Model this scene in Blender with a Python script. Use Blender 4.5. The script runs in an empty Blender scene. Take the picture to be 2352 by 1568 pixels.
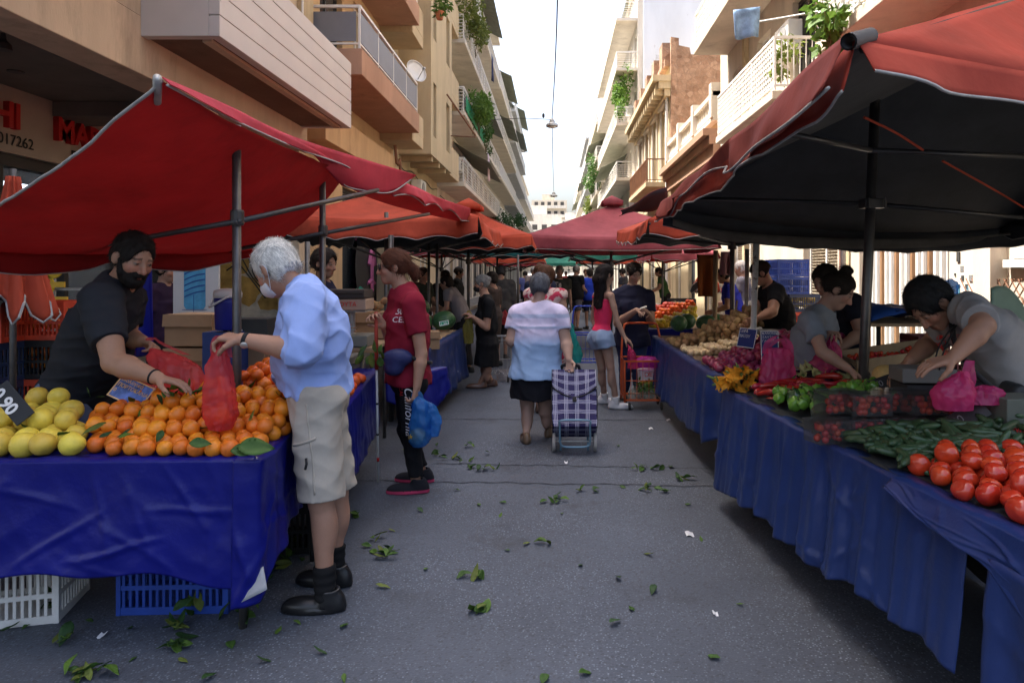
import bpy, math, random, numpy as np
from mathutils import Vector, Matrix, noise as mnoise
from mathutils.bvhtree import BVHTree
R = math.radians
random.seed(7); rng = np.random.default_rng(7)
scene = bpy.context.scene
COL = scene.collection
# ---------------- camera
F, VX, VY, EYE = 1568.0, 1275.0, 625.0, 1.57       # measured on a 2352 x 1568 view of the photograph
cam_d = bpy.data.cameras.new('camera'); cam = bpy.data.objects.new('camera', cam_d); COL.objects.link(cam)
cam.location = (0, 0, EYE); cam.rotation_euler = (R(90), 0, 0)
cam_d.sensor_width = 36; cam_d.lens = 24
cam_d.shift_x = -(VX-1176)/2352; cam_d.shift_y = -(784-VY)/2352
cam_d.clip_start = 0.05; cam_d.clip_end = 2000
scene.camera = cam
# ---------------- light
SUN_EL, SUN_AZ = 62.0, 282.0          # azimuth clockwise from +Y (street direction): the sun stands over the left-hand roofs
world = bpy.data.worlds.new('World'); scene.world = world; world.use_nodes = True
nt = world.node_tree
sky = nt.nodes.new('ShaderNodeTexSky'); sky.sky_type = 'NISHITA'; sky.sun_disc = False
sky.sun_elevation = R(SUN_EL); sky.sun_rotation = R(SUN_AZ); sky.dust_density = 8.0; sky.air_density = 1.0; sky.ozone_density = 1.0
bg = nt.nodes['Background']; bg.inputs['Strength'].default_value = 0.15
nt.links.new(sky.outputs[0], bg.inputs['Color'])
sd = bpy.data.lights.new('sun', 'SUN'); sd.energy = 3.4; sd.angle = R(0.5); sd.color = (1.0, 0.95, 0.87)
sun = bpy.data.objects.new('sun', sd); COL.objects.link(sun)
_s = Vector((math.sin(R(SUN_AZ))*math.cos(R(SUN_EL)), math.cos(R(SUN_AZ))*math.cos(R(SUN_EL)), math.sin(R(SUN_EL))))
sun.rotation_euler = _s.to_track_quat('Z', 'Y').to_euler()
scene.view_settings.view_transform = 'Standard'; scene.view_settings.look = 'None'
scene.view_settings.exposure = 1.95; scene.view_settings.gamma = 1.0
scene.cycles.max_bounces = 6; scene.cycles.diffuse_bounces = 4; scene.cycles.glossy_bounces = 2
scene.cycles.transmission_bounces = 4; scene.cycles.transparent_max_bounces = 10
scene.cycles.use_denoising = True; scene.cycles.sample_clamp_indirect = 6
scene.cycles.caustics_reflective = False; scene.cycles.caustics_refractive = False
# ---------------- helpers
def W(x, y, d):                       # a point of the place from its direction (photo pixel) and its distance along the street
    return np.array([(x-VX)*d/F, d, EYE+(VY-y)*d/F])
def V3(a): return np.array(a, float)
def nrm(v):
    v = np.asarray(v, float); return v/(np.linalg.norm(v)+1e-12)
MATS = {}
def mat(name, col, rough=.7, spec=.3, var=.15, vs=4, bump=0, bs=40, metal=0, transl=0, transp=0, objvar=0, huevar=0, vcol=False, dirt=None, coat=0, gen='Object', sheen=0, stretch=None, emit=0, bdist=.01):
    if name in MATS: return MATS[name]
    m = bpy.data.materials.new(name); m.use_nodes = True; MATS[name] = m
    t = m.node_tree; N = t.nodes; L = t.links; p = N['Principled BSDF']; out = N['Material Output']
    p.inputs['Roughness'].default_value = rough; p.inputs['Metallic'].default_value = metal
    p.inputs['Specular IOR Level'].default_value = spec
    if coat: p.inputs['Coat Weight'].default_value = coat; p.inputs['Coat Roughness'].default_value = .15
    if sheen: p.inputs['Sheen Weight'].default_value = sheen
    tc = N.new('ShaderNodeTexCoord'); vec = tc.outputs[gen]
    if stretch:
        mp = N.new('ShaderNodeMapping'); mp.inputs['Scale'].default_value = stretch; L.new(vec, mp.inputs[0]); vec = mp.outputs[0]
    if vcol:
        a = N.new('ShaderNodeAttribute'); a.attribute_name = 'Col'; c = a.outputs['Color']
    else:
        a = N.new('ShaderNodeRGB'); a.outputs[0].default_value = (*col, 1); c = a.outputs[0]
    if var:
        n = N.new('ShaderNodeTexNoise'); n.inputs['Scale'].default_value = vs; n.inputs['Detail'].default_value = 6; n.inputs['Roughness'].default_value = .65
        L.new(vec, n.inputs['Vector'])
        mr = N.new('ShaderNodeMapRange'); mr.inputs[1].default_value = .3; mr.inputs[2].default_value = .7; mr.inputs[3].default_value = 1-var; mr.inputs[4].default_value = 1+var
        L.new(n.outputs[0], mr.inputs[0])
        mx = N.new('ShaderNodeMix'); mx.data_type = 'RGBA'; mx.blend_type = 'MULTIPLY'; mx.inputs[0].default_value = 1
        L.new(c, mx.inputs[6]); L.new(mr.outputs[0], mx.inputs[7]); c = mx.outputs[2]
    if dirt:
        dc, dsc, lo, hi = dirt
        n = N.new('ShaderNodeTexNoise'); n.inputs['Scale'].default_value = dsc; n.inputs['Detail'].default_value = 8; n.inputs['Roughness'].default_value = .7
        L.new(vec, n.inputs['Vector'])
        mr = N.new('ShaderNodeMapRange'); mr.inputs[1].default_value = lo; mr.inputs[2].default_value = hi; L.new(n.outputs[0], mr.inputs[0])
        mx = N.new('ShaderNodeMix'); mx.data_type = 'RGBA'; L.new(mr.outputs[0], mx.inputs[0]); L.new(c, mx.inputs[6]); mx.inputs[7].default_value = (*dc, 1); c = mx.outputs[2]
    if objvar or huevar:
        oi = N.new('ShaderNodeObjectInfo'); hs = N.new('ShaderNodeHueSaturation')
        for k, amt, o in (('Hue', huevar, .5), ('Value', objvar, 1)):
            mr = N.new('ShaderNodeMapRange'); mr.inputs[3].default_value = o-amt; mr.inputs[4].default_value = o+amt
            L.new(oi.outputs['Random'], mr.inputs[0]); L.new(mr.outputs[0], hs.inputs[k])
        L.new(c, hs.inputs['Color']); c = hs.outputs[0]
    L.new(c, p.inputs['Base Color'])
    if bump:
        n = N.new('ShaderNodeTexNoise'); n.inputs['Scale'].default_value = bs; n.inputs['Detail'].default_value = 5
        L.new(vec, n.inputs['Vector'])
        b = N.new('ShaderNodeBump'); b.inputs['Strength'].default_value = bump; b.inputs['Distance'].default_value = bdist
        L.new(n.outputs[0], b.inputs['Height']); L.new(b.outputs[0], p.inputs['Normal'])
    if emit:
        L.new(c, p.inputs['Emission Color']); p.inputs['Emission Strength'].default_value = emit
    s = p.outputs[0]
    if transl:
        tr = N.new('ShaderNodeBsdfTranslucent'); L.new(c, tr.inputs[0]); ms = N.new('ShaderNodeMixShader'); ms.inputs[0].default_value = transl
        L.new(s, ms.inputs[1]); L.new(tr.outputs[0], ms.inputs[2]); s = ms.outputs[0]
    if transp:
        tr = N.new('ShaderNodeBsdfTransparent'); L.new(c, tr.inputs[0])
        g = N.new('ShaderNodeMix'); g.data_type = 'RGBA'; g.inputs[0].default_value = .45; L.new(c, g.inputs[6]); g.inputs[7].default_value = (1, 1, 1, 1); L.new(g.outputs[2], tr.inputs[0])
        ms = N.new('ShaderNodeMixShader'); ms.inputs[0].default_value = transp
        L.new(s, ms.inputs[1]); L.new(tr.outputs[0], ms.inputs[2]); s = ms.outputs[0]
    L.new(s, out.inputs['Surface'])
    return m

def props(o, label=None, cat=None, group=None, kind=None):
    if label: o['label'] = label
    if cat: o['category'] = cat
    if group: o['group'] = group
    if kind: o['kind'] = kind
    return o
def T(name, label, cat, loc=(0, 0, 0), group=None):
    o = bpy.data.objects.new(name, None); COL.objects.link(o); o.location = tuple(map(float, loc)); o.empty_display_size = .1
    return props(o, label, cat, group)
def root_loc(o):
    l = np.zeros(3)
    while o is not None: l += np.array(o.location); o = o.parent
    return l
def link_mesh(name, me, m, parent=None, loc=(0, 0, 0)):
    o = bpy.data.objects.new(name, me); COL.objects.link(o); o.location = tuple(map(float, loc))
    for k in (m if isinstance(m, (list, tuple)) else [m]):
        if k is not None: me.materials.append(k)
    if parent is not None: o.parent = parent
    return o
class MB:
    """collects shapes given in world coordinates and links them as one mesh object"""
    def __init__(s): s.v = []; s.f = []; s.mi = []; s.cur = 0; s.cols = None
    def add(s, vs, fs):
        b = len(s.v); s.v.extend([tuple(map(float, v)) for v in vs]); s.f.extend([tuple(i+b for i in f) for f in fs]); s.mi.extend([s.cur]*len(fs)); return s
    def box(s, x0, x1, y0, y1, z0, z1):
        vs = [(x, y, z) for x in (x0, x1) for y in (y0, y1) for z in (z0, z1)]
        return s.add(vs, [(0, 1, 3, 2), (4, 6, 7, 5), (0, 4, 5, 1), (2, 3, 7, 6), (0, 2, 6, 4), (1, 5, 7, 3)])
    def obox(s, c, ax, h):
        c = V3(c); ax = [nrm(a) for a in ax]
        vs = [c+sx*h[0]*ax[0]+sy*h[1]*ax[1]+sz*h[2]*ax[2] for sx in (-1, 1) for sy in (-1, 1) for sz in (-1, 1)]
        return s.add(vs, [(0, 1, 3, 2), (4, 6, 7, 5), (0, 4, 5, 1), (2, 3, 7, 6), (0, 2, 6, 4), (1, 5, 7, 3)])
    def tube(s, pts, r, n=8, cap=True, closed=False):
        pts = [V3(p) for p in pts]; m = len(pts); rs = r if hasattr(r, '__len__') else [r]*m
        vs = []; up = None
        for i, p in enumerate(pts):
            if closed: d = nrm(pts[(i+1) % m]-pts[i-1])
            else: d = nrm(pts[min(i+1, m-1)]-pts[max(i-1, 0)])
            if up is None:
                a = V3((0, 0, 1)) if abs(d[2]) < .9 else V3((1, 0, 0)); up = nrm(np.cross(d, a))
            up = nrm(up-d*np.dot(up, d)); w = np.cross(d, up)
            for k in range(n):
                an = 2*math.pi*k/n; vs.append(p+rs[i]*(math.cos(an)*up+math.sin(an)*w))
        fs = [(i*n+k, i*n+(k+1) % n, ((i+1) % m)*n+(k+1) % n, ((i+1) % m)*n+k) for i in range(m if closed else m-1) for k in range(n)]
        if cap and not closed: fs += [tuple(range(n-1, -1, -1)), tuple((m-1)*n+k for k in range(n))]
        return s.add(vs, fs)
    def lathe(s, c, prof, n=24, ax=(0, 0, 1), wob=None):
        c = V3(c); ax = nrm(ax); a = V3((1, 0, 0)) if abs(ax[0]) < .9 else V3((0, 1, 0)); u = nrm(np.cross(ax, a)); w = np.cross(ax, u)
        vs = []
        for (r, z) in prof:
            for k in range(n):
                an = 2*math.pi*k/n; rr = r*(1+(wob(an, z) if wob else 0)); vs.append(c+ax*z+rr*(math.cos(an)*u+math.sin(an)*w))
        m = len(prof)
        fs = [(i*n+k, i*n+(k+1) % n, (i+1)*n+(k+1) % n, (i+1)*n+k) for i in range(m-1) for k in range(n)]
        if prof[0][0] > 1e-4: fs.append(tuple(range(n-1, -1, -1)))
        if prof[-1][0] > 1e-4: fs.append(tuple((m-1)*n+k for k in range(n)))
        return s.add(vs, fs)
    def grid(s, P, thick=0, mats=(0, 0, 0)):
        """P: (nu, nv, 3) array of points; with a thickness it becomes a closed slab (outer, inner, rim material)"""
        P = np.asarray(P, float); nu, nv = P.shape[:2]; c0 = s.cur
        q = [(i*nv+j, (i+1)*nv+j, (i+1)*nv+j+1, i*nv+j+1) for i in range(nu-1) for j in range(nv-1)]
        if not thick:
            s.cur = c0+mats[0]; s.add(P.reshape(-1, 3), q); s.cur = c0; return s
        gu = np.gradient(P, axis=0); gv = np.gradient(P, axis=1); Nn = np.cross(gu, gv); Nn /= np.linalg.norm(Nn, axis=2, keepdims=True)+1e-9
        b = len(s.v); s.cur = c0+mats[0]; s.add(P.reshape(-1, 3), q)
        s.cur = c0+mats[1]; s.add((P-Nn*thick).reshape(-1, 3), [f[::-1] for f in q])
        m = nu*nv; bd = [i*nv for i in range(nu)]+[(nu-1)*nv+j for j in range(1, nv)]+[i*nv+nv-1 for i in range(nu-2, -1, -1)]+[j for j in range(nv-2, 0, -1)]
        for a, c in zip(bd, bd[1:]+bd[:1]): s.f.append((b+a, b+m+a, b+m+c, b+c)); s.mi.append(c0+mats[2])
        s.cur = c0; return s
    def build(s, name, m, parent=None, smooth=False, loc=None, bev=0, label=None):
        me = bpy.data.meshes.new(name); base = root_loc(parent) if parent is not None else (V3(loc) if loc is not None else np.zeros(3))
        vs = np.array(s.v, float)-base
        me.from_pydata([tuple(v) for v in vs], [], s.f)
        me.polygons.foreach_set('material_index', s.mi)
        if smooth: me.polygons.foreach_set('use_smooth', [True]*len(s.f))
        if s.cols is not None:
            a = me.color_attributes.new('Col', 'FLOAT_COLOR', 'POINT'); a.data.foreach_set('color', np.asarray(s.cols, np.float32).ravel())
        me.update()
        o = link_mesh(name, me, m, parent, (0, 0, 0) if parent is not None else base)
        if bev:
            b = o.modifiers.new('bev', 'BEVEL'); b.width = bev; b.segments = 2; b.limit_method = 'ANGLE'; b.angle_limit = R(50)
        if label: o['label'] = label
        return o
    def thing(s, name, label, cat, m, group=None, smooth=False, bev=0, kind=None, loc=None):
        if loc is None:
            a = np.array(s.v); loc = [a[:, 0].mean(), a[:, 1].mean(), a[:, 2].min()]
        return props(s.build(name, m, None, smooth, loc, bev), label, cat, group, kind)
def copy_tree(o, parent=None, loc=None, rot=None, label=None, scale=None):
    c = o.copy(); COL.objects.link(c)
    if parent is not None: c.parent = parent
    if loc is not None: c.location = tuple(map(float, loc))
    if rot is not None: c.rotation_euler = rot
    if scale is not None: c.scale = scale if hasattr(scale, '__len__') else (scale,)*3
    if label: c['label'] = label
    for ch in list(o.children): copy_tree(ch, c)
    return c
# smooth 3-D noise on arrays
_waves = [(nrm(rng.normal(size=3)), rng.uniform(0, 6.28), 1.0) for _ in range(40)]
def wnoise(P, freq, seed=0, ridged=False, n=5):
    P = np.asarray(P, float); out = np.zeros(P.shape[:-1]); amp = 0
    for i in range(n):
        d, ph, _ = _waves[(seed*7+i*3) % 40]; d2, ph2, _ = _waves[(seed*5+i*11+1) % 40]
        f = freq*(1+.45*i); x = P@d*f+ph+seed+1.3*np.sin(P@d2*f*.6+ph2)
        a = 1/(1+.5*i); out += a*((1-2*np.abs(np.sin(x*.5))) if ridged else np.sin(x)); amp += a
    return out/amp
def spline(pts, n):
    """Catmull-Rom through points"""
    P = np.array(pts, float); m = len(P)
    if m < 3: return np.array([P[0]+(P[-1]-P[0])*t for t in np.linspace(0, 1, n)])
    E = np.vstack([2*P[0]-P[1], P, 2*P[-1]-P[-2]]); out = []
    for t in np.linspace(0, m-1-1e-9, n):
        i = int(t); u = t-i; a, b, c, d = E[i:i+4]
        out.append(.5*((2*b)+(-a+c)*u+(2*a-5*b+4*c-d)*u*u+(-a+3*b-3*c+d)*u**3))
    return np.array(out)
def text_mesh(txt, size, extrude=0, align='LEFT', shear=0, sx=1, bold=0, sp=1):
    cu = bpy.data.curves.new('lettering', 'FONT'); cu.body = txt; cu.size = size; cu.extrude = extrude; cu.align_x = align; cu.shear = shear; cu.offset = bold; cu.space_character = sp
    cu.resolution_u = 3
    o = bpy.data.objects.new('lettering', cu); COL.objects.link(o)
    dg = bpy.context.evaluated_depsgraph_get(); me = bpy.data.meshes.new_from_object(o.evaluated_get(dg))
    bpy.data.objects.remove(o); bpy.data.curves.remove(cu)
    me.materials.clear()
    if sx != 1:
        for v in me.vertices: v.co.x *= sx
    return me
def text(name, txt, size, org, u, v, m, parent, extrude=.002, proj=None, off=.003, **kw):
    """lettering on the plane org + x*u + y*v (world); with proj=(BVH, direction) it is laid onto a surface"""
    me = text_mesh(txt, size, extrude if proj is None else 0, **kw); u = nrm(u); v = nrm(v); n = np.cross(u, v); org = V3(org); base = root_loc(parent)
    if proj is not None:
        import bmesh
        bm = bmesh.new(); bm.from_mesh(me); bmesh.ops.subdivide_edges(bm, edges=[e for e in bm.edges if e.calc_length() > .03], cuts=2); bm.to_mesh(me); bm.free()
    for w in me.vertices:
        p = org+w.co.x*u+w.co.y*v+w.co.z*n
        if proj is not None:
            h = proj[0].ray_cast(Vector(p-V3(proj[1])*.5), Vector(nrm(proj[1])))
            if h[0] is not None: p = np.array(h[0])-V3(nrm(proj[1]))*off
        w.co = Vector(p-base)
    return link_mesh(name, me, m, parent)
def bvh_of(o):
    me = o.data; l = root_loc(o)
    return BVHTree.FromPolygons([Vector(np.array(v.co)+l) for v in me.vertices], [tuple(p.vertices) for p in me.polygons])

# ---------------- signed-distance bodies (people, bags): smooth unions on a grid, one continuous surface each
class SDF:
    def __init__(s, lo, hi, h):
        s.lo = V3(lo); s.h = h; s.n = np.maximum(4, np.ceil((V3(hi)-s.lo)/h).astype(int)+1)
        s.D = np.full(tuple(s.n), .2, np.float32)
        s.ax = [s.lo[i]+h*np.arange(s.n[i]) for i in range(3)]
    def _sl(s, lo, hi):
        a = np.clip(np.floor((V3(lo)-s.lo)/s.h).astype(int), 0, s.n); b = np.clip(np.ceil((V3(hi)-s.lo)/s.h).astype(int)+1, 0, s.n)
        return tuple(slice(i, j) for i, j in zip(a, b))
    def _pts(s, sl):
        return np.stack(np.meshgrid(s.ax[0][sl[0]], s.ax[1][sl[1]], s.ax[2][sl[2]], indexing='ij'), -1)
    def put(s, fn, lo, hi, k=.02, op='u'):
        pad = 2.5*k+3*s.h; sl = s._sl(V3(lo)-pad, V3(hi)+pad)
        if any(x.stop <= x.start for x in sl): return s
        P = s._pts(sl); d = fn(P); D = s.D[sl]
        if op == 'u':
            if k > 0: hh = np.clip(.5+.5*(D-d)/k, 0, 1); r = D*(1-hh)+d*hh-k*hh*(1-hh)
            else: r = np.minimum(D, d)
        elif op == 's':
            d = -d
            if k > 0: hh = np.clip(.5-.5*(D-d)/k, 0, 1); r = D*(1-hh)+d*hh+k*hh*(1-hh)
            else: r = np.maximum(D, d)
        else: r = np.maximum(D, d)
        s.D[sl] = r; return s
    def cap(s, a, b, ra, rb, k=.02, cut=False, op='u'):
        a = V3(a); b = V3(b); ab = b-a; L = ab@ab+1e-12; m = max(ra, rb)
        def fn(P):
            q = P-a; t = np.clip(q@ab/L, 0, 1); d = np.linalg.norm(q-t[..., None]*ab, axis=-1)-(ra+(rb-ra)*t)
            return np.maximum(d, (P-b)@(ab/math.sqrt(L))) if cut else d
        return s.put(fn, np.minimum(a, b)-m, np.maximum(a, b)+m, k, op)
    def chain(s, pts, rs, k=.02):
        for i in range(len(pts)-1): s.cap(pts[i], pts[i+1], rs[i], rs[i+1], k)
        return s
    def ell(s, c, r, ax=None, k=.02, op='u'):
        c = V3(c); r = V3(r); A = np.array(ax if ax is not None else np.eye(3)); m = r.max()
        def fn(P):
            q = (P-c)@A.T; k0 = np.linalg.norm(q/r, axis=-1); k1 = np.linalg.norm(q/(r*r), axis=-1)+1e-9; return k0*(k0-1)/k1
        return s.put(fn, c-m, c+m, k, op)
    def econe(s, a, b, ra, rb, right, fwd, k=.02, op='u'):
        a = V3(a); b = V3(b); ax = nrm(b-a); L = np.linalg.norm(b-a); right = nrm(right); fwd = nrm(fwd); m = max(*ra, *rb)
        def fn(P):
            q = P-a; t = q@ax; tt = np.clip(t/L, 0, 1); tt2 = tt
            c = q-t[..., None]*ax; x = c@right; y = c@fwd; rx = ra[0]+(rb[0]-ra[0])*tt2; ry = ra[1]+(rb[1]-ra[1])*tt2
            d = (np.sqrt((x/rx)**2+(y/ry)**2)-1)*np.minimum(rx, ry); return np.maximum(d, np.maximum(-t, t-L))
        return s.put(fn, np.minimum(a, b)-m, np.maximum(a, b)+m, k, op)
    def plane(s, p, n):                # keep the side the normal points away from
        p = V3(p); n = nrm(n)
        pr = [(s.ax[i]-p[i])*n[i] for i in range(3)]
        s.D = np.maximum(s.D, (pr[0][:, None, None]+pr[1][None, :, None]+pr[2][None, None, :]).astype(np.float32)); return s
    def disp(s, fn, band=.03):
        i = np.nonzero(np.abs(s.D) < band); P = np.stack([s.ax[k][i[k]] for k in range(3)], -1); s.D[i] += fn(P); return s
    def mesh(s):
        D = s.D; D = np.pad(D, 1, constant_values=.2); S = D < 0
        c = np.zeros(tuple(np.array(S.shape)-1), np.uint8)
        for i in (0, 1):
            for j in (0, 1):
                for k in (0, 1): c += S[i:S.shape[0]-1+i, j:S.shape[1]-1+j, k:S.shape[2]-1+k]
        cell = np.argwhere((c > 0) & (c < 8)); m = len(cell)
        if m == 0: return np.zeros((0, 3)), np.zeros((0, 4), int)
        idx = -np.ones(c.shape, np.int64); idx[tuple(cell.T)] = np.arange(m)
        acc = np.zeros((m, 3)); cnt = np.zeros(m)
        cor = [(i, j, k) for i in (0, 1) for j in (0, 1) for k in (0, 1)]
        val = {q: D[cell[:, 0]+q[0], cell[:, 1]+q[1], cell[:, 2]+q[2]] for q in cor}
        for a in cor:
            for ax in range(3):
                if a[ax] == 0:
                    b = list(a); b[ax] = 1; b = tuple(b); va, vb = val[a], val[b]; x = (va < 0) != (vb < 0)
                    t = np.where(x, va/np.where(x, va-vb, 1), 0); p = np.tile(np.array(a, float), (m, 1)); p[:, ax] += t; acc[x] += p[x]; cnt[x] += 1
        v = (cell+acc/cnt[:, None]-1)*s.h+s.lo
        F = []
        for ax in range(3):
            o1, o2 = [(1, 2), (2, 0), (0, 1)][ax]
            sa = [slice(1, -1)]*3; sa[ax] = slice(0, -1); sb = list(sa); sb[ax] = slice(1, None)
            A = S[tuple(sa)]; B = S[tuple(sb)]; e = np.argwhere(A != B)
            if len(e) == 0: continue
            flip = A[tuple(e.T)]
            base = e.copy(); base[:, [i for i in range(3) if i != ax]] += 1
            def g(d1, d2):
                q = base.copy(); q[:, o1] -= d1; q[:, o2] -= d2; return idx[tuple(q.T)]
            q = np.stack([g(1, 1), g(0, 1), g(0, 0), g(1, 0)], 1); q[~flip] = q[~flip][:, ::-1]; F.append(q)
        F = np.concatenate(F); F = F[(F >= 0).all(1)]
        return v, F
def relax(v, F, it=1, lam=.5):
    e = np.concatenate([F[:, [0, 1]], F[:, [1, 2]], F[:, [2, 3]], F[:, [3, 0]]])
    for _ in range(it):
        a = np.zeros_like(v); n = np.zeros(len(v))
        np.add.at(a, e[:, 0], v[e[:, 1]]); np.add.at(a, e[:, 1], v[e[:, 0]]); np.add.at(n, e[:, 0], 1); np.add.at(n, e[:, 1], 1)
        v = v+lam*(a/np.maximum(n, 1)[:, None]-v)
    return v
def np_mesh(name, v, F, m, parent, cols=None, smooth=True, loc=None, extra=None):
    base = root_loc(parent) if parent is not None else (V3(loc) if loc is not None else np.zeros(3))
    v = np.asarray(v); fl = F.tolist()
    if extra is not None:
        ev, ef, ec = extra; b = len(v); v = np.vstack([v, ev]); fl = fl+(np.asarray(ef)+b).tolist()
        if cols is not None: cols = np.vstack([cols, ec])
    me = bpy.data.meshes.new(name); me.from_pydata((v-base).tolist(), [], fl)
    if smooth: me.polygons.foreach_set('use_smooth', [True]*len(fl))
    if cols is not None:
        c = np.ones((len(v), 4), np.float32); c[:, :3] = cols
        a = me.color_attributes.new('Col', 'FLOAT_COLOR', 'POINT'); a.data.foreach_set('color', c.ravel())
    me.update()
    return link_mesh(name, me, m, parent, (0, 0, 0) if parent is not None else base)
# ---------------- materials of the setting
def asphalt():
    m = mat('asphalt', (.070, .081, .104), rough=.55, spec=.35, var=.22, vs=.7, bump=.55, bs=90, bdist=.006)
    t = m.node_tree; N = t.nodes; L = t.links; p = N['Principled BSDF']; src = p.inputs['Base Color'].links[0].from_socket
    tc = N.new('ShaderNodeTexCoord')
    def ramp(sock, lo, hi):
        mr = N.new('ShaderNodeMapRange'); mr.inputs[1].default_value = lo; mr.inputs[2].default_value = hi; L.new(sock, mr.inputs[0]); return mr.outputs[0]
    def mixc(f, a, col, fac=1):
        mx = N.new('ShaderNodeMix'); mx.data_type = 'RGBA'; L.new(f, mx.inputs[0]); L.new(a, mx.inputs[6]); mx.inputs[7].default_value = (*col, 1); return mx.outputs[2]
    v = N.new('ShaderNodeTexVoronoi'); v.inputs['Scale'].default_value = 95; L.new(tc.outputs['Object'], v.inputs['Vector'])
    bw = N.new('ShaderNodeRGBToBW'); L.new(v.outputs['Color'], bw.inputs[0])
    st = ramp(bw.outputs[0], .56, .8)
    rim = N.new('ShaderNodeMath'); rim.operation = 'MULTIPLY'; L.new(st, rim.inputs[0]); L.new(ramp(v.outputs['Distance'], .5, .25), rim.inputs[1])
    nz = N.new('ShaderNodeTexNoise'); nz.inputs['Scale'].default_value = 1.1; nz.inputs['Detail'].default_value = 5; L.new(tc.outputs['Object'], nz.inputs['Vector'])
    wear = N.new('ShaderNodeMath'); wear.operation = 'MULTIPLY'; L.new(rim.outputs[0], wear.inputs[0]); L.new(ramp(nz.outputs[0], .33, .66), wear.inputs[1])
    c = mixc(wear.outputs[0], src, (.24, .27, .32))
    bw2 = ramp(bw.outputs[0], .3, .1); dk = N.new('ShaderNodeMath'); dk.operation = 'MULTIPLY'; L.new(bw2, dk.inputs[0]); dk.inputs[1].default_value = .6
    c = mixc(dk.outputs[0], c, (.04, .04, .043))
    n2 = N.new('ShaderNodeTexNoise'); n2.inputs['Scale'].default_value = 1.7; n2.inputs['Detail'].default_value = 9; n2.inputs['Roughness'].default_value = .72; L.new(tc.outputs['Object'], n2.inputs['Vector'])
    s2 = N.new('ShaderNodeMath'); s2.operation = 'MULTIPLY'; L.new(ramp(n2.outputs[0], .565, .72), s2.inputs[0]); s2.inputs[1].default_value = .75
    c = mixc(s2.outputs[0], c, (.03, .029, .028))
    L.new(c, p.inputs['Base Color'])
    rr = N.new('ShaderNodeMapRange'); rr.inputs[3].default_value = .45; rr.inputs[4].default_value = .8; L.new(nz.outputs[0], rr.inputs[0]); L.new(rr.outputs[0], p.inputs['Roughness'])
    return m
M_ASPH = asphalt()
M_PAVE = mat('pavement', (.28, .27, .25), rough=.85, var=.25, vs=2, bump=.3, bs=30, dirt=((.1, .1, .09), 3, .5, .75))
M_KERB = mat('kerb_stone', (.4, .39, .36), rough=.8, var=.2, vs=5, bump=.3)
M_SEAM = mat('asphalt_seam', (.052, .058, .07), rough=.9, var=.3)
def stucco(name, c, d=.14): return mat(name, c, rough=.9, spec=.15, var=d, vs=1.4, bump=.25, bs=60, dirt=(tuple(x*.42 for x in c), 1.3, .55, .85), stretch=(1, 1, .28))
M_BEIGE = stucco('beige_plaster', (.56, .45, .33)); M_PEACH = stucco('peach_plaster', (.54, .37, .21)); M_TERRA = stucco('salmon_plaster', (.42, .255, .175))
M_CREAM = stucco('cream_plaster', (.56, .5, .41)); M_WHITE = stucco('white_plaster', (.62, .575, .5)); M_OCHRE = stucco('ochre_plaster', (.52, .42, .27))
M_GREY = stucco('grey_plaster', (.45, .45, .44)); M_BLUEW = mat('blue_white_render', (.62, .66, .72), rough=.9, var=.08, vs=.6, dirt=((.12, .12, .12), .7, .62, .72), stretch=(1, 1, .35))
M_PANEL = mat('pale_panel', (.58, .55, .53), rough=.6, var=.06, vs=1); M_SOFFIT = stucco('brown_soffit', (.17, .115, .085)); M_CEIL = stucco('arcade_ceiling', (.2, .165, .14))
M_SHUT = mat('louvre_shutter', (.42, .36, .27), rough=.6, var=.1); M_GLASS = mat('window_glass', (.05, .06, .07), rough=.08, spec=.8, var=0)
M_FRAME = mat('white_frame', (.7, .69, .66), rough=.5, var=.08); M_DARKF = mat('dark_frame', (.06, .055, .05), rough=.5)
M_RAILW = mat('white_rail', (.72, .71, .68), rough=.45, var=.08); M_RAILG = mat('grey_rail_panel', (.2, .21, .24), rough=.5, var=.05)
M_RAILB = mat('rusty_rail', (.2, .1, .06), rough=.7, var=.3); M_AWNG = mat('green_awning', (.26, .27, .21), rough=.8, var=.2, transl=.3); M_AWNO = mat('orange_awning', (.4, .13, .04), rough=.8, var=.1, transl=.3)
M_STONE = mat('rubble_stone', (.34, .21, .14), rough=.95, var=.3, vs=3, bump=.8, bs=9, bdist=.05)
def stone_nodes():
    t = M_STONE.node_tree; N = t.nodes; L = t.links; p = N['Principled BSDF']; src = p.inputs['Base Color'].links[0].from_socket
    tc = N.new('ShaderNodeTexCoord'); v = N.new('ShaderNodeTexVoronoi'); v.inputs['Scale'].default_value = 4.2; L.new(tc.outputs['Object'], v.inputs['Vector'])
    v2 = N.new('ShaderNodeTexVoronoi'); v2.feature = 'DISTANCE_TO_EDGE'; v2.inputs['Scale'].default_value = 4.2; L.new(tc.outputs['Object'], v2.inputs['Vector'])
    mx = N.new('ShaderNodeMix'); mx.data_type = 'RGBA'; mx.blend_type = 'SOFT_LIGHT'; mx.inputs[0].default_value = .55; bw = N.new('ShaderNodeRGBToBW'); L.new(v.outputs['Color'], bw.inputs[0]); L.new(src, mx.inputs[6]); L.new(bw.outputs[0], mx.inputs[7])
    mr = N.new('ShaderNodeMapRange'); mr.inputs[1].default_value = .01; mr.inputs[2].default_value = .07; L.new(v2.outputs['Distance'], mr.inputs[0])
    m2 = N.new('ShaderNodeMix'); m2.data_type = 'RGBA'; m2.inputs[6].default_value = (.3, .2, .14, 1); L.new(mr.outputs[0], m2.inputs[0]); L.new(mx.outputs[2], m2.inputs[7]); L.new(m2.outputs[2], p.inputs['Base Color'])
stone_nodes()
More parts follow.
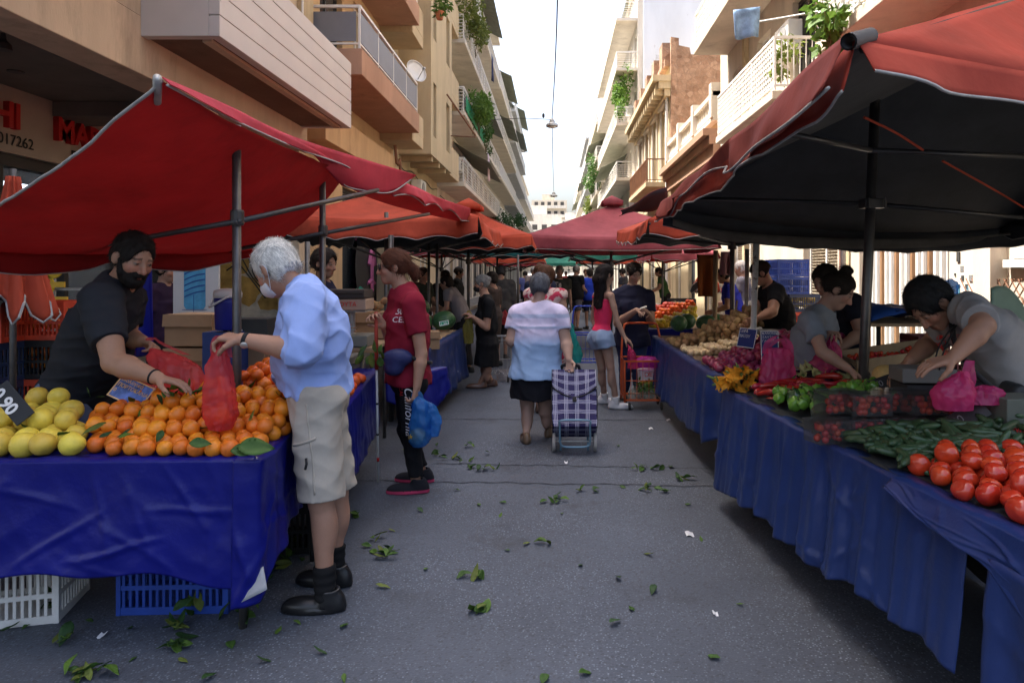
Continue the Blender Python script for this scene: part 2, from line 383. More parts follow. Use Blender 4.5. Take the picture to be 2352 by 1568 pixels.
M_METAL = mat('steel_pole', (.12, .115, .11), rough=.42, metal=.7, var=.25, vs=8); M_GALV = mat('galvanised', (.42, .42, .4), rough=.5, metal=.6, var=.3, vs=9)
M_WIRE = mat('black_cable', (.03, .03, .03), rough=.6); M_PLW = mat('white_plastic', (.7, .7, .68), rough=.4, var=.08)

# ---------------- ground
g = MB(); n = 60
g.box(-60, 60, -8, 420, -.4, 0); props(g.build('street', M_ASPH), kind='structure')
for nm, x0, x1 in (('pavement', -9, -3.6), ('pavement', 4.0, 9)):
    g = MB(); g.box(x0, x1, 1.0, 200, .004, .12); props(g.build(nm, M_PAVE), kind='structure')
for nm, x0, x1 in (('kerb', -3.6, -3.45), ('kerb', 3.85, 4.0)):
    g = MB(); g.box(x0, x1, 1.0, 200, .004, .13); props(g.build(nm, M_KERB, bev=.02), kind='structure')
def seam(y0, y1, xs, w=.02):
    P = []
    for i, x in enumerate(np.linspace(*xs, 60)):
        y = y0+(y1-y0)*i/59+.012*math.sin(i*1.3)+.01*math.sin(i*.37+y0); ww = w*(1+.5*math.sin(i*2.1+y0)); P.append([(x, y-ww/2, .004), (x, y+ww/2, .004)])
    g = MB(); g.grid(P); props(g.build('asphalt_joint', M_SEAM), kind='structure')
seam(5.15, 5.0, (-1.6, 1.3), .016); seam(5.6, 5.45, (-1.0, 1.5), .014); seam(7.3, 7.25, (-1.5, 1.2), .018)

# ---------------- buildings
class Bld:
    def __init__(s, name, label, side, xw, y0, y1, H, m):
        s.s = side; s.xw = xw; s.y0 = y0; s.y1 = y1; s.H = H; s.m = m; s.root = T(name, label, 'building', (xw, (y0+y1)/2, 0))
    def X(s, o): return s.xw-s.s*o                   # o = metres out from the wall plane towards the street
    def bx(s, mb, o0, o1, y0, y1, z0, z1): return mb.box(min(s.X(o0), s.X(o1)), max(s.X(o0), s.X(o1)), y0, y1, z0, z1)
    def wall(s, op=(), y0=None, y1=None, z0=0, z1=None, o=0, depth=10, name='wall', m=None, back=True):
        y0 = s.y0 if y0 is None else y0; y1 = s.y1 if y1 is None else y1; z1 = s.H if z1 is None else z1; mb = MB(); x = s.X(o); xi = s.X(o-.2)
        ys = sorted({y0, y1, *[a for q in op for a in q[:2]]}); zs = sorted({z0, z1, *[a for q in op for a in q[2:4]]})
        for a, b in zip(ys, ys[1:]):
            for c, d in zip(zs, zs[1:]):
                if any(q[0] <= (a+b)/2 <= q[1] and q[2] <= (c+d)/2 <= q[3] for q in op): continue
                mb.add([(x, a, c), (x, b, c), (x, b, d), (x, a, d)], [(0, 1, 2, 3)])
        for a, b, c, d, *_ in op:
            mb.add([(x, a, c), (x, b, c), (x, b, d), (x, a, d), (xi, a, c), (xi, b, c), (xi, b, d), (xi, a, d)], [(0, 1, 5, 4), (1, 2, 6, 5), (2, 3, 7, 6), (3, 0, 4, 7)])
        xb = s.X(o-depth)
        mb.add([(x, y0, z0), (x, y1, z0), (x, y1, z1), (x, y0, z1), (xb, y0, z0), (xb, y1, z0), (xb, y1, z1), (xb, y0, z1)], [(0, 3, 7, 4), (1, 5, 6, 2), (3, 2, 6, 7), (0, 4, 5, 1)]+([(4, 7, 6, 5)] if back else []))
        w = mb.build(name, m or s.m, s.root)
        for q in op: s.window(w, *q[:4], q[4] if len(q) > 4 else 'glass', o)
        return w
    def window(s, par, y0, y1, z0, z1, kind, o=0):
        xi = o-.16; f = MB(); t = .06
        for a, b, c, d in ((y0, y1, z0, z0+t), (y0, y1, z1-t, z1), (y0, y0+t, z0+t, z1-t), (y1-t, y1, z0+t, z1-t)): s.bx(f, xi-.03, xi+.04, a, b, c, d)
        if kind != 'open':
            s.bx(f, xi-.03, xi+.035, (y0+y1)/2-.03, (y0+y1)/2+.03, z0+t, z1-t)
        fr = f.build('window', M_DARKF if kind == 'dark' else M_FRAME, s.root); p = MB()
        if kind == 'shutter':
            zz = z0+t
            while zz < z1-t-.05:
                p.obox((s.X(xi), (y0+y1)/2, zz+.03), [(1, 0, -.6*(-s.s)), (0, 1, 0), (0.6*(-s.s), 0, 1)], (.006, (y1-y0)/2-t, .034)); zz += .055 if y0 < 30 else .11
            p.build('shutter', M_SHUT, fr)
        else:
            s.bx(p, xi-.01, xi+.01, y0+t, y1-t, z0+t, z1-t); p.build('pane', M_GLASS, fr)
    def balcony(s, y0, y1, zb, out, slab=.18, rail='bars', h=.95, m=None, mr=None, o=0, sp=.12):
        m = m or s.m; mr = mr or M_RAILW; b = MB(); s.bx(b, o-.05, o+out, y0, y1, zb, zb+slab)
        B = b.build('balcony', m, s.root, bev=.012); r = MB(); zt = zb+slab; e = .04; xo = o+out-.06
        def line(z0, z1, w=.02):                      # a rail all round the three open sides
            s.bx(r, xo-w, xo+w, y0+e, y1-e, z0, z1); s.bx(r, o, xo, y0+e-w, y0+e+w, z0, z1); s.bx(r, o, xo, y1-e-w, y1-e+w, z0, z1)
        if rail == 'solid':
            s.bx(r, o+out-.1, o+out+.003, y0-.003, y1+.003, zt-.002, zt+h); s.bx(r, o, o+out-.1, y0-.003, y0+.1, zt-.002, zt+h); s.bx(r, o, o+out-.1, y1-.1, y1+.003, zt-.002, zt+h)
        else:
            line(zt+h-.05, zt+h, .025); line(zt+.08, zt+.11)
            for y in np.arange(y0+e, y1-e+.01, max(1.0, (y1-y0-2*e)/max(1, round((y1-y0)/1.3)))): s.bx(r, xo-.018, xo+.018, y-.018, y+.018, zt, zt+h)
            if rail == 'bars' or rail == 'lattice':
                for y in np.arange(y0+e, y1-e, sp): s.bx(r, xo-.008, xo+.008, y-.009, y+.009, zt+.1, zt+h-.04)
                for q in np.arange(o+.08, xo, sp):
                    for y in (y0+e, y1-e): s.bx(r, q-.009, q+.009, y-.008, y+.008, zt+.1, zt+h-.04)
            if rail == 'lattice':
                for y in np.arange(y0+e+sp/2, y1-e, sp):
                    for z in np.arange(zt+.15, zt+h-.1, .1): s.bx(r, xo-.012, xo+.012, y-.035, y+.035, z, z+.045)
            if rail == 'hbars':
                for z in np.arange(zt+.2, zt+h-.1, .13): line(z, z+.025, .012)
            if rail == 'panel':
                r.build('railing', mr, B); r = MB(); s.bx(r, xo-.008, xo+.012, y0+.1, y1-.1, zt+.14, zt+h-.12); s.bx(r, o+.08, xo-.06, y0+e-.006, y0+e+.014, zt+.14, zt+h-.12); r.build('panel', M_RAILG, B); return B
        r.build('railing', m if rail == 'solid' else mr, B); return B
    def awning(s, y0, y1, z, out, drop, m=None, o=0):
        P = [[(s.X(o+out*t), y, z-drop*t-.06*math.sin(math.pi*t)+.03*math.sin(y*3)*t) for t in np.linspace(0, 1, 6)] for y in np.linspace(y0, y1, 9)]
        a = MB(); a.grid(P, .012); return a.build('awning', m or M_AWNG, s.root)
M_LEAF = [mat('leaf_green_%d' % i, c, rough=.55, spec=.35, var=.3, vs=12, transl=.35, objvar=.2) for i, c in enumerate([(.06, .13, .025), (.1, .19, .03), (.035, .085, .025), (.16, .2, .04)])]
M_POT = mat('clay_pot', (.4, .14, .07), rough=.8, var=.2)
def foliage(mb, c, r, n, size, seed, droop=.3, elong=2.2):
    rg = np.random.default_rng(seed); cl = [(rg.normal(size=3)*.45, rg.uniform(.35, .6)) for _ in range(7)]
    for i in range(n):
        q, w = cl[rg.integers(7)]; d = nrm(rg.normal(size=3)); p = V3(c)+V3(r)*(np.clip(q, -.7, .7)+d*w*rg.uniform(.5, 1))
        a = nrm(rg.normal(size=3)+V3((0, 0, -droop))+d*.6); b = nrm(np.cross(a, rg.normal(size=3))); L = size*rg.uniform(.6, 1.3); w2 = L/elong/2
        mb.add([p, p+a*L*.5+b*w2, p+a*L, p+a*L*.5-b*w2], [(0, 1, 2, 3)])
def plant(name, label, c, r, n, size, mi, seed, pot=None, group=None):
    t = T(name, label, 'plant', (c[0], c[1], c[2]-r[2]), group); mb = MB(); foliage(mb, c, r, n, size, seed); mb.build('foliage', M_LEAF[mi], t)
    st = MB(); rg = np.random.default_rng(seed+5)
    for _ in range(6):
        e = V3(c)+V3(r)*rg.uniform(-.6, .6, 3); st.tube(spline([V3(c)-V3((0, 0, r[2]*1.05)), (V3(c)+e)/2-V3((0, 0, r[2]*.3)), e], 5), [.012, .01, .008, .006, .004], 5)
    st.build('stem', mat('plant_stem', (.12, .09, .04), rough=.8), t)
    if pot: MB().lathe((c[0], c[1], c[2]-r[2]-pot*1.3), [(pot*.7, 0), (pot, pot*1.5), (pot*1.1, pot*1.5), (pot*1.1, pot*1.8), (pot*.95, pot*1.8)], 16).build('pot', M_POT, t, smooth=False)
    return t

# left 1: the shop building with an arcade
b = Bld('shop_building', 'beige building over a shop arcade, with a pale grooved balcony parapet', -1, -4.5, -3, 12.4, 17, M_BEIGE)
b.wall([(4.5, 5.8, 5.4, 7.6, 'shutter'), (8, 9.4, 5.4, 7.6, 'glass'), (10.2, 11.4, 5.4, 7.6, 'shutter'), (8, 9.4, 8.4, 10.6, 'shutter'), (10.2, 11.4, 8.4, 10.6, 'glass')], z0=4.35, depth=9)
q = MB(); b.bx(q, -.45, .003, -3, 12.397, 3.72, 4.347); q.build('beam', M_BEIGE, b.root, bev=.01)
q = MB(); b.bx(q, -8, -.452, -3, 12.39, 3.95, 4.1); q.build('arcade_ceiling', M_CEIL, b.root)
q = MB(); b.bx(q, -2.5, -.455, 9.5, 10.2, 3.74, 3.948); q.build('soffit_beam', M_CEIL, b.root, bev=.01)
for yy in (-1.0, 8.62, 12.05):
    q = MB(); b.bx(q, -.4, -.02, yy, yy+(.55 if yy == 8.62 else .3), .12, 3.718); q.build('column', M_BEIGE, b.root, bev=.01)
q = MB(); b.bx(q, -2.75, -2.5, 4, 12.3, 3.1, 3.948); FAS = q.build('sign_fascia', mat('sign_board', (.5, .42, .33), rough=.6, var=.05), b.root)
M_RED = mat('red_letters', (.62, .02, .02), rough=.4, var=.05); M_BLACK = mat('black_letters', (.02, .02, .02), rough=.6)
for s_, z_, y_, sz in (('HI', 3.42, 8.42, .45), ('MARKET', 3.42, 9.5, .45)): text('lettering', s_, sz, (-6.96, y_, z_), (0, 1, 0), (0, 0, 1), M_RED, FAS, .04, bold=.012)
text('lettering', '6945017262', .2, (-6.985, 8.15, 3.2), (0, 1, 0), (0, 0, 1), M_BLACK, FAS); text('lettering', 'ΠΑΝΤΟΠΩΛΕΙΟ', .2, (-6.985, 9.85, 3.18), (0, 1, 0), (0, 0, 1), M_BLACK, FAS, bold=.006)
q = MB(); b.bx(q, -2.8, -2.6, 4, 12.3, .12, .6); b.bx(q, -2.8, -2.6, 4, 12.3, 2.95, 3.1)
for yy in np.arange(4, 12.4, 1.18): b.bx(q, -2.8, -2.62, yy, yy+.09, .6, 2.95)
SF = q.build('shop_front', M_DARKF, b.root)
q = MB(); b.bx(q, -2.74, -2.72, 4.05, 12.25, .6, 2.95); q.build('shop_window', mat('shop_glass', (.5, .55, .6), rough=.05, spec=.6, var=0, transp=.75), SF)
q = MB(); b.bx(q, -7, -6.8, 3, 13, .1, 3.95); b.bx(q, -6.8, -2.8, 12.3, 12.38, .1, 3.95); q.build('shop_interior', stucco('shop_back_wall', (.22, .24, .26)), b.root)
for i, yy in enumerate((5.5, 8.0, 10.5)): q = MB(); b.bx(q, -4.6, -4.45, yy, yy+1.5, 3.0, 3.05); q.build('strip_light', mat('strip_light', (.9, .95, 1), emit=3, var=0), b.root)
for c in ((-5.4, 7.5), (-6.4, 8.1)): MB().lathe((c[0], c[1], 3.94), [(.0, .0), (.09, 0), (.09, .012)], 16).build('downlight', M_DARKF, b.root)
q = MB(); q.lathe((-5.5, 6.8, 3.78), [(.02, .16), (.03, .1), (.07, .06), (.08, 0)], 12); q.tube([(-5.5, 6.8, 3.95), (-5.5, 6.8, 3.85)], .02); q.build('spotlight', M_DARKF, b.root)
# grooved parapet balcony
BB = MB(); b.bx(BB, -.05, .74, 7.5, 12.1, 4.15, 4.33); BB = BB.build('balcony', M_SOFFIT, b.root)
q = MB()
for k in range(5):
    z0 = 4.13+k*.235; b.bx(q, .74, .86, 7.41, 12.19, z0, z0+.22); b.bx(q, .75, .85, 7.42, 12.18, z0+.22, z0+.235)
b.bx(q, .0, .739, 7.41, 7.53, 4.131, 5.3); b.bx(q, .0, .739, 12.07, 12.19, 4.131, 5.3); q.build('parapet', M_PANEL, BB, bev=.006)
q = MB(); b.bx(q, .60, .70, 7.55, 12.05, 4.11, 4.149); q.build('drip_edge', M_BEIGE, BB)
q = MB(); b.bx(q, 0, .12, 11.9, 12.38, 4.5, 17); q.build('pilaster', M_OCHRE, b.root, bev=.01)
q = MB(); q.tube([(-4.33, 11.7, 4.4), (-4.33, 11.7, 12)], .02); q.build('conduit', M_FRAME, b.root)
P = [[(-3.0-1.4*t, y, 5.02+.75*t-.05*math.sin(y*2+t*3)) for t in np.linspace(0, 1, 6)] for y in np.linspace(4.4, 6.6, 10)]
b.balcony(9.0, 12.2, 7.6, .8, .2, 'solid', 1.0, m=M_PANEL)
q = MB(); q.grid(P, .015); q.build('awning', M_AWNO, b.root)
# left 2: salmon balcony with grey panels
b = Bld('apartment_building', 'peach apartment building with a long grey panelled balcony and a satellite dish', -1, -4.55, 12.4, 19.2, 18.5, M_PEACH)
b.wall([(13.2, 14.6, 5.75, 7.7, 'dark'), (15.4, 16.6, 5.75, 7.7, 'shutter'), (17.4, 18.6, 5.75, 7.7, 'glass'), (13.2, 14.6, 8.7, 10.5, 'shutter'), (16, 17.6, 8.7, 10.5, 'dark'), (13.2, 14.6, 11.5, 13.3, 'shutter'), (16, 17.6, 11.5, 13.3, 'glass'), (14.6, 17.9, .15, 3.4, 'dark')])
b.balcony(12.45, 17.7, 5.17, 1.03, .48, 'panel', .8, m=M_TERRA); b.balcony(12.45, 17.7, 7.95, 1.03, .5, 'panel', .8, m=M_TERRA); b.balcony(12.45, 17.7, 10.8, 1.03, .5, 'panel', .8, m=M_TERRA)
q = MB(); b.bx(q, 0, .35, 12.5, 18, 4.0, 4.6); q.build('beam', M_PEACH, b.root, bev=.01)
q = MB(); b.bx(q, 0, .3, 17.4, 17.75, .12, 4.0); q.build('column', M_OCHRE, b.root)
q = MB(); q.tube(spline([(-4.2, 17.9, 4.9), (-4.15, 17.95, 4.4), (-4.1, 18.1, 4.2), (-4.1, 18.1, .2)], 14), .04); q.build('drain_pipe', M_RAILB, b.root, smooth=True)
b.balcony(17.72, 19.15, 5.0, .85, .3, 'solid', .55, m=M_OCHRE); b.balcony(17.72, 19.15, 7.8, .85, .3, 'solid', .7, m=M_OCHRE); b.balcony(17.72, 19.15, 10.6, .85, .3, 'solid', .7, m=M_OCHRE)
t = T('satellite_dish', 'round white satellite dish on the peach balcony corner', 'satellite dish', W(955, 200, 17.6)); c = W(957, 163, 17.6); ax = nrm((.75, -.65, .3))
MB().lathe(c, [(.0, -.07), (.12, -.06), (.22, -.035), (.3, 0), (.305, .0), (.22, -.025), (.12, -.05), (0, -.06)], 28, ax).build('dish', M_PLW, t, smooth=True)
q = MB(); q.tube([c-ax*.07, c-ax*.15, W(955, 200, 17.6)], .018); q.tube([c-V3((0, 0, .28)), c+ax*.28-V3((0, 0, .1))], .01); q.lathe(c+ax*.3-V3((0, 0, .09)), [(.02, -.04), (.03, 0), (.03, .05)], 10, ax); q.build('bracket', M_GALV, t)
# left 3: the bay
b = Bld('bay_front_building', 'ochre building with a projecting enclosed bay between two balconies', -1, -4.55, 19.2, 26.3, 18.5, M_OCHRE)
b.wall([(20, 21.2, .3, 2.6, 'dark'), (23, 24.6, .3, 2.6, 'shutter'), (24.9, 26, 5.7, 7.7, 'shutter'), (24.9, 26, 8.6, 10.6, 'glass')])
b.wall([(20.2, 20.7, 5.6, 7.2, 'dark'), (22.6, 23.3, 5.6, 7.2, 'dark'), (20.2, 20.7, 8.5, 10.1, 'dark'), (22.6, 23.3, 8.5, 10.1, 'dark'), (22.6, 23.3, 11.4, 13, 'dark')], 19.8, 23.8, 5.0, 18.3, .95, .95, 'bay')
for z in (5.0, 7.75, 10.5, 13.3): b.balcony(23.85, 26.2, z, .85, .2, 'solid', .85, m=M_OCHRE)
for yy in (20.2, 21.4, 22.6): q = MB(); b.bx(q, .003, .9, yy, yy+.18, 4.85, 4.998); q.build('bracket', M_OCHRE, b.root)
q = MB(); q.tube([(-3.55, 22.4, 7.4), (-2.7, 23.2, 6.2)], .03); q.tube([(-3.55, 23.2, 6.2), (-2.7, 23.2, 6.15)], .02); q.build('awning_arm', M_RAILB, b.root)
# left 4: pale block with plants
def block(name, label, side, xw, y0, y1, H, m, zs, out, seed, rails=('bars', 'hbars', 'solid'), aw=.5, mslab=None, ground=True):
    rg = np.random.default_rng(seed); b = Bld(name, label, side, xw, y0, y1, H, m); op = []
    L = y1-y0; nb = max(2, int(L/2.6)); step = L/nb
    for z in zs:
        if z+.25+2.1 > H-.3: continue
        for i in range(nb):
            a = y0+step*i+step*.2; w = step*rg.uniform(.4, .6); op.append((a, a+w, z+.22, z+2.35, ['shutter', 'glass', 'dark', 'shutter'][rg.integers(4)]))
    if ground:
        for i in range(nb): a = y0+step*i+.3; op.append((a, a+step-.7, .15, 2.9, ['dark', 'shutter'][rg.integers(2)]))
    b.wall(op, depth=9)
    for z in zs:
        if z > H-1.2: continue
        b.balcony(y0+.15, y1-.4, z, out, .18, rails[rg.integers(len(rails))], .95, m=mslab or m, sp=.16 if y0 < 45 else .3)
        if rg.random() < aw and z+2.6 < H: a = y0+rg.uniform(.1, .4)*L; b.awning(a, min(a+L*.45, y1-.5), z+2.55, out+.5, .9, M_AWNG)
    q = MB(); b.bx(q, -.2, .25, y0, y1, H, H+.3); q.build('cornice', m, b.root)
    return b
b4 = block('apartment_building', 'weathered white apartment block with planted balconies and a green net', -1, -4.6, 26.3, 44, 19, M_WHITE, (4.9, 7.65, 10.45, 13.25, 16), 1.1, 3, ('bars', 'hbars'), .6)
b5 = block('apartment_building', 'pale cream block with stepped balconies just past the planted balconies', -1, -4.6, 44, 62, 17, M_CREAM, (4.7, 7.6, 10.5, 13.4), 1.1, 4)
b6 = block('apartment_building', 'grey apartment block with small awnings farther down the left side', -1, -4.7, 62, 84, 19, M_GREY, (4.7, 7.6, 10.5, 13.4, 16.2), 1.1, 5)
b7 = block('apartment_building', 'lowest pale block at the far end of the left side', -1, -4.8, 84, 120, 15, M_WHITE, (4.7, 7.6, 10.5), 1.1, 6)
plant('balcony_plant', 'tall yellow-flowered creeper on the upper pale balcony', (-3.3, 28.3, 11.6), (.65, 2.0, 1.1), 2000, .17, 3, 11)
plant('balcony_plant', 'bushy green plants over a balcony with green netting', (-3.25, 29.3, 8.7), (.6, 2.4, 1.2), 2200, .17, 1, 12)
plant('balcony_plant', 'trailing plant hanging below the planted balcony', (-3.35, 33.0, 8.0), (.3, 1.8, .7), 700, .14, 0, 13)
plant('potted_plant', 'small plant in a clay pot at the top of the peach building', W(1010, 8, 19.0), (.3, .4, .3), 220, .14, 1, 14, .12)
plant('street_tree', 'dark street tree beside the far left pavement', (-3.2, 42, 4.3), (.7, 1.2, 1.3), 1500, .18, 2, 15)
plant('balcony_plant', 'dark creeper far down the left side', (-3.5, 66, 6.2), (.6, 2, 1.2), 700, .25, 2, 16)
q = MB(); q.grid([[(-3.46, y, 7.85+z*.55+.02*math.sin(y*5)) for z in np.linspace(0, 1, 3)] for y in np.linspace(26.6, 34, 20)], .01); q.thing('balcony_netting', 'green net tied along the planted balcony railing', 'netting', mat('green_net', (.02, .22, .1), rough=.8, var=.2))
def cloth_hang(name, label, p, w, h, m, d=(0, 1, 0), seed=0, cat='laundry'):
    P = [[V3(p)+V3(d)*w*(u-.5)+V3((0, 0, -h*v))+V3((d[1], -d[0], 0))*.05*math.sin(u*9+seed)*v for v in np.linspace(0, 1, 8)] for u in np.linspace(0, 1, 12)]
    q = MB(); q.grid(P, .01); return q.thing(name, label, cat, m, smooth=True)
cloth_hang('hanging_towel', 'pale pink towel hung under the planted balcony', (-3.3, 33.8, 7.4), .8, 1.3, mat('pale_cloth', (.6, .5, .58), rough=.9))
cloth_hang('hanging_shirt', 'dark blue garment drying high on the left balconies', (-2.9, 31.5, 11.5), .7, 1.1, mat('navy_cloth', (.02, .03, .09), rough=.9))

# right 1: cream building with lattice balconies
b = Bld('apartment_building', 'sunny cream building with white lattice balconies above the red canopy', 1, 4.8, 2, 19.8, 16.2, M_CREAM)
b.wall([(15.2, 16.2, 5.0, 7.0, 'shutter'), (17.4, 18.4, 5.2, 6.9, 'glass'), (12.6, 13.8, 5.0, 7.0, 'dark'), (6, 7.6, 5.0, 7.0, 'dark'), (8.6, 9.6, 5.0, 7.0, 'shutter'), (17.4, 18.4, 8.2, 9.9, 'glass'), (12.6, 13.8, 8.0, 10.0, 'dark'),
        (11.6, 13.2, .12, 2.6, 'shutter'), (16, 18.5, .12, 2.8, 'shutter')])
b.balcony(12.2, 16.5, 4.66, .92, .16, 'lattice', .98, mr=M_RAILW, sp=.11); b.balcony(4.2, 10.2, 4.78, .92, .17, 'lattice', .95, mr=M_RAILW, sp=.11)
b.balcony(12.2, 19.0, 7.6, .95, .17, 'hbars', .95); b.balcony(4.2, 10.2, 7.8, .95, .17, 'lattice', .95, sp=.12)
b.awning(4.2, 9.8, 7.7, 1.6, .7, M_AWNO)
q = MB(); b.bx(q, 0, .12, 16.9, 17.1, .12, 16); b.bx(q, 0, .10, 10.8, 11.2, .12, 16); q.build('pilaster', M_OCHRE, b.root, bev=.01)
q = MB(); q.tube([(4.6, 10.9, .2), (4.6, 10.9, 14)], .045); q.build('drain_pipe', M_FRAME, b.root, smooth=True)
q = MB(); q.tube([(3.7, 13.0, 6.3), (4.75, 10.2, 5.6)], .018); q.tube([(4.75, 11, 6.5), (3.6, 11, 6.9)], .018); q.build('clothes_rail', M_GALV, b.root)
cloth_hang('hanging_clothes', 'blue and white clothes on the cream building clothes rail', W(1715, 20, 11.5), .5, .5, mat('blue_white_cloth', (.2, .32, .5), rough=.9, var=.6, vs=3), (1, .35, .25), 2)
t = T('air_conditioner', 'white air conditioner box on the cream wall beside the balcony', 'air conditioner', W(1720, 120, 13.6)); c = W(1722, 92, 13.6)
q = MB(); q.box(4.5, 4.79, c[1]-.4, c[1]+.4, c[2]-.28, c[2]+.28); q.build('case', M_PLW, t, bev=.02); MB().lathe((4.498, c[1]-.1, c[2]), [(.2, 0), (.22, .012), (.03, .012), (0, .015)], 20, (-1, 0, 0)).build('fan_grille', mat('grey_grille', (.3, .3, .3)), t)
q = MB(); q.tube(spline([(4.65, c[1]+.4, c[2]-.2), (4.7, c[1]+.6, c[2]-.3), (4.72, c[1]+.5, c[2]-.7), (4.75, c[1]+.55, c[2]-1.2)], 12), .02); q.build('pipe', M_PLW, t)
t = plant('potted_plant', 'leafy green plant spilling over the near lattice balcony', W(1905, 25, 9.2), (.35, .5, .5), 260, .2, 1, 21)
t = plant('potted_plant', 'dry brown plant inside the white lattice balcony', (4.2, 12.7, 5.5), (.25, .35, .4), 200, .15, 3, 22)
# right 2: low neoclassical house
b = Bld('neoclassical_house', 'low orange trimmed house with a white baluster parapet', 1, 4.8, 19.8, 28.4, 6.0, M_OCHRE)
b.wall([(20.6, 21.8, .3, 3.2, 'shutter'), (23.4, 24.6, .3, 3.2, 'dark'), (26, 27.2, .3, 3.2, 'shutter')])
q = MB(); b.bx(q, 0, .5, 19.85, 28.35, 5.55, 5.75); b.bx(q, 0, .32, 19.85, 28.35, 5.3, 5.548); b.bx(q, 0, .2, 19.85, 28.35, 4.9, 5.298); q.build('cornice', M_TERRA, b.root)
q = MB(); b.bx(q, -.1, .2, 19.9, 28.3, 6.003, 6.1); b.bx(q, -.1, .2, 19.9, 28.3, 6.72, 6.85)
for yy in np.arange(20.1, 28.2, .3): q.lathe((4.75, yy, 6.1), [(.06, 0), (.09, .15), (.05, .35), (.07, .62)], 8)
for yy in (19.9, 22.6, 25.3, 28.0): b.bx(q, -.15, .25, yy, yy+.3, 6.1, 7.1)
q.build('balustrade', M_WHITE, b.root)
# right 3: the ruin with a rubble side wall
b = Bld('neoclassical_house', 'old ochre townhouse with a bare rubble stone side wall and deep cornice', 1, 4.8, 28.4, 39.6, 10.2, M_OCHRE)
b.wall([(29.4, 30.6, 5.6, 8.6, 'shutter'), (32, 33.2, 5.6, 8.6, 'glass'), (34.6, 35.8, 5.6, 8.6, 'shutter'), (37.2, 38.4, 5.6, 8.6, 'glass'), (29.4, 30.8, .2, 3.4, 'dark'), (33, 35, .2, 3.4, 'shutter'), (37, 38.6, .2, 3.4, 'dark')], y0=28.6)
rb = np.random.default_rng(5); q = MB(); zt = [(4.82, 11.35), (5.15, 11.3), (5.15, 11.0), (5.6, 10.9), (5.65, 10.62), (8.5, 10.7), (9.5, 10.6), (12, 10.65)]
vs = [(x, 28.4, z) for x, z in zt]+[(12, 28.4, 0), (4.82, 28.4, 0)]; n = len(vs); vs += [(x, 28.598, z) for x, _, z in vs]
q.add(vs, [tuple(range(n)), tuple(range(2*n-1, n-1, -1))]+[(i, i+n, (i+1) % n+n, (i+1) % n) for i in range(n)]); q.build('side_wall', M_STONE, b.root)
q = MB(); b.bx(q, 0, .75, 28.3, 39.6, 9.5, 9.75); b.bx(q, 0, .5, 28.35, 39.6, 9.2, 9.498); b.bx(q, 0, .25, 28.4, 39.6, 8.9, 9.198)
for yy in np.arange(28.6, 39.4, .7): b.bx(q, .01, .62, yy, yy+.2, 9.0, 9.497)
q.build('cornice', M_OCHRE, b.root)
q = MB()
for yy in (29, 31.4, 33.8, 36.2, 38.6): b.bx(q, -.2, .25, yy, yy+.8, 10.203, 11.3)
b.bx(q, -.15, .2, 28.6, 39.6, 10.202, 10.5); q.build('parapet', M_STONE, b.root)
b.balcony(29, 35.6, 5.2, .95, .2, 'bars', 1.0, mr=M_RAILB, sp=.14)
q = MB(); q.tube([(4.7, 28.75, 9.3), (4.7, 28.75, 1)], .06); q.build('drain_pipe', M_FRAME, b.root)
for z0, z1 in ((5.45, 8.75), ):
    q = MB()
    for yy in (29.2, 31.8, 34.4, 37.0): b.bx(q, .003, .08, yy, yy+.18, z0, z1); b.bx(q, .003, .08, yy+1.42, yy+1.6, z0, z1); b.bx(q, .003, .16, yy-.1, yy+1.7, z1+.01, z1+.2)
    q.build('window_surround', M_WHITE, b.root)
# right 4: tall white block with balconies
b = block('apartment_building', 'tall white apartment block with big balconies behind the stone side wall', 1, 4.8, 39.6, 58, 18.5, M_WHITE, (6.9, 10.1, 13.3, 16.2), 1.25, 8, ('hbars', 'bars'), .8)
q = MB(); b.bx(q, -7, -.3, 39.4, 39.598, 0, 22); q.build('side_wall', M_BLUEW, b.root)
q = MB(); b.bx(q, -7, -2.2, 39.6, 48, 18.5, 22); q.build('penthouse', M_BLUEW, b.root)
b.awning(40, 50, 19.6, 2.2, 1.2, M_AWNG, -1.8)
t = plant('balcony_plant', 'bright green tree growing on a tall white balcony', (3.9, 41, 12.0), (.6, 1.6, 1.5), 1500, .22, 1, 31)
plant('balcony_plant', 'green shrubs far along the right hand balconies', (3.4, 62, 10), (.7, 3, 1.6), 1100, .3, 0, 32)
plant('balcony_plant', 'dark hanging plant at mid height on the far right', (3.4, 66, 6.6), (.6, 3, .9), 700, .28, 2, 33)
plant('balcony_plant', 'pink flowering plant at the corner of a far balcony', (3.3, 70, 8.2), (.5, 2, .9), 500, .26, 3, 34)
block('apartment_building', 'pale block with planted balconies past the tall white one', 1, 4.7, 58, 78, 17, M_CREAM, (5.2, 8.2, 11.2, 14.2), 1.2, 9)
block('apartment_building', 'grey apartment block with awnings farther down the right side', 1, 4.7, 78, 100, 19, M_GREY, (5, 8, 11, 14, 16.8), 1.2, 10)
block('apartment_building', 'last cream block at the far end of the right side', 1, 4.7, 100, 130, 16, M_WHITE, (5, 8, 11, 14), 1.2, 12)
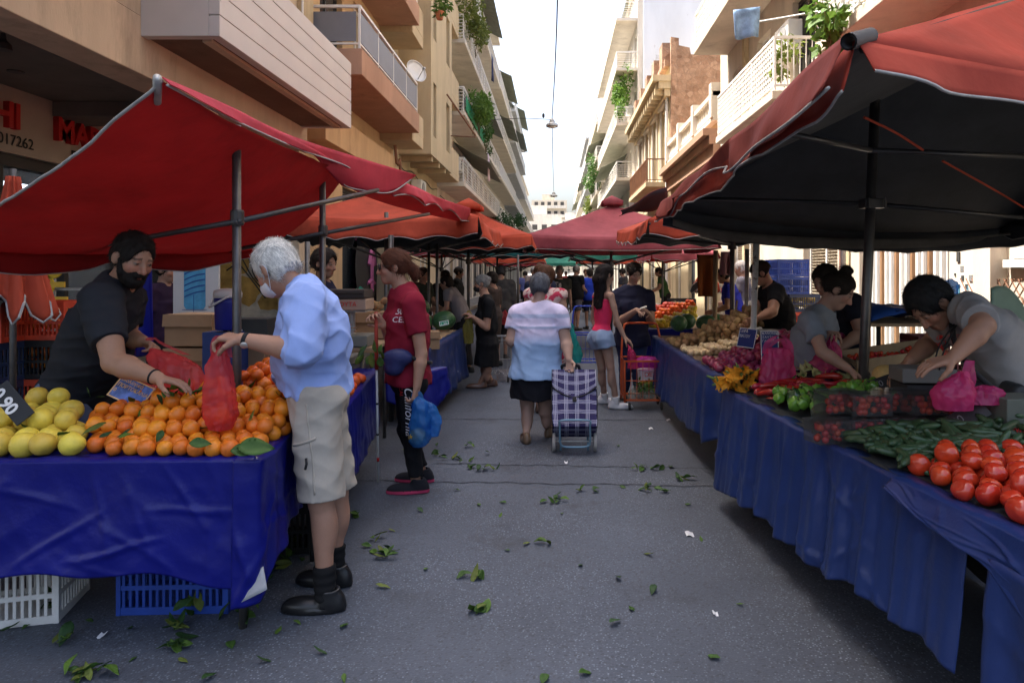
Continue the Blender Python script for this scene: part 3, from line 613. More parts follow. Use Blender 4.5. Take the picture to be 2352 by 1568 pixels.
# the end of the street: white blocks on rising ground
q = MB(); q.grid([[(x, y, max(0, (y-135)*.09)+.004) for x in np.linspace(-70, 70, 8)] for y in np.linspace(132, 330, 12)]); props(q.build('hill', M_PAVE), kind='structure')
far = [(-11, 150, 9, 9, 'white block left of the far street end'), (-3.5, 158, 10, 15, 'white house with a dark roof terrace in the middle of the far end'), (4, 152, 9, 11, 'cream block right of the far street end'), (-9, 190, 12, 19, 'tall pale block high on the far hill'), (6, 200, 14, 17, 'wide white block on the far hill right of the lamp'), (-2, 232, 12, 26, 'white building topped with a small turret on the far hill')]
for i, (x, y, w, h, lb) in enumerate(far):
    t = T('far_house', lb, 'building', (x, y, 0)); zb = max(0, (y-135)*.09)-1; q = MB(); q.box(x-w/2, x+w/2, y, y+10, zb, h); q.box(x-w*.2, x+w*.15, y+2, y+8, h, h+2.2); q.build('wall', [M_WHITE, M_CREAM][i % 3 == 2], t)
    for z in np.arange(zb+3, h-2.5, 3.1):
        q = MB(); q.box(x-w/2+.4, x+w/2-.4, y-1.3, y-.01, z, z+.2); q.box(x-w/2+.4, x+w/2-.4, y-1.3, y-1.2, z+.2, z+1.0); q.build('balcony', M_WHITE, t)
        for k in np.arange(x-w/2+1, x+w/2-1.2, 2.2): q = MB(); q.box(k, k+1.2, y-.05, y+.05, z+.3, z+2.3); q.build('window', M_DARKF, t)
plant('street_tree', 'small green tree at the far left end of the street', (-5.2, 118, 8.5), (1.6, 2, 2.5), 600, .5, 0, 41)

def ac_unit(label, x, s, y, z):
    t = T('air_conditioner', label, 'air conditioner', (x, y, z-.3)); q = MB(); q.box(x-.16, x+.16, y-.4, y+.4, z-.28, z+.28); q.build('case', M_PLW, t, bev=.02)
    MB().lathe((x-s*.161, y-.1, z), [(.2, 0), (.22, .012), (.03, .012), (0, .015)], 18, (-s, 0, 0)).build('fan_grille', mat('grey_grille', (.3, .3, .3)), t); q = MB(); q.box(min(x, x+s*.25), max(x, x+s*.25), y-.3, y-.26, z-.33, z-.29); q.box(min(x, x+s*.25), max(x, x+s*.25), y+.26, y+.3, z-.33, z-.29); q.build('bracket', M_GALV, t)
for a in (('air conditioner on the wall of the peach grey panel balcony', -4.35, -1, 16.9, 8.9), ('air conditioner under the bay of the ochre building', -4.35, -1, 21.8, 4.2), ('air conditioner on the first white balcony of the left block', -4.4, -1, 31.0, 6.4), ('air conditioner high on the left white block', -4.4, -1, 35.0, 12.4), ('air conditioner under the lowest tall white balcony on the right', 4.6, 1, 41.5, 5.6), ('second air conditioner beside the lowest tall white balcony', 4.6, 1, 44.0, 5.6), ('air conditioner at mid height of the tall white block', 4.6, 1, 42.5, 11.6)): ac_unit(*a)
for i, (x, y, z) in enumerate([(6.0, 41, 22), (7.5, 43, 22), (5.4, 47, 18.5), (-5.0, 46, 17.2), (5.6, 80, 19.2), (-5.5, 64, 19.2)]):
    q = MB(); q.tube([(x, y, z), (x, y, z+2.4)], .03, 6)
    for k in range(5): q.tube([(x-.5+.05*k, y+.05, z+1.5+.2*k), (x+.5-.05*k, y+.05, z+1.5+.2*k)], .018, 5)
    q.tube([(x, y+.05, z+1.4), (x, y+.05, z+2.4)], .02, 5); q.thing('roof_antenna', ['antenna nearest the street on the penthouse roof', 'antenna at the middle of the penthouse roof', 'antenna on the tall white block roof edge', 'antenna on the cream left block roof', 'antenna on the grey right block roof', 'antenna on the grey left block roof'][i], 'antenna', M_GALV, loc=(x, y, z))
for i, (y0, y1, z, x) in enumerate([(12.5, 26, 4.72, -4.5), (27, 60, 4.6, -4.55), (20, 39, 4.75, 4.72)]): q = MB(); q.tube([(x, y0+(y1-y0)*u, z-.12*math.sin(math.pi*u*6)**2) for u in np.linspace(0, 1, 60)], .015, 5); q.thing('wall_cable', ['loose black cable clipped along the peach walls', 'loose black cable along the far left walls', 'loose black cable along the right townhouse walls'][i], 'cable', M_WIRE)
# ---------------- cables and hanging street lamps
def lamp(p, label, s=1):
    t = T('hanging_street_lamp', label, 'street lamp', p); p = V3(p); MB().lathe(p, [(.0, .02), (.2*s, .0), (.24*s, .03), (.22*s, .1*s), (.12*s, .16*s), (.09*s, .26*s), (.05*s, .3*s), (.02, .34*s)], 20).build('lamp_housing', M_GALV, t, smooth=False)
    MB().lathe(p-V3((0, 0, .03)), [(.0, -.02), (.12*s, -.0), (.17*s, .03)], 16).build('lens', mat('lamp_lens', (.7, .7, .68), rough=.2), t); return t
L1 = W(1268, 292, 26); L2 = W(1272, 452, 52); lamp(L1, 'grey street lamp hung on a cable over the middle of the street', 1); lamp(L2, 'smaller looking street lamp hanging farther down the street', 1.2)
def cable(pts, label, r=.012, sag=0):
    q = MB(); q.tube(pts, r, 6); q.thing('overhead_cable', label, 'cable', M_WIRE)
cable(spline([W(1282, -60, 12), W(1278, 80, 16), W(1273, 190, 20.5), L1+V3((0, 0, .33))], 20), 'black cable running along the street above the lamp', .015)
cable([L1+V3((0, 0, .3)), W(1270, 380, 38), L2+V3((0, 0, .4))], 'thin cable between the two hanging street lamps', .014)
cable(spline([W(1135, 275, 27), W(1200, 272, 26.5), L1+V3((-.35, 0, .3)), L1+V3((0, 0, .28))], 16), 'thin side cable from the left buildings to the lamp', .012)
q = MB(); p = L1+V3((-.33, 0, .34)); q.lathe(p, [(.02, 0), (.05, .05), (.05, .14), (.02, .18)], 10); q.thing('cable_junction', 'small dark junction on the cable left of the nearer lamp', 'junction', M_WIRE)
# ---------------- stall cloth, canopies, tables
def tarp(name, c, c2=None): return mat(name, c, rough=.34, spec=.32, var=.12, vs=3, bump=.2, bs=55, bdist=.006, dirt=(tuple(x*1.4+.003 for x in c), 2.5, .6, .85))
M_TARP = tarp('blue_tarpaulin', (.003, .006, .15)); M_TARP2 = tarp('faded_blue_tarpaulin', (.014, .031, .125)); M_TARPB = mat('tarpaulin_grey_back', (.3, .31, .33), rough=.6, var=.25, vs=4)
def fabric(name, c, tl=.25): return mat(name, c, rough=.75, spec=.2, var=.2, vs=2.5, bump=.35, bs=9, transl=tl, dirt=(tuple(x*.5 for x in c), 1.6, .55, .85), bdist=.015)
M_RED1 = fabric('red_canvas', (.31, .012, .012), .2); M_PINKR = fabric('rose_red_canvas', (.6, .07, .1), .35); M_ORG = fabric('orange_red_canvas', (.55, .088, .045), .28)
M_MAR = fabric('maroon_canvas', (.36, .085, .105), .3); M_DULL = fabric('faded_red_canvas', (.24, .052, .042), .12); M_TEAL = fabric('teal_canvas', (.02, .14, .15), .3); M_GREEN = fabric('green_canvas', (.06, .3, .22), .35)
M_LINE = mat('dark_lining', (.058, .063, .07), rough=.75, spec=.25, var=.25, vs=2, bump=.3, bs=10, bdist=.015); M_TRIM = mat('grey_hem_tape', (.36, .355, .34), rough=.85, var=.25, vs=12)
M_REDIN = fabric('red_underside', (.4, .035, .03), .3); M_BARK = mat('dark_frame_tube', (.07, .068, .066), rough=.4, metal=.5, var=.2)
def hem_strip(mb, top, bot, n_v=6, amp=.02, seed=0, mats=(0, 1, 0)):
    top = np.array(top); bot = np.array(bot); n = len(top); tz = np.linspace(0, 1, n_v); P = np.zeros((n, n_v, 3))
    out = np.cross(np.gradient(top, axis=0), (0, 0, 1)); out /= np.linalg.norm(out, axis=1, keepdims=True)+1e-9
    for j, t in enumerate(tz):
        P[:, j] = top*(1-t)+bot*t; P[:, j] += out*(amp*t*wnoise(P[:, j], 9, seed)+amp*1.6*t*wnoise(P[:, j], 4.3, seed+3))[:, None]
    mb.grid(P, .004, mats); return P[:, -1]
def canopy(name, label, cor, apex, mo, mi, drop=.22, sag=(.05,)*4, cap=False, pole_base=None, scal=.05, seed=0, nseg=22, frame=True, group=None, edges=(0, 1, 2, 3), pole_r=.028, arms=(0, 1, 2, 3), pole_top=None, drops=None, val_in=None):
    """a pole canopy: four corners (round the outline), an apex, a hanging valance with a taped hem"""
    cor = [V3(c) for c in cor]; apex = V3(apex); pb = V3(pole_base) if pole_base is not None else V3((apex[0], apex[1], 0))
    t = T(name, label, 'canopy', pb, group); mb = MB(); nv = 14; hems = []
    for e in range(4):
        a, b = cor[e], cor[(e+1) % 4]; us = np.linspace(0, 1, nseg); E_ = np.array([a+(b-a)*u-V3((0, 0, sag[e]*4*u*(1-u))) for u in us])
        P = np.zeros((nseg, nv, 3))
        for j, v in enumerate(np.linspace(0.0, 1, nv)):
            P[:, j] = apex+(E_-apex)*v; P[:, j, 2] -= .10*math.sin(math.pi*v)*np.sin(math.pi*us)*.9+.02*math.sin(math.pi*v)
            P[:, j, 2] += .012*wnoise(P[:, j], 6, seed+e)*math.sin(math.pi*min(1, v*1.05))
        if P[nseg//2, nv//2] @ np.zeros(3) == 0:
            nn = np.cross(P[1, 5]-P[0, 5], P[0, 6]-P[0, 5])
            if nn[2] < 0: P = P[::-1]; 
        mb.grid(P, .006, (0, 1, 0))
        if e in edges:
            d = drops[e] if drops else drop; k = max(2, round(np.linalg.norm(b-a)/.55)); bot = E_.copy(); o = nrm(np.cross(b-a, (0, 0, 1)));
            if o @ ((a+b)/2-apex) < 0: o = -o
            dz = d*(1-scal/d*np.abs(np.cos(math.pi*us*k))) if scal else np.full(nseg, d)
            us2 = np.linspace(0, 1, nseg*3); E2 = np.stack([np.interp(us2, us, E_[:, i]) for i in range(3)], 1); dz2 = d-scal*np.abs(np.cos(math.pi*us2*k))
            bot = E2-np.outer(dz2, (0, 0, 1))+o*(.04+.03*np.sin(us2*17+seed))[:, None]
            tp = E2+o*.003
            if np.cross(tp[-1]-tp[0], (0, 0, -1)) @ o < 0: tp = tp[::-1]; bot = bot[::-1]
            hems.append(hem_strip(mb, tp, bot, 6, .022, seed+e, (0, 1, 0)))
    cv = mb.build('canopy_cloth', [mo, mi], t, smooth=True)
    if hems:
        q = MB()
        for h in hems: q.tube(h, .0052, 5)
        q.build('hem_tape', M_TRIM, cv, smooth=True)
    if cap:
        q = MB(); s = cap
        for e in range(4):
            a = apex+(cor[e]-apex)*s+V3((0, 0, .16)); b2 = apex+(cor[(e+1) % 4]-apex)*s+V3((0, 0, .16)); us = np.linspace(0, 1, 12); E_ = np.array([a+(b2-a)*u for u in us]); top = apex+V3((0, 0, .2))
            P = np.array([[top+(p-top)*v for v in (0, .5, 1)] for p in E_]); 
            if np.cross(P[1, 1]-P[0, 1], P[0, 2]-P[0, 1])[2] < 0: P = P[::-1]
            q.grid(P, .006)
            bt = E_-np.outer(.07+.03*np.abs(np.sin(us*9)), (0, 0, 1)); hem_strip(q, E_, bt, 3, .02, e, (0, 0, 0))
        q.build('vent_cap', mo, cv, smooth=True)
    if frame:
        q = MB(); pt = pole_top if pole_top is not None else apex-V3((0, 0, .03)); q.tube([pb, pt], pole_r, 10); q.build('pole', M_METAL, t, smooth=True)
        cl = pb+(V3(pt)-pb)*((apex[2]-.75)/(apex[2]-pb[2]))
        MB().lathe(cl, [(pole_r*1.7, -.05), (pole_r*1.9, -.045), (pole_r*1.9, .045), (pole_r*1.7, .05)], 12).build('collar', M_BARK, t)
        for e in arms: q = MB(); q.tube([cl, cor[e]-V3((0, 0, .05))], .014, 8); q.build('arm', M_BARK, t, smooth=True)
        for e in arms: q = MB(); q.tube([apex-V3((0, 0, .06)), apex*.02+cor[e]*.98-V3((0, 0, .02))], .016, 8); q.build('rib', M_BARK, t, smooth=True)
    return t
# ---- near left: the big red sheet
t = T('market_canopy', 'deep red sloping canopy over the left orange stall, its near corner raised high', 'canopy', (W(545, 700, 3.55)[0], 3.55, 0)); TL = t
A = W(372, 184, 2.62); B = W(806, 392, 5.25); Cc = W(612, 572, 5.45); Dd = W(-170, 566, 3.5)
nu, nv = 34, 26; P = np.zeros((nu, nv, 3))
for i, u in enumerate(np.linspace(0, 1, nu)):
    for j, v in enumerate(np.linspace(0, 1, nv)):
        p = (A*(1-u)+B*u)*(1-v)+(Dd*(1-u)+Cc*u)*v; p[2] -= (.06+.07*math.sin(math.pi*u))*math.sin(math.pi*v)+.045*math.sin(math.pi*u); P[i, j] = p
P[..., 2] += .018*wnoise(P, 5, 2)+.010*wnoise(P*np.array((1, .4, 1)), 13, 4, True)+.004*wnoise(P, 30, 6, True)
mb = MB(); mb.grid(P[::-1]); CV = mb.build('canopy_cloth', M_RED1, t, smooth=True)
bot = P[:, -1].copy(); mb = MB(); us = np.linspace(0, 1, nu); bot2 = bot-np.outer(.05+.07*np.abs(np.sin(us*7.0)), (0, 0, 1))+np.outer(.03*np.sin(us*23), (0, 1, 0)); h = hem_strip(mb, bot, bot2, 5, .03, 3, (0, 0, 0)); mb.build('back_valance', M_RED1, CV, smooth=True)
q = MB(); q.tube(P[0], .007, 6); q.tube(h, .0052, 5); q.build('hem_tape', M_TRIM, CV, smooth=True)
# street-side flap: upper line and lower hem measured along the eave
up = spline([W(370, 178, 2.62), W(520, 242, 3.25), W(650, 305, 4.0), W(790, 352, 4.9), W(956, 402, 5.9)], 60)
lo = spline([W(384, 196, 2.6), W(520, 268, 3.2), W(680, 340, 4.1), W(806, 388, 5.0), W(790, 424, 5.0), W(850, 440, 5.25), W(900, 441, 5.5), W(945, 412, 5.85)], 60)
mb = MB(); e = hem_strip(mb, up, lo, 10, .02, 6, (0, 0, 0)); mb.build('street_flap', M_PINKR, CV, smooth=True); q = MB(); q.tube(lo, .0055, 5); q.build('hem_tape', M_TRIM, CV, smooth=True)
up = spline([W(915, 415, 5.7), W(960, 432, 6.4), W(1010, 455, 7.2), W(1080, 478, 8.6)], 50); us = np.linspace(0, 1, 50)
lo = spline([W(905, 450, 5.65), W(985, 475, 6.6), W(1030, 490, 7.6), W(1082, 520, 8.7)], 50)+np.outer(.05*np.abs(np.sin(us*11)), (0, 0, 1))
inn = spline([W(800, 430, 5.3), W(850, 455, 6.2), W(930, 480, 7.2), W(1050, 508, 8.6)], 50)
mb = MB(); hem_strip(mb, up, lo, 6, .03, 9, (0, 0, 0)); mb.build('street_flap', M_PINKR, CV, smooth=True)
mb = MB(); mb.grid(np.array([[up[i]*(1-v)+inn[i]*v-V3((0, 0, .05*math.sin(math.pi*v))) for v in np.linspace(0, 1, 6)] for i in range(50)])); mb.build('wing_cloth', M_RED1, CV, smooth=True)
q = MB(); q.tube(lo, .006, 5); q.build('hem_tape', M_TRIM, CV, smooth=True)
for (px, d, yt) in ((545, 3.55, 288), (742, 4.95, 372)):
    c = W(px, 700, d); q = MB(); q.tube([(c[0], d, 0), (c[0]-.004, d, W(px, yt, d)[2])], .022, 10); q.build('pole', M_METAL, t, smooth=True)
    MB().lathe((c[0], d, W(px, 500 if px < 600 else 530, d)[2]-.04), [(.03, 0), (.034, .01), (.034, .07), (.03, .08)], 12).build('collar', M_BARK, t)
for pts in ([W(50, 590, 4.5), W(545, 502, 3.52), W(868, 432, 5.3)], [W(385, 597, 5.3), W(742, 531, 4.92), W(985, 488, 6.6)]):
    for i in (0, 1): q = MB(); q.tube([pts[i]-V3((0, 0, .015)), pts[i+1]-V3((0, 0, .015))], .015, 8); q.build('arm', M_BARK, t, smooth=True)
q = MB(); q.tube([A+V3((.0, -.03, .0)), A+V3((-.1, .14, -.05))], .016, 10); q.build('rib_end', M_GALV, t, smooth=True)
# ---- the others
canopy('market_canopy', 'orange-red pyramid canopy behind the deep red one on the left', [(-.97, 8.6, 2.28), (-.97, 12.0, 2.28), (-3.5, 12.0, 2.25), (-3.5, 8.6, 2.28)], (-2.35, 10.2, 2.84), M_ORG, M_LINE, .27, pole_base=(-2.2, 8.9, 0), seed=3, pole_top=(-2.2, 8.9, 2.35))
canopy('market_canopy', 'orange canopy with a ruffled vent cap, third along the left side', [(-.42, 12.2, 2.24), (-.42, 15.2, 2.24), (-3.0, 15.2, 2.24), (-3.0, 12.2, 2.24)], (-1.72, 13.6, 2.85), M_ORG, M_LINE, .25, cap=.2, seed=5, pole_base=(-1.6, 12.6, 0), pole_top=(-1.6, 12.6, 2.4))
canopy('market_canopy', 'dusty maroon pyramid canopy standing out over the middle of the street', [(-.62, 13.0, 2.27), (3.1, 13.0, 2.27), (3.1, 16.6, 2.27), (-.62, 16.6, 2.27)], (1.22, 14.7, 3.02), M_MAR, M_MAR, .24, cap=.12, seed=8, scal=0.0, pole_base=(1.1, 13.4, 0), pole_top=(1.1, 13.4, 2.3))
t = canopy('market_canopy', 'orange canopy with a dark lining just behind the big right one', [(.93, 6.75, 2.1), (3.6, 6.75, 2.15), (3.6, 10.4, 2.2), (.95, 10.4, 2.2)], (2.3, 8.5, 2.72), M_ORG, M_LINE, .2, seed=11, pole_base=(2.05, 7.9, 0), pole_top=(2.05, 7.9, 2.6))
P = np.array([[W(1425+105*u+4*math.sin(v*5), 482-55*u+(14+34*u)*v+4*math.sin(u*7+v*3), 7.0+.3*v) for v in np.linspace(0, 1, 6)] for u in np.linspace(0, 1, 14)])
q = MB(); q.grid(P, .006, (0, 1, 0)); q.build('loose_flap', [M_DULL, M_LINE], t, smooth=True)
# the big right canopy
P1 = W(1966, 92, 2.0); P2 = W(1524, 472, 6.3)
t = canopy('market_canopy', 'huge faded red canopy with a black lining over the right vegetable stall', [P1, (4.6, 3.35, 2.25), (5.2, 6.6, 2.12), P2], (3.55, 4.4, 3.55), fabric('brick_red_canvas', (.33, .046, .028), .2), M_LINE, .16, sag=(.04, .03, .2, .02), drops=(.13, .2, .2, .17), scal=.02, seed=14, nseg=30, frame=False); TR = t
# its street side is older cloth: a second faded flap laid over the eave
us = np.linspace(0, 1, 70); E_ = np.array([P1+(P2-P1)*(u*1.0) for u in us]); E_[:, 2] += .012*np.sin(us*21)+.015; E_[:, 0] -= .03
lo = E_.copy(); lo[:, 2] -= .155+.03*np.sin(us*9)+.02*np.sin(us*23); lo[:, 0] -= .05+.02*np.sin(us*13)
k = us > .36; lo[k, 2] += .035; lo[k, 0] += .03
inn = E_.copy(); inn[:, 0] += .35; inn[:, 2] += .17
mb = MB(); hem_strip(mb, E_, lo, 9, .035, 17, (0, 0, 0)); mb.build('street_flap', M_DULL, t, smooth=True)
q = MB(); q.tube(lo, .006, 5); q.build('hem_tape', M_TRIM, t, smooth=True)
S_ = spline([W(1545, 502, 6.08), W(1640, 526, 6.1), W(1800, 542, 6.14), W(2000, 549, 6.2), W(2180, 547, 6.24), W(2320, 535, 6.28)], 40); q = MB(); q.grid(np.array([[p-V3((0, .0, (.02+.075*math.sin(math.pi*min(1, i/39+.08))**.4)*v))+V3((0, .012*math.sin(i*.9)*v, 0)) for v in np.linspace(0, 1, 4)] for i, p in enumerate(S_)]), .003); q.build('hem_band', mat('grey_hem_band', (.22, .21, .19), rough=.8, var=.25, transl=.4), t, smooth=True)
q = MB(); q.tube([(1.9, 4.3, 0), (2.0, 4.26, 2.70)], .03, 12); q.build('pole', M_METAL, t, smooth=True)
c = W(2004, 468, 4.27); q = MB(); q.obox(c, [(1, .1, 0), (0, 1, 0), (0, 0, 1)], (.07, .05, .028)); q.tube([c+V3((-.05, -.06, .035)), c+V3((-.05, -.06, -.035))], .006, 6); q.tube([c+V3((.05, -.06, .035)), c+V3((.05, -.06, -.035))], .006, 6); q.build('clamp', M_BARK, t, bev=.004)
for a, b_ in ((W(1590, 455, 5.2), c), (c, W(2440, 508, 4.3)), (W(1790, 303, 2.85), W(2000, 345, 3.4)), (W(2000, 345, 3.4), W(2420, 362, 3.6)), (P1+V3((.03, .02, -.02)), V3((3.5, 4.36, 3.48))), (P2+V3((.05, -.03, 0)), V3((3.5, 4.36, 3.48))), ((2.0, 4.26, 2.68), V3((3.5, 4.38, 3.48)))):
    q = MB(); q.tube([a, b_], .014, 8); q.build('arm', M_BARK, t, smooth=True)
q = MB(); d = nrm(V3((3.5, 4.36, 3.48))-P1)
for k in range(2):
    r0 = .025; q.tube([P1-d*.05, P1+d*.1], r0-.006*k, 14, cap=False)
q.build('pipe_end', mat('dull_pipe', (.06, .062, .068), rough=.6), t, smooth=True)
for a, b_ in ((W(2165, 370, 3.7), W(2420, 520, 4.3)), (W(1985, 270, 2.9), W(2120, 345, 3.3))):
    q = MB(); q.tube(spline([a, (V3(a)+b_)/2+V3((0, 0, .01)), b_], 8), .006, 5); q.build('seam_tape', M_ORG, t)
canopy('market_canopy', 'dark edge of another canopy at the right border of the picture', [(4.3, 5.0, 1.98), (6.6, 5.0, 2.0), (6.6, 6.6, 2.1), (4.3, 6.6, 2.05)], (5.6, 5.8, 2.5), M_LINE, M_LINE, .14, seed=31, frame=False)
for i, (lb, x0, x1, y0, y1, z, za, mo, mi) in enumerate([
    ('teal canopy with a black lining across the street beyond the orange ones', -2.5, .45, 17.5, 21, 2.22, 2.7, M_TEAL, M_LINE), ('dark red canopy low on the left behind the orange ones', -4.0, -2.55, 16.2, 19, 2.2, 2.6, M_MAR, M_REDIN),
    ('green canopy on the right beyond the maroon one', .55, 2.9, 22, 26, 2.2, 2.75, M_GREEN, M_LINE), ('bright orange canopy far down the left side', -3.3, -.45, 27, 31, 2.15, 2.8, M_ORG, M_ORG),
    ('bright red canopy beyond the far orange one on the left', -3.3, -.6, 33, 37, 2.1, 2.75, M_PINKR, M_ORG), ('orange canopy far down the right side', 1.0, 3.6, 28, 32, 2.15, 2.8, M_ORG, M_ORG),
    ('small red canopy in sunlight near the right wall', 2.5, 4.2, 17.6, 20.6, 2.1, 2.6, M_MAR, M_REDIN), ('last pale canopy at the far end of the market', -1.2, 2.0, 44, 48, 2.2, 2.9, M_GREEN, M_GREEN), ('farthest red canopy at the end of the left row', -3.4, -.9, 40, 44, 2.15, 2.8, M_ORG, M_ORG)]):
    canopy('market_canopy', lb, [(x0, y0, z), (x1, y0, z), (x1, y1, z), (x0, y1, z)], ((x0+x1)/2, (y0+y1)/2, za), mo, mi, .22, seed=40+i, pole_base=((x0+x1)/2+.5*(1 if i % 2 else -1), y0+.5, 0), pole_top=((x0+x1)/2+.5*(1 if i % 2 else -1), y0+.5, z+.1), nseg=14)
q = MB()
def post(label, x, d, yt, r, m, lean=0):
    c = W(x, 700, d); q = MB(); q.tube([(c[0]-lean, d, 0), (c[0], d, W(x, yt, d)[2])], r, 10); return q.thing('canopy_post', label, 'post', m, smooth=True, loc=(c[0]-lean, d, 0))
M_WOODP = mat('weathered_wood', (.3, .22, .13), rough=.85, var=.3, vs=6, stretch=(1, 1, .15), bump=.2)
M_WPOLE = mat('chipped_white_paint', (.6, .6, .58), rough=.6, var=.1, dirt=((.2, .16, .12), 12, .55, .6))
post('chipped white pole standing by the onion table sign', 1737, 6.1, 560, .026, M_WPOLE, .06); post('bare wooden post at the back of the potato stall', 1644, 8.6, 575, .03, M_WOODP, .03); post('dull steel post left of the white pole', 1716, 7.4, 572, .022, M_GALV, .02)
post('steel post behind the woman in the red shirt', 898, 7.2, 540, .028, M_METAL); post('thin steel post beside the potatoes on the left', 1004, 9.6, 560, .022, M_METAL); post('thin post left of the potatoes stall', 985, 10.5, 560, .022, M_METAL); post('steel post at the middle of the left side of the walkway', 1190, 16.9, 585, .03, M_METAL); post('short steel post behind the navy top vendor', 706, 6.8, 555, .025, M_METAL)
# ---- tables with their cloths
M_PLY = mat('plywood', (.36, .25, .15), rough=.8, var=.2, vs=3, stretch=(1, 6, 1))
def table(label, pts, z, back, legs=True):
    """pts: the street-side edge from near to far (x, y); back: x of the rear edge"""
    pts = [V3((*p, 0)) for p in pts]; c = sum(pts)/len(pts); t = T('market_table', label, 'table', ((c[0]+back)/2, c[1], 0)); q = MB(); n = len(pts)
    vs = [(p[0], p[1], z) for p in pts]+[(back, p[1], z) for p in pts[::-1]]; m = len(vs); vs += [(x, y, z-.025) for x, y, _ in vs]
    q.add(vs, [tuple(range(m)), tuple(range(2*m-1, m-1, -1))]+[(i, i+m, (i+1) % m+m, (i+1) % m) for i in range(m)]); q.build('table_top', M_PLY, t)
    s = 1 if back > c[0] else -1
    for p in (pts[0], pts[-1]):
        for x in (p[0]+.12*s, back-.1*s):
            y = p[1]+(.12 if p is pts[0] else -.12); q = MB(); q.tube([(x, y, 0), (x, y, z-.026)], .018, 8); q.build('leg', M_METAL, t, smooth=True)
    return t
def skirt(label, pts, z, bots, m, seed=0, folds=6, amp=.03, n=90, nv=22, lip=.06, back=None, side=1, name='stall_cloth', pinch=.35, crum=.012, wts=None, flare=.05):
    """cloth lying a little way over the table edge and hanging down; pts = edge polyline, bots = bottom height at each point"""
    pts = np.array([(p[0], p[1]) for p in pts], float); L = np.r_[0, np.cumsum(np.linalg.norm(np.diff(pts, axis=0), axis=1))]; ss = np.linspace(0, L[-1], n)
    E_ = np.stack([np.interp(ss, L, pts[:, k]) for k in (0, 1)], 1); bz = np.interp(ss, L, bots)+.012*np.sin(ss*13+seed)+.02*np.sin(ss*5.1+seed*2)
    tn = np.gradient(E_, axis=0); tn /= np.linalg.norm(tn, axis=1, keepdims=True); nn = np.stack([tn[:, 1], -tn[:, 0]], 1)*side
    for _ in range(3): nn = np.vstack([nn[:1], (nn[:-2]+nn[1:-1]+nn[2:])/3, nn[-1:]])
    ph = ss/L[-1]*folds*2*math.pi+1.1*np.sin(ss*2.3+seed); fo = np.sin(ph)+.45*np.sin(2.3*ph+seed); fo = np.sign(fo)*np.abs(fo)**.8*(.55+.45*np.sin(ss*1.7+seed))
    crease = [(np.random.default_rng(seed*50+i).uniform(0, 1), np.random.default_rng(seed*51+i).uniform(0, 1), np.random.default_rng(seed*52+i).uniform(0, 3.14), np.random.default_rng(seed*53+i).uniform(.004, .011)) for i in range(int(10+L[-1]*7))]
    rows = []
    for v in (-1.0, -.4): rows.append(np.c_[E_+nn*(lip*v), np.full(n, z+.012)+.004*np.sin(ss*19+seed)])
    zz = z if not hasattr(z, '__len__') else np.interp(ss, L, z)
    for v in np.linspace(0, 1, nv):
        a = min(1, v*3+.15); P = np.c_[E_+nn*(.018+flare*v+amp*a*fo*(.35+.65*v))[:, None], z+.006+(bz-z)*v]; 
        P[:, :2] += nn*(crum*a*wnoise(P, 9, seed+2, True)+crum*.8*a*wnoise(P, 22, seed+5, True))[:, None]
        cz = np.zeros(n)
        for (cs, cv, ca, cA) in crease: dd = np.abs((ss-cs*L[-1])*math.cos(ca)+(v-cv)*.5*math.sin(ca)); ll = np.abs(-(ss-cs*L[-1])*math.sin(ca)+(v-cv)*.5*math.cos(ca)); cz += cA*np.maximum(0, 1-dd/.022)*np.maximum(0, 1-ll/.22)**.5
        P[:, :2] += nn*(cz*a)[:, None]; rows.append(P)
    P = np.array(rows).transpose(1, 0, 2)
    if side > 0: P = P[::-1]
    mb = MB(); mb.grid(P, .004, (0, 1, 0)); c = P.reshape(-1, 3)
    return mb.thing(name, label, 'cloth', [m, back or M_TARPB], smooth=True, loc=(E_[:, 0].mean(), E_[:, 1].mean(), bz.min()))
Z = .785
def cover(label, pts, back, z, m):
    P = np.array([[(p[0]*(1-v)+back*v, p[1], z+.004*math.sin(v*31+p[1]*20)*math.sin(math.pi*v)) for v in np.linspace(0, 1, 12)] for p in spline([(a, b_, 0) for a, b_ in pts], 30)]); q = MB(); q.grid(P, .003); q.thing('table_cover', label, 'cloth', m, smooth=True)
cover('dark sheet spread under the vegetables of the right stall', [(1.40, 1.4), (1.335, 2.2), (1.15, 4.55)], 2.25, Z+.009, mat('dark_cover', (.02, .025, .03), rough=.7))
cover('blue sheet spread under the oranges', [(-1.25, 2.87), (-1.34, 3.5)], -3.8, Z+.009, M_TARP); cover('blue sheet spread under the tangerines', [(-1.2, 3.62), (-1.45, 5.48)], -2.25, Z+.009, M_TARP); cover('brown paper spread under the onions and potatoes', [(1.25, 5.25), (1.25, 8.35)], 2.3, Z+.009, mat('brown_paper', (.16, .11, .07), rough=.8, var=.3))
table('plywood table of oranges and grapefruit at the left front', [(-1.26, 2.9), (-1.33, 3.5)], .775, -3.9); table('plywood table of tangerines behind the old man', [(-1.2, 3.6), (-1.46, 5.5)], .775, -2.3); table('plywood table of potatoes and watermelons on the left', [(-1.31, 6.95), (-1.31, 9.4)], .775, -2.6)
table('long plywood table of vegetables at the right front', [(1.43, 1.15), (1.37, 2.0), (1.16, 4.5)], .775, 2.3); table('plywood table of onions and potatoes on the right', [(1.22, 5.3), (1.23, 8.4)], .775, 2.35); table('plywood table of citrus farther along the right', [(1.3, 9.4), (1.3, 13.5)], .775, 2.4)
skirt('crumpled deep blue tarpaulin hanging over the front of the orange table', [(-4.1, 2.8), (-2.3, 2.82), (-1.5, 2.84), (-1.26, 2.85)], Z, [.36, .345, .29, .27], M_TARP, 1, 5, .012, 260, 54, crum=.009, flare=.03)
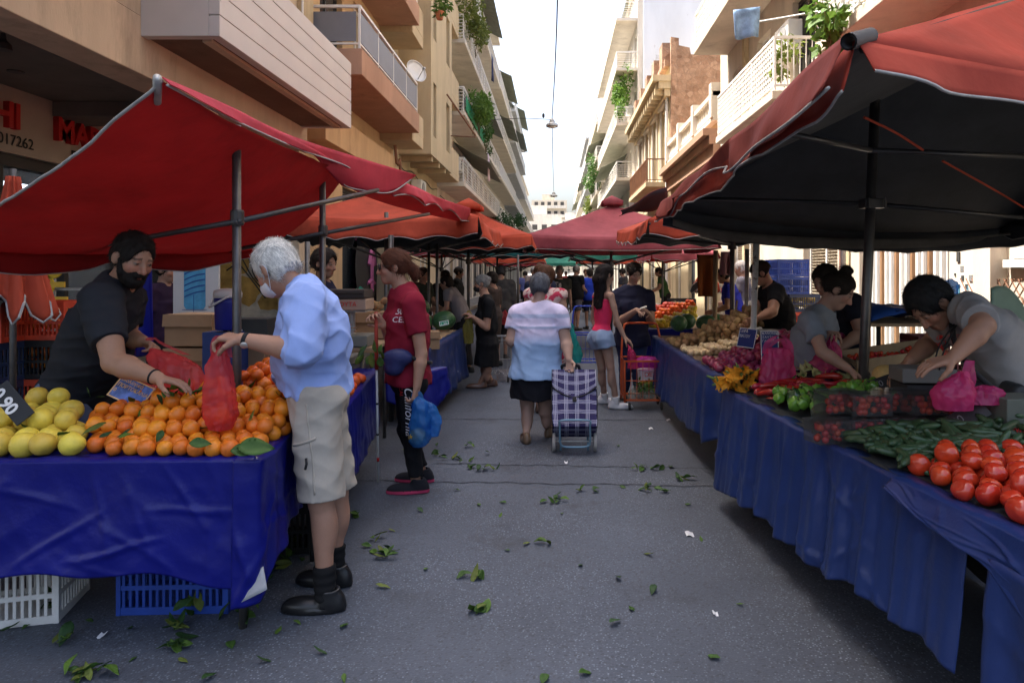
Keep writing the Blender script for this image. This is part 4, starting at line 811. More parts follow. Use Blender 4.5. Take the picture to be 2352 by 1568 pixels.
skirt('blue tarpaulin corner folding round to the side of the orange table', [(-1.33, 2.835), (-1.235, 2.84), (-1.225, 2.95), (-1.33, 3.5)], Z+.004, [.19, .22, .36, .40], M_TARP, 2, 3, .016, 90, 46, crum=.009, flare=.02)
mb = MB(); P = np.array([[W(536+76*u, 1390-78*u*(1-.15*v)-(70*u)*v*0-62*v*(1-u)*0+(-58+0*u)*v*u, 2.80-.02*v) for v in np.linspace(0, 1, 5)] for u in np.linspace(0, 1, 6)])
P = np.array([[(W(535, 1392, 2.79)*(1-u)+W(614, 1352, 2.79)*u)*(1-v)+(W(540, 1345, 2.81)*(1-u)+W(604, 1300, 2.83)*u)*v for v in np.linspace(0, 1, 6)] for u in np.linspace(0, 1, 8)])
P[..., 1] += .01*wnoise(P, 20, 3); mb.grid(P, .003); mb.thing('turned_cloth_corner', 'dirty grey underside of the blue tarpaulin turned up at the table corner', 'cloth', M_TARPB, smooth=True)
skirt('shiny dark blue sheet hanging in pleats along the tangerine table', [(-1.2, 3.56), (-1.185, 3.7), (-1.45, 5.5), (-1.6, 5.54)], Z, [.36, .33, .31, .5], M_TARP, 3, 13, .018, 140, 24, flare=.02)
skirt('blue sheet flapping past the end of the tangerine table', [(-1.4, 5.62), (-1.12, 5.75), (-.98, 6.1)], .72, [.5, .38, .55], M_TARP, 4, 2, .03, 30, 14)
skirt('faded blue cloth hanging from the potato table on the left', [(-1.6, 6.9), (-1.29, 6.92), (-1.27, 8.0), (-1.25, 9.4)], Z, [.5, .2, .17, .17], M_TARP2, 5, 7, .03, 70, 16)
skirt('long pleated blue cloth along the front of the right vegetable table', [(1.34, 2.18), (1.22, 3.4), (1.135, 4.55), (1.2, 4.66), (1.7, 4.72)], Z, [.30, .23, .16, .2, .3], M_TARP2, 6, 12, .024, 300, 46, side=-1, flare=.06, crum=.006)
skirt('second blue cloth overlapping the first at the near right corner', [(1.425, 1.1), (1.385, 1.7), (1.36, 2.05), (1.285, 2.58)], Z+.006, [.28, .52, .66, .735], M_TARP2, 7, 3, .015, 120, 30, side=-1, flare=.05, crum=.006)
skirt('lower blue sheet hanging to the ground at the near right border', [(1.39, .95), (1.345, 1.6), (1.325, 2.06)], .70, [.2, .14, .12], M_TARP2, 12, 4, .018, 90, 26, side=-1, flare=.03, crum=.006)
skirt('dark cloth hanging behind the right vegetable table', [(2.2, 1.2), (2.2, 4.5)], .75, [.03, .03], mat('shade_backing', (.012, .012, .014), rough=.9), 13, 8, .02, 60, 10, side=-1)  # added backing: a black sheet stands in for the shade under the table
skirt('blue cloth along the front of the onion table', [(1.8, 5.17), (1.25, 5.2), (1.2, 5.3), (1.205, 8.4)], Z, [.5, .3, .24, .2], M_TARP2, 8, 13, .03, 120, 20, side=-1)
skirt('blue cloth hanging from the citrus table farther along the right', [(2.2, 9.3), (1.28, 9.32), (1.27, 13.5)], Z, [.3, .25, .2], M_TARP, 9, 9, .03, 60, 14, side=-1)
skirt('blue cloth on a far stall table on the left', [(-.95, 16.2), (-.95, 19.5)], Z, [.2, .2], M_TARP2, 10, 5, .03, 40, 12)
# ---------------- people: each body one continuous surface, clothes and hair as its parts
M_SKIN = mat('skin', (.5, .3, .2), rough=.55, spec=.3, var=.08, vs=9, vcol=True, bump=.12, bs=90)
M_CLOTH = mat('woven_cloth', (.5, .5, .5), rough=.9, spec=.15, var=.1, vs=6, vcol=True, bump=.2, bs=260, bdist=.004)
M_HAIR = mat('hair', (.1, .1, .1), rough=.75, spec=.2, var=.25, vs=30, vcol=True, stretch=(3, 3, .6)); M_SHOE = mat('shoe_leather', (.02, .02, .02), rough=.35, spec=.5, var=.15, vcol=True)
M_LENS = mat('dark_lens', (.01, .01, .012), rough=.1, spec=.7, var=0); M_MASKW = mat('white_mask', (.62, .62, .64), rough=.85, var=.05); M_MASKB = mat('black_mask', (.015, .015, .017), rough=.8)
def P3(q): return W(*q) if not isinstance(q, np.ndarray) else q
def hand(g, w, d, pn, side, s, curl=.5, spread=1, k=.006, rr=1.0):
    w = V3(w); d = nrm(d); pn = nrm(V3(pn)-d*np.dot(pn, d)); lat = np.cross(d, pn)*side; j = []
    for i, (off, ln, fw) in enumerate(((-.030, .80, .004), (-.010, .98, .008), (.011, 1.06, .008), (.030, .96, .004))):
        kn = w+d*(.082+fw)*s+lat*off*s; g.cap(w+d*.006*s+lat*off*.45*s, kn, .0155*s, .0125*s, .010)
        a = 0; p = kn; r0 = .0098*s*rr
        for q, L in enumerate((.040, .026, .021)):
            a += curl*(.75, 1.0, .7)[q]*(1+.12*(1-i)); e = p+(d*math.cos(a)+pn*math.sin(a))*L*ln*s+lat*off*.12*spread*s
            g.cap(p, e, r0, r0*.9, k*.6); p = e; r0 *= .9
    b = w+d*.022*s+lat*.026*s+pn*.006*s; e1 = b+nrm(d*.62+lat*.62+pn*.45)*.042*s; e2 = e1+nrm(d*.85+lat*.05+pn*(.45+.4*curl))*.032*s; e3 = e2+nrm(d*.8-lat*.2*curl+pn*(.5+.5*curl))*.024*s
    g.cap(b, e1, .0165*s, .0125*s, .009); g.cap(e1, e2, .0115*s, .0105*s, k*.6); g.cap(e2, e3, .0105*s, .009*s, k*.6)
def strands(v, F, c, flow, n, L, w, lift, seed, rgb, jit=.25):
    """thin locks lying over a hair surface"""
    rg = np.random.default_rng(seed); fn = np.cross(v[F[:, 1]]-v[F[:, 0]], v[F[:, 2]]-v[F[:, 0]]); fc = v[F].mean(1); k = rg.integers(0, len(F), n); EV = []; EF = []; EC = []
    for i in k:
        nn = nrm(fn[i]); p = fc[i]; 
        if nn @ (p-c) < 0: nn = -nn
        f = flow(p)+rg.normal(size=3)*jit; f = nrm(f-nn*(f@nn)); s = np.cross(nn, f); l = L*rg.uniform(.6, 1.3); ww = w*rg.uniform(.6, 1.4); col = np.array(rgb)*rg.uniform(.65, 1.45); b = len(EV)
        for t in (0, .5, 1):
            q = p+f*l*t+nn*(lift*t*t*rg.uniform(.3, 1.3)+.0015)-nn*.25*l*l*t*t/.1*.0; EV += [q+s*ww*(1-t*.8), q-s*ww*(1-t*.8)]; EC += [col, col]
        EF += [(b, b+1, b+3, b+2), (b+2, b+3, b+5, b+4)]
    return np.array(EV), np.array(EF), np.array(EC)
def person(label, J, shirt=None, trousers=None, skirt=None, dress=None, skin=(.38, .215, .145), hair=None, shoes=(.02, .02, .02), s=1.0, b=1.0, belly=0, bust=0, res=None, face=None, group=None, sock=None, beard=False, fold=.008, mask=None, old=False, glasses=None, ponytail=None, bun=None, extra=None, seed=0, legw=1.0, armw=1.0, head_s=1.0, nofeet=False):
    d0 = J['neck'][1] if isinstance(J['neck'], np.ndarray) else J['neck'][2]
    h = res or (.0055 if d0 < 4.4 else .0075 if d0 < 7 else .010 if d0 < 11 else .016 if d0 < 22 else .022)
    N_ = P3(J['neck']); sl, sr = P3(J['sh'][0]), P3(J['sh'][1]); hl, hr = P3(J['hip'][0]), P3(J['hip'][1]); PV = (hl+hr)/2; M_ = P3(J['mid']) if 'mid' in J else PV*.5+N_*.5
    EL = [P3(q) for q in J['el']]; WR = [P3(q) for q in J['wr']]; HD = J.get('hand', [None, None]); KN = [P3(q) for q in J['kn']]; AN = [P3(q) for q in J['an']]
    H = P3(J['head']); f = nrm(face); ex = np.linalg.norm(H-N_)-.158*s*head_s
    if ex > 0: dn = nrm(H-N_)*ex; N_ = N_+dn; sl = sl+dn*.75; sr = sr+dn*.75

    rt = nrm(sr-sl); up1 = nrm(N_-M_); up0 = nrm(M_-PV); rt1 = nrm(rt-up1*(rt@up1)); fw1 = np.cross(up1, rt1); rh = nrm(hr-hl); rt0 = nrm(rh-up0*(rh@up0)); fw0 = np.cross(up0, rt0)
    hu = V3(J.get('up', (0, 0, 1))); hu = nrm(hu-f*(hu@f)); hrt = np.cross(f, hu); hs = s*head_s
    root = T('person', label, 'person', (PV[0], PV[1], 0), group)
    pts = [N_, sl, sr, hl, hr, M_, H]+EL+WR+KN+AN; lo0 = np.min(pts, 0)-.22; hi0 = np.max(pts, 0)+.22; lo0[2] = max(lo0[2], -.01)
    A1 = np.array([rt1, fw1, up1]); A0 = np.array([rt0, fw0, up0]); L1_ = np.linalg.norm(N_-M_); L0_ = np.linalg.norm(M_-PV)
    def torso(g, e=0, k=.05, sh=True, low=True):
        g.ell(M_+up1*L1_*.42+fw1*.005, ((.158*b+e)*s, (.108*b+e)*s, L1_*.62+e), A1, k)
        g.ell(M_-up0*L0_*.1+fw0*(.01+belly*.25), ((.142*b+belly*.5+e)*s, (.105*b+belly*.7+e)*s, .17*s+e), A0, k)
        if low: g.ell(PV+up0*.02, ((.168*b+e)*s, (.118*b+e)*s, .135*s+e), A0, k)
        if belly: g.ell(M_-up0*L0_*.35+fw0*(.07+belly*.35), ((.115*b+e)*s, (.07+belly*.55+e)*s, .13*s+e), A0, k)
        if bust:
            for q in (-1, 1): g.ell(M_+up1*L1_*.30+fw1*(.085*b)+rt1*.065*q*b, ((.062+bust*.5+e)*s, (.05+bust+e)*s, (.06+bust*.5+e)*s), A1, .04)
        if sh:
            for q in (sl, sr): g.cap(N_-up1*.045, q-up1*.015, (.058+e)*s, (.056*armw+e)*s, .05)
    def torso_cut_sleeves(g, e, sleeve, cuff=.0, k=.03):
        for i, (a, el) in enumerate(((sl, EL[0]), (sr, EL[1]))):
            if sleeve <= 1: en = a+(el-a)*sleeve; g.cap(a-up1*.012, en, (.058*armw+e)*s, (.049*armw+e*.75+.006+cuff)*s, k, cut=True)
            else: en = el+(WR[i]-el)*(sleeve-1); g.cap(a-up1*.012, el, (.058*armw+e)*s, (.05*armw+e)*s, k); g.cap(el, en, (.05*armw+e)*s, (.045*armw+e+cuff)*s, .015, cut=True)
    # body
    g = SDF(lo0, hi0, h); torso(g, -.004)
    g.cap(N_-up1*.05, H-hu*.055*hs-f*.018*hs, .06*s, .052*hs, .03)
    for i, (a, el, w, side) in enumerate(((sl, EL[0], WR[0], -1), (sr, EL[1], WR[1], 1))):
        aw = armw*s; g.cap(a-up1*.012, a+(el-a)*.45, .052*aw, .049*aw, .03); g.cap(a+(el-a)*.45, el, .049*aw, .040*aw, .015); g.cap(el, el+(w-el)*.3, .041*aw, .043*aw, .012); g.cap(el+(w-el)*.3, w, .043*aw, .0275*s*(.6+.4*armw), .012)
        hd = HD[i] if HD[i] else {}; dv = V3(hd['d']) if 'd' in hd else w-el; pn = V3(hd.get('n', fw1*.3-rt1*(1 if i else -1)*.8)); hand(g, w, dv, pn, -side if not hd.get('flip') else side, s*hd.get('s', 1), hd.get('curl', .45), rr=1.0 if h < .008 else 1.15)
    lw = legw*s
    for i, (a, kn, an) in enumerate(((hl, KN[0], AN[0]), (hr, KN[1], AN[1]))):
        g.cap(a, kn, .082*lw, .054*lw, .04); g.cap(kn, an, .050*lw, .034*s, .015); ax = nrm(an-kn); back = -fw0
        g.ell(kn+(an-kn)*.3+back*.018, (.046*lw, .05*lw, .12*s), None, .02)
        ft = nrm(V3(J['toe'][i])); hz = V3((an[0], an[1], an[2]-.05)); g.cap(hz-ft*.03*s, hz+ft*.15*s, .035*s, .026*s, .02)
    # head
    Ah = np.array([hrt, f, hu]); hp = lambda x, y, z: H+(hrt*x+f*y+hu*z)*hs
    g.ell(hp(0, -.012, .03), np.array((.074, .094, .086))*hs, Ah, .02); g.ell(hp(0, .024, -.038), np.array((.058, .066, .074))*hs, Ah, .035); g.ell(hp(0, .058, -.094), np.array((.026, .024, .02))*hs, Ah, .03)
    for q in (-1, 1):
        g.ell(hp(.036*q, .058, -.028), np.array((.026, .026, .024))*hs, Ah, .02)
        if h < .009: g.ell(hp(.031*q, .099, .004), np.array((.017, .014, .011))*hs, Ah, .010, 's'); g.ell(hp(.031*q, .079, .003), np.array((.013, .0125, .012))*hs, Ah, .004)
        g.ell(hp(.078*q, -.008, -.006), np.array((.011, .02, .032))*hs, np.array([hrt+f*.35*q, f, hu]), .01)
    g.cap(hp(-.03, .076, .022), hp(.03, .076, .022), .013*hs, .013*hs, .015); g.cap(hp(0, .087, .008), hp(0, .109, -.034), .008*hs, .0125*hs, .012)
    for q in (-1, 1): g.cap(hp(.009*q, .094, -.04), hp(.012*q, .09, -.042), .008*hs, .008*hs, .006)
    g.cap(hp(-.016, .080, -.066), hp(.016, .080, -.066), .008*hs, .008*hs, .008); g.cap(hp(-.014, .079, -.079), hp(.014, .079, -.079), .008*hs, .008*hs, .008)
    v, F = g.mesh(); v = relax(v, F, 1, .35)
    col = np.tile(np.array(skin), (len(v), 1)); q = (v-H)@Ah.T/hs; near = np.linalg.norm(q, axis=1) < .16; x, y, z = q.T; fr = near & (y > .03)
    col *= (1+.10*wnoise(v, 30, seed))[:, None]
    m = near & (y > .05) & (np.abs(np.abs(x)-.03) < .035) & (z < -.01) & (z > -.05); col[m] *= (1.1, .92, .9)
    m = fr & (np.hypot(x/.022, (z+.072)/.009) < 1) & (y > .05); col[m] *= (.95, .6, .58)
    m = fr & (np.hypot((np.abs(x)-.031)/.013, (z-.002)/.0042) < 1); col[m] = (.2, .17, .15); m = fr & (np.hypot((np.abs(x)-.031)/.0065, (z-.002)/.0052) < 1); col[m] = (.02, .015, .01)
    hc = np.array(hair['c']) if hair else np.array((.05, .03, .02))
    m = fr & (np.abs(np.abs(x)-.033) < .019) & (np.abs(z-.024+.15*(np.abs(x)-.03)) < .0055); col[m] = hc*.7+col[m]*.3
    np_mesh('body', v, F, M_SKIN, root, col)
    zlo = lambda *c: np.min(c, 0)-.28; zhi = lambda *c: np.max(c, 0)+.28
    def garment(name, fnb, rgb, pts, amp=fold, fr_=(34, 62), mm=M_CLOTH, cf=None, it=1, hh=None):
        g = SDF(np.maximum(zlo(*pts), (-99, -99, 0)), zhi(*pts), hh or max(h, .006)); fnb(g)
        if amp: g.disp(lambda P: amp*.45*wnoise(P*np.array((1, 1, .6)), fr_[0]*.7, seed+3)-amp*.9*wnoise(P*np.array((1, .8, .32)), fr_[0]*1.1, seed+8, True, 3)-amp*.6*wnoise(P*np.array((.5, .7, 1)), fr_[1]*1.0, seed+12, True, 2), .04)
        v, F = g.mesh()
        if len(v) == 0: return None
        v = relax(v, F, it, .4); c = np.tile(np.array(rgb, float), (len(v), 1)) if cf is None else cf(v, np.array(rgb, float))
        return np_mesh(name, v, F, mm, root, c)
    out = {'root': root, 'N': N_, 'H': H, 'hp': hp, 'Ah': Ah, 'WR': WR, 'fw1': fw1, 'rt1': rt1, 'up1': up1, 'PV': PV, 'M': M_, 'fw0': fw0, 'rt0': rt0, 'up0': up0, 'hs': hs}
    # lower garments
    if trousers:
        e = trousers.get('e', .02); ends = trousers.get('len', 1.0)
        def fb(g):
            g.ell(PV+up0*.015, ((.170*b+e)*s, (.121*b+e)*s, .145*s), A0, .03)
            for a, kn, an in ((hl, KN[0], AN[0]), (hr, KN[1], AN[1])):
                bk = a-fw0*.03; g.ell(bk-up0*.02, (.09*lw+e, .09*lw+e, .11*s), A0, .04)
                if ends <= 1: en = a+(kn-a)*ends; g.cap(a, en, (.088*lw+e), (.06*lw+e+.02*trousers.get('wide', 0)+(.088-.06)*lw*(1-ends)), .025, cut=True)
                else: en = kn+(an-kn)*(ends-1); g.cap(a, kn, .088*lw+e, .06*lw+e, .025); g.cap(kn, en, .06*lw+e, .045*lw+e, .02, cut=True)
            g.plane(PV+up0*trousers.get('rise', .10)*s, up0)
        out['trousers'] = garment('trousers' if ends > 1.2 else 'shorts', fb, trousers['c'], [hl, hr]+KN+([AN[0], AN[1]] if ends > 1 else []), trousers.get('fold', fold), cf=trousers.get('cf'))
    if skirt or dress:
        sk = skirt or dress; hem = sk['hem']
        def fb(g):
            c = PV*1.0; c2 = (KN[0]+KN[1])/2; ax = nrm(c2-c); L = (PV[2]-hem)/max(.3, -ax[2]); g.ell(PV+up0*.015, ((.172*b+.02)*s, (.122*b+.02)*s, .145*s), A0, .03)
            g.econe(c+up0*.02, c+ax*L, ((.172*b+.022)*s, (.125*b+.022)*s), (sk.get('w', .2)*s*b, sk.get('w', .2)*.8*s*b), rt0, fw0, .03)
            if dress: torso(g, .014); torso_cut_sleeves(g, .016, sk.get('sleeve', .5)); g.cap(N_+up1*.0, N_+up1*.2, .07*s, .09*s, .01, op='s')
            else: g.plane(PV+up0*.10*s, up0)
        garment('skirt' if skirt else 'dress', fb, sk['c'], [hl, hr, V3((PV[0], PV[1], hem))]+([sl, sr, N_, *[sl+(EL[0]-sl)*.6, sr+(EL[1]-sr)*.6]] if dress else []), sk.get('fold', fold), cf=sk.get('cf'))
    if shirt:
        e = shirt.get('e', .014); hem = shirt.get('hem', -.06); slv = shirt.get('sleeve', .55)
        def fb(g):
            torso(g, e)
            if not shirt.get('tank'): g.econe(M_+up1*L1_*.35, PV-up0*.1, ((.155*b+e)*s, (.108*b+e)*s), ((.168*b+e+shirt.get('loose', 0))*s, (.12*b+e+belly*.4+shirt.get('loose', 0))*s), rt0, fw0, .06)
            g.ell(PV+up0*.0, ((.172*b+e+shirt.get('loose', 0))*s, (.124*b+e+shirt.get('loose', 0))*s, .17*s), A0, .05)
            g.plane(PV+up0*hem*s, -up0)
            if shirt.get('tank'): g.plane(M_+up1*(L1_*.62), up1)
            elif slv: torso_cut_sleeves(g, e+shirt.get('se', .004), slv, shirt.get('cuff', 0))
            if not shirt.get('collar'): g.cap(N_+up1*.005+fw1*.012, N_+up1*.2+fw1*.02, .066*s, .1*s, .008, op='s')
            else: g.cap(N_-up1*.03, N_+(H-N_)*.38, .072*s, .066*s, .012, cut=True); g.cap(N_+up1*.035, N_+up1*.25, .056*s, .08*s, .004, op='s')
        o = garment('shirt', fb, shirt['c'], [sl, sr, N_, hl, hr]+([EL[0]*.9+sl*.1, EL[1]*.9+sr*.1] if slv <= 1 else EL+[(EL[i]+WR[i])/2 for i in (0, 1)]), shirt.get('fold', fold), cf=shirt.get('cf')); out['shirt'] = o
    # feet
    if not nofeet:
        for i in (0, 1):
            an = AN[i]; ft = nrm(V3(J['toe'][i])); sd = np.cross(ft, (0, 0, 1)); z0 = an[2]-.085; hh = min(h, .0075) if d0 < 7 else h
            if sock is not None and d0 < 11:
                g = SDF(an-.16, an+.24, max(h, .006)); g.cap(an+V3((0, 0, -.05)), an+(KN[i]-an)*sock['len'], .047*s, .047*s*(.8+.2*legw)+.004, .02, cut=True); g.disp(lambda P: .002*np.sin(P[:, 2]*160), .02); v, F = g.mesh(); np_mesh('sock', v, F, M_CLOTH, root, np.tile(np.array(sock['c'], float), (len(v), 1)))
            base = V3((an[0], an[1], z0)); g = SDF(base-np.array((.24, .24, .02)), base+np.array((.24, .24, .14)), hh); A = np.array([ft, sd, (0, 0, 1)])
            g.ell(base+ft*.055+V3((0, 0, .025)), (.145*s, .047*s, .042), A, .02); g.ell(base+ft*.115*s+V3((0, 0, .03)), (.075*s, .045*s, .034), A, .02); g.ell(base-ft*.035+V3((0, 0, .045)), (.055*s, .039*s, .06), A, .025)
            if not shoes_low(shoes): g.cap(base+V3((0, 0, .06))-ft*.01, base+V3((0, 0, .105))-ft*.015, .046, .047, .02, cut=True); g.cap(base+V3((0, 0, .09))-ft*.012, base+V3((0, 0, .16))-ft*.02, .036, .038, .004, op='s')
            g.put(lambda P: np.maximum((np.sqrt(((P-base-ft*.055)@ft/(.15*s))**2+((P-base)@sd/(.052*s))**2)-1)*.05, np.abs(P[..., 2]-z0-.013)-.011), base-.25, base+.25, .004)
            g.plane(base+V3((0, 0, .002)), (0, 0, -1)); v, F = g.mesh(); sc = shoes if not isinstance(shoes, dict) else shoes['c']; c = np.tile(np.array(sc, float), (len(v), 1))
            c[(v[:, 2]-z0) < .024] = (np.array(shoes['sole']) if isinstance(shoes, dict) and 'sole' in shoes else np.array(sc)*.8); np_mesh('shoe', v, F, M_SHOE if not (isinstance(shoes, dict) and shoes.get('soft')) else M_CLOTH, root, c)
    # hair
    if hair:
        st = hair['st']; hc = np.array(hair['c'], float); hh = min(h, .007); t = hair.get('t', .014)
        g = SDF(H-.17*hs-(.35 if st == 'long' else 0), H+.2*hs, hh)
        g.ell(hp(0, -.016, .034), np.array((.076+t, .097+t, .088+t))*hs, Ah, .01)
        if st in ('short', 'bob'): g.ell(hp(0, -.05, -.03), np.array((.066+t*.6, .055+t, .075))*hs, Ah, .03)
        hl_ = hair.get('line', .03)
        n_ = Ah.T@nrm((0, .62, -.78)); g.plane(H+n_*.036*hs, n_); g.ell(hp(0, .112, -.018), np.array((.069, .082, .097+hair.get('fh', 0)))*hs, Ah, .012, 's')
        if st == 'short': g.plane(hp(0, 0, hair.get('low', -.075)), -hu-f*.5)
        for q in (-1, 1): g.ell(hp(.085*q, .0, -.012), np.array((.03, .026, .04))*hs, Ah, .006, 's')
        if st == 'long':
            for q in (-1, -.5, 0, .5, 1):
                a = hp(.05*q, -.07, .03); m2 = N_+rt1*.06*q-fw1*.055+up1*.02; e = m2-V3((0, 0, hair.get('len', .25)*(1-.1*abs(q))))-fw1*.03; g.chain([a, hp(.062*q, -.085, -.06), m2, e], [.045*hs, .045*hs, .042, .024], .03)
        if ponytail is not None:
            pp = [hp(*k) for k in ponytail]; g.chain(pp, [.022]+[.036]*(len(pp)-2)+[.02], .02)
        if bun is not None: g.ell(hp(*bun), (.043*hs, .04*hs, .036*hs), Ah, .015)
        if beard: pass
        am = hair.get('amp', .0042); g.disp(lambda P: am*wnoise(P, 55, seed+1)+am*.8*wnoise(P, 110, seed+2, True), .03)
        v, F = g.mesh(); rg = np.random.default_rng(seed)
        if len(v):
            c = hc*(1+.35*wnoise(v*np.array((1, 1, .4)), 90, seed))[:, None]; c = np.clip(c, 0, 1); ex = None; n = hair.get('n', 900 if d0 < 5.5 else 400 if d0 < 9.5 else 0)
            if n:
                if st == 'long' or st == 'tied': fl = (lambda p: -f*.8-hu*.5 if (p-H)@hu > -.03 else V3((0, 0, -1.)))
                else: fl = (lambda p: (f*hair.get('fw', .2)-hu*.3-(H-p)*2.0) if (p-H)@hu > .07 else -hu*1.0-f*.35)
                ex = strands(v, F, H, fl, n, hair.get('sl', .04), .0016, hair.get('lift', .004), seed+4, hc)
            np_mesh('hair', v, F, M_HAIR, root, c, extra=ex)
    if beard:
        g = SDF(H-.16, H+.1, .005); g.ell(hp(0, .026, -.060), np.array((.062, .071, .064))*hs, Ah, .02); g.ell(hp(0, .055, -.1), np.array((.04, .04, .032))*hs, Ah, .03)
        g.plane(hp(0, .06, -.044), hu*.86-f*.5); g.ell(hp(0, .106, -.071), np.array((.024, .022, .010))*hs, Ah, .004, 's')
        for q in (-1, 1): g.cap(hp(.067*q, .008, .0), hp(.058*q, .03, -.06), .009*hs, .018*hs, .012)
        g.cap(hp(-.02, .094, -.056), hp(.02, .094, -.056), .007, .007, .008)
        g.disp(lambda P: .0028*wnoise(P, 120, seed, True), .03); v, F = g.mesh(); c = np.array(hair['c'])*np.ones((len(v), 1)); np_mesh('beard', v, F, M_HAIR, root, c, extra=strands(v, F, H, lambda p: -hu+f*.4, 700, .014, .0013, .004, seed, hair['c']))
    if mask is not None:
        g = SDF(H-.16, H+.14, .005); g.ell(hp(0, .035, -.058), np.array((.062, .088, .056))*hs, Ah, .02); g.plane(hp(0, .05, -.02), hu*.95-f*.3); g.plane(hp(0, .03, 0), -f*.95-hu*.1); v, F = g.mesh(); np_mesh('face_mask', v, F, mask, root)
        q = MB()
        for sd in (-1, 1): q.tube(spline([hp(.058*sd, .04, -.035), hp(.074*sd, .012, -.012), hp(.084*sd, -.015, .02), hp(.086*sd, -.03, -.005), hp(.076*sd, -.01, -.04), hp(.056*sd, .035, -.088)], 16), .0022, 5)
        for sd in (0,): q.build('mask_strap', mask, root, smooth=True)
    if glasses:
        G = T('sunglasses', None, None, (0, 0, 0)) if False else None; q = MB(); gz = glasses.get('z', .002); gy = glasses.get('y', .1)
        for sd in (-1, 1): q.lathe(hp(.031*sd, gy, gz), [(0, -.002), (.02*hs, -.002), (.024*hs, 0), (.02*hs, .003), (0, .004)], 18, f+hrt*.2*sd, wob=lambda a, z_: .18*math.cos(2*a))
        q.tube([hp(-.012, gy+.004, gz+.006), hp(.012, gy+.004, gz+.006)], .003, 6); 
        for sd in (-1, 1): q.tube([hp(.052*sd, gy-.008, gz+.006), hp(.078*sd, gy-.05, gz+.006), hp(.083*sd, gy-.115, gz+.002)], .003, 6)
        q.build('sunglasses', M_LENS, root, smooth=True)
    return out
def shoes_low(s): return isinstance(s, dict) and s.get('low')
AZ = lambda x, d: np.array([(x-VX)*d/F, d, .085])
def stand(label, x, ytop, d, yaw, **k):
    """a simple standing figure by head-top pixel, distance and the way it faces (0 = away along the street, 90 = right)"""
    top = W(x, ytop, d); ht = k.pop('ht', None) or top[2]; c = V3((top[0], d, 0)); a = R(yaw); fw = V3((math.sin(a), math.cos(a), 0)); rt = V3((math.cos(a), -math.sin(a), 0)); s = ht/1.70; arms = k.pop('arms', 'down'); U = lambda r, f_, z: c+(rt*r+fw*f_)*s+V3((0, 0, z*s)); lean = k.pop('lean', 0)
    pre = {'down': ([(-.22, .0, 1.08), (-.235, .06, .85)],)*2, 'fwd': ([(-.22, .06, 1.10), (-.15, .28, 1.02)],)*2, 'reach': ([(-.22, .1, 1.12), (-.16, .36, .98)],)*2, 'bag': ([(-.21, .05, 1.08), (-.22, .16, .9)],)*2}[arms]
    l, r_ = pre; step = k.pop('step', .05); fc = k.pop('face', fw-V3((0, 0, .15)))
    J = dict(head=U(0, .05+lean*1.15, 1.575-lean*.15), neck=U(0, lean, 1.43), mid=U(0, .01+lean*.4, 1.15), sh=[U(-.185, lean, 1.385), U(.185, lean, 1.385)], el=[U(l[0][0], l[0][1]+lean*.6, l[0][2]), U(-r_[0][0], r_[0][1]+lean*.6, r_[0][2])], wr=[U(l[1][0], l[1][1]+lean*.5, l[1][2]), U(-r_[1][0], r_[1][1]+lean*.5, r_[1][2])],
             hip=[U(-.09, 0, .92), U(.09, 0, .92)], kn=[U(-.09, .03+step, .50), U(.09, .03-step*.5, .50)], an=[U(-.09, step, .085/s), U(.09, -step, .085/s)], toe=[fw-rt*.15, fw+rt*.15])
    return person(label, J, s=s, face=fc, **k)
BLK = (.02, .02, .022); NAVY = (.022, .026, .05); HB = (.018, .013, .01); HBR = (.07, .03, .015); HG = (.25, .25, .25)
# ---------------- the people of the market
# the old man at the orange table
def shirtblue(v, c): return np.tile(c, (len(v), 1))
OLD = person('white haired person in a pale blue shirt and beige shorts holding a red bag', dict(
    head=(634, 617, 3.3), up=(-.5, .1, .85), neck=(692, 655, 3.32), mid=(735, 775, 3.32), sh=[(700, 690, 3.13), (718, 690, 3.53)], el=[(690, 806, 3.02), (665, 860, 3.62)], wr=[(556, 779, 3.02), (642, 978, 3.5)],
    hand=[dict(d=(-1, .15, .12), n=(-.1, .25, -1), curl=1.25), dict(d=(-.35, -.35, -.9), n=(-1, -.3, .2), curl=.4)],
    hip=[(724, 905, 3.24), (732, 905, 3.46)], kn=[(738, 1150, 3.2), (772, 1130, 3.46)], an=[AZ(748, 3.17), AZ(768, 3.43)], toe=[(-1, -.05, 0), (-1, .12, 0)]),
    face=(-.78, .38, -.5), skin=(0.374, 0.204, 0.136), hair=dict(st='short', c=(.62, .61, .57), t=.010, line=.037, low=-.085, n=2600, amp=.0025, sl=.034, lift=.004), shoes=(.012, .012, .013), sock=dict(len=.30, c=(.012, .012, .013)), b=1.05, belly=.07, fold=.010,
    shirt=dict(c=(.28, .385, .72), sleeve=1.18, e=.022, cuff=.016, hem=.03, collar=True, loose=.015, se=.012, fold=.013), trousers=dict(c=(.41, .37, .315), len=.98, e=.022, wide=1, rise=.10, fold=.009), mask=M_MASKW, armw=1.15, legw=1.12, head_s=1.07, seed=1)
r = OLD['root']; w = OLD['WR'][0]; ax = nrm(P3((690, 806, 3.02))-w); MB().lathe(w+ax*.018, [(.031, -.009), (.034, -.009), (.034, .009), (.031, .009)], 22, ax).build('watch_strap', M_MASKB, r, smooth=True)
o = nrm(V3((.1, -.75, -.6))); c = w+ax*.018+o*.033; MB().lathe(c, [(0, -.003), (.017, -.003), (.018, .002), (.015, .006), (0, .006)], 20, o).build('watch_dial', M_GALV, r, smooth=True)
q = MB(); c0 = W(700, 1075, 3.1); q.tube([W(703, 1052, 3.085), W(704, 1065, 3.078), W(701, 1078, 3.078)], .006, 8); q.build('zip_pull', M_BLACK, r, smooth=True)
BV = bvh_of(OLD['trousers'])
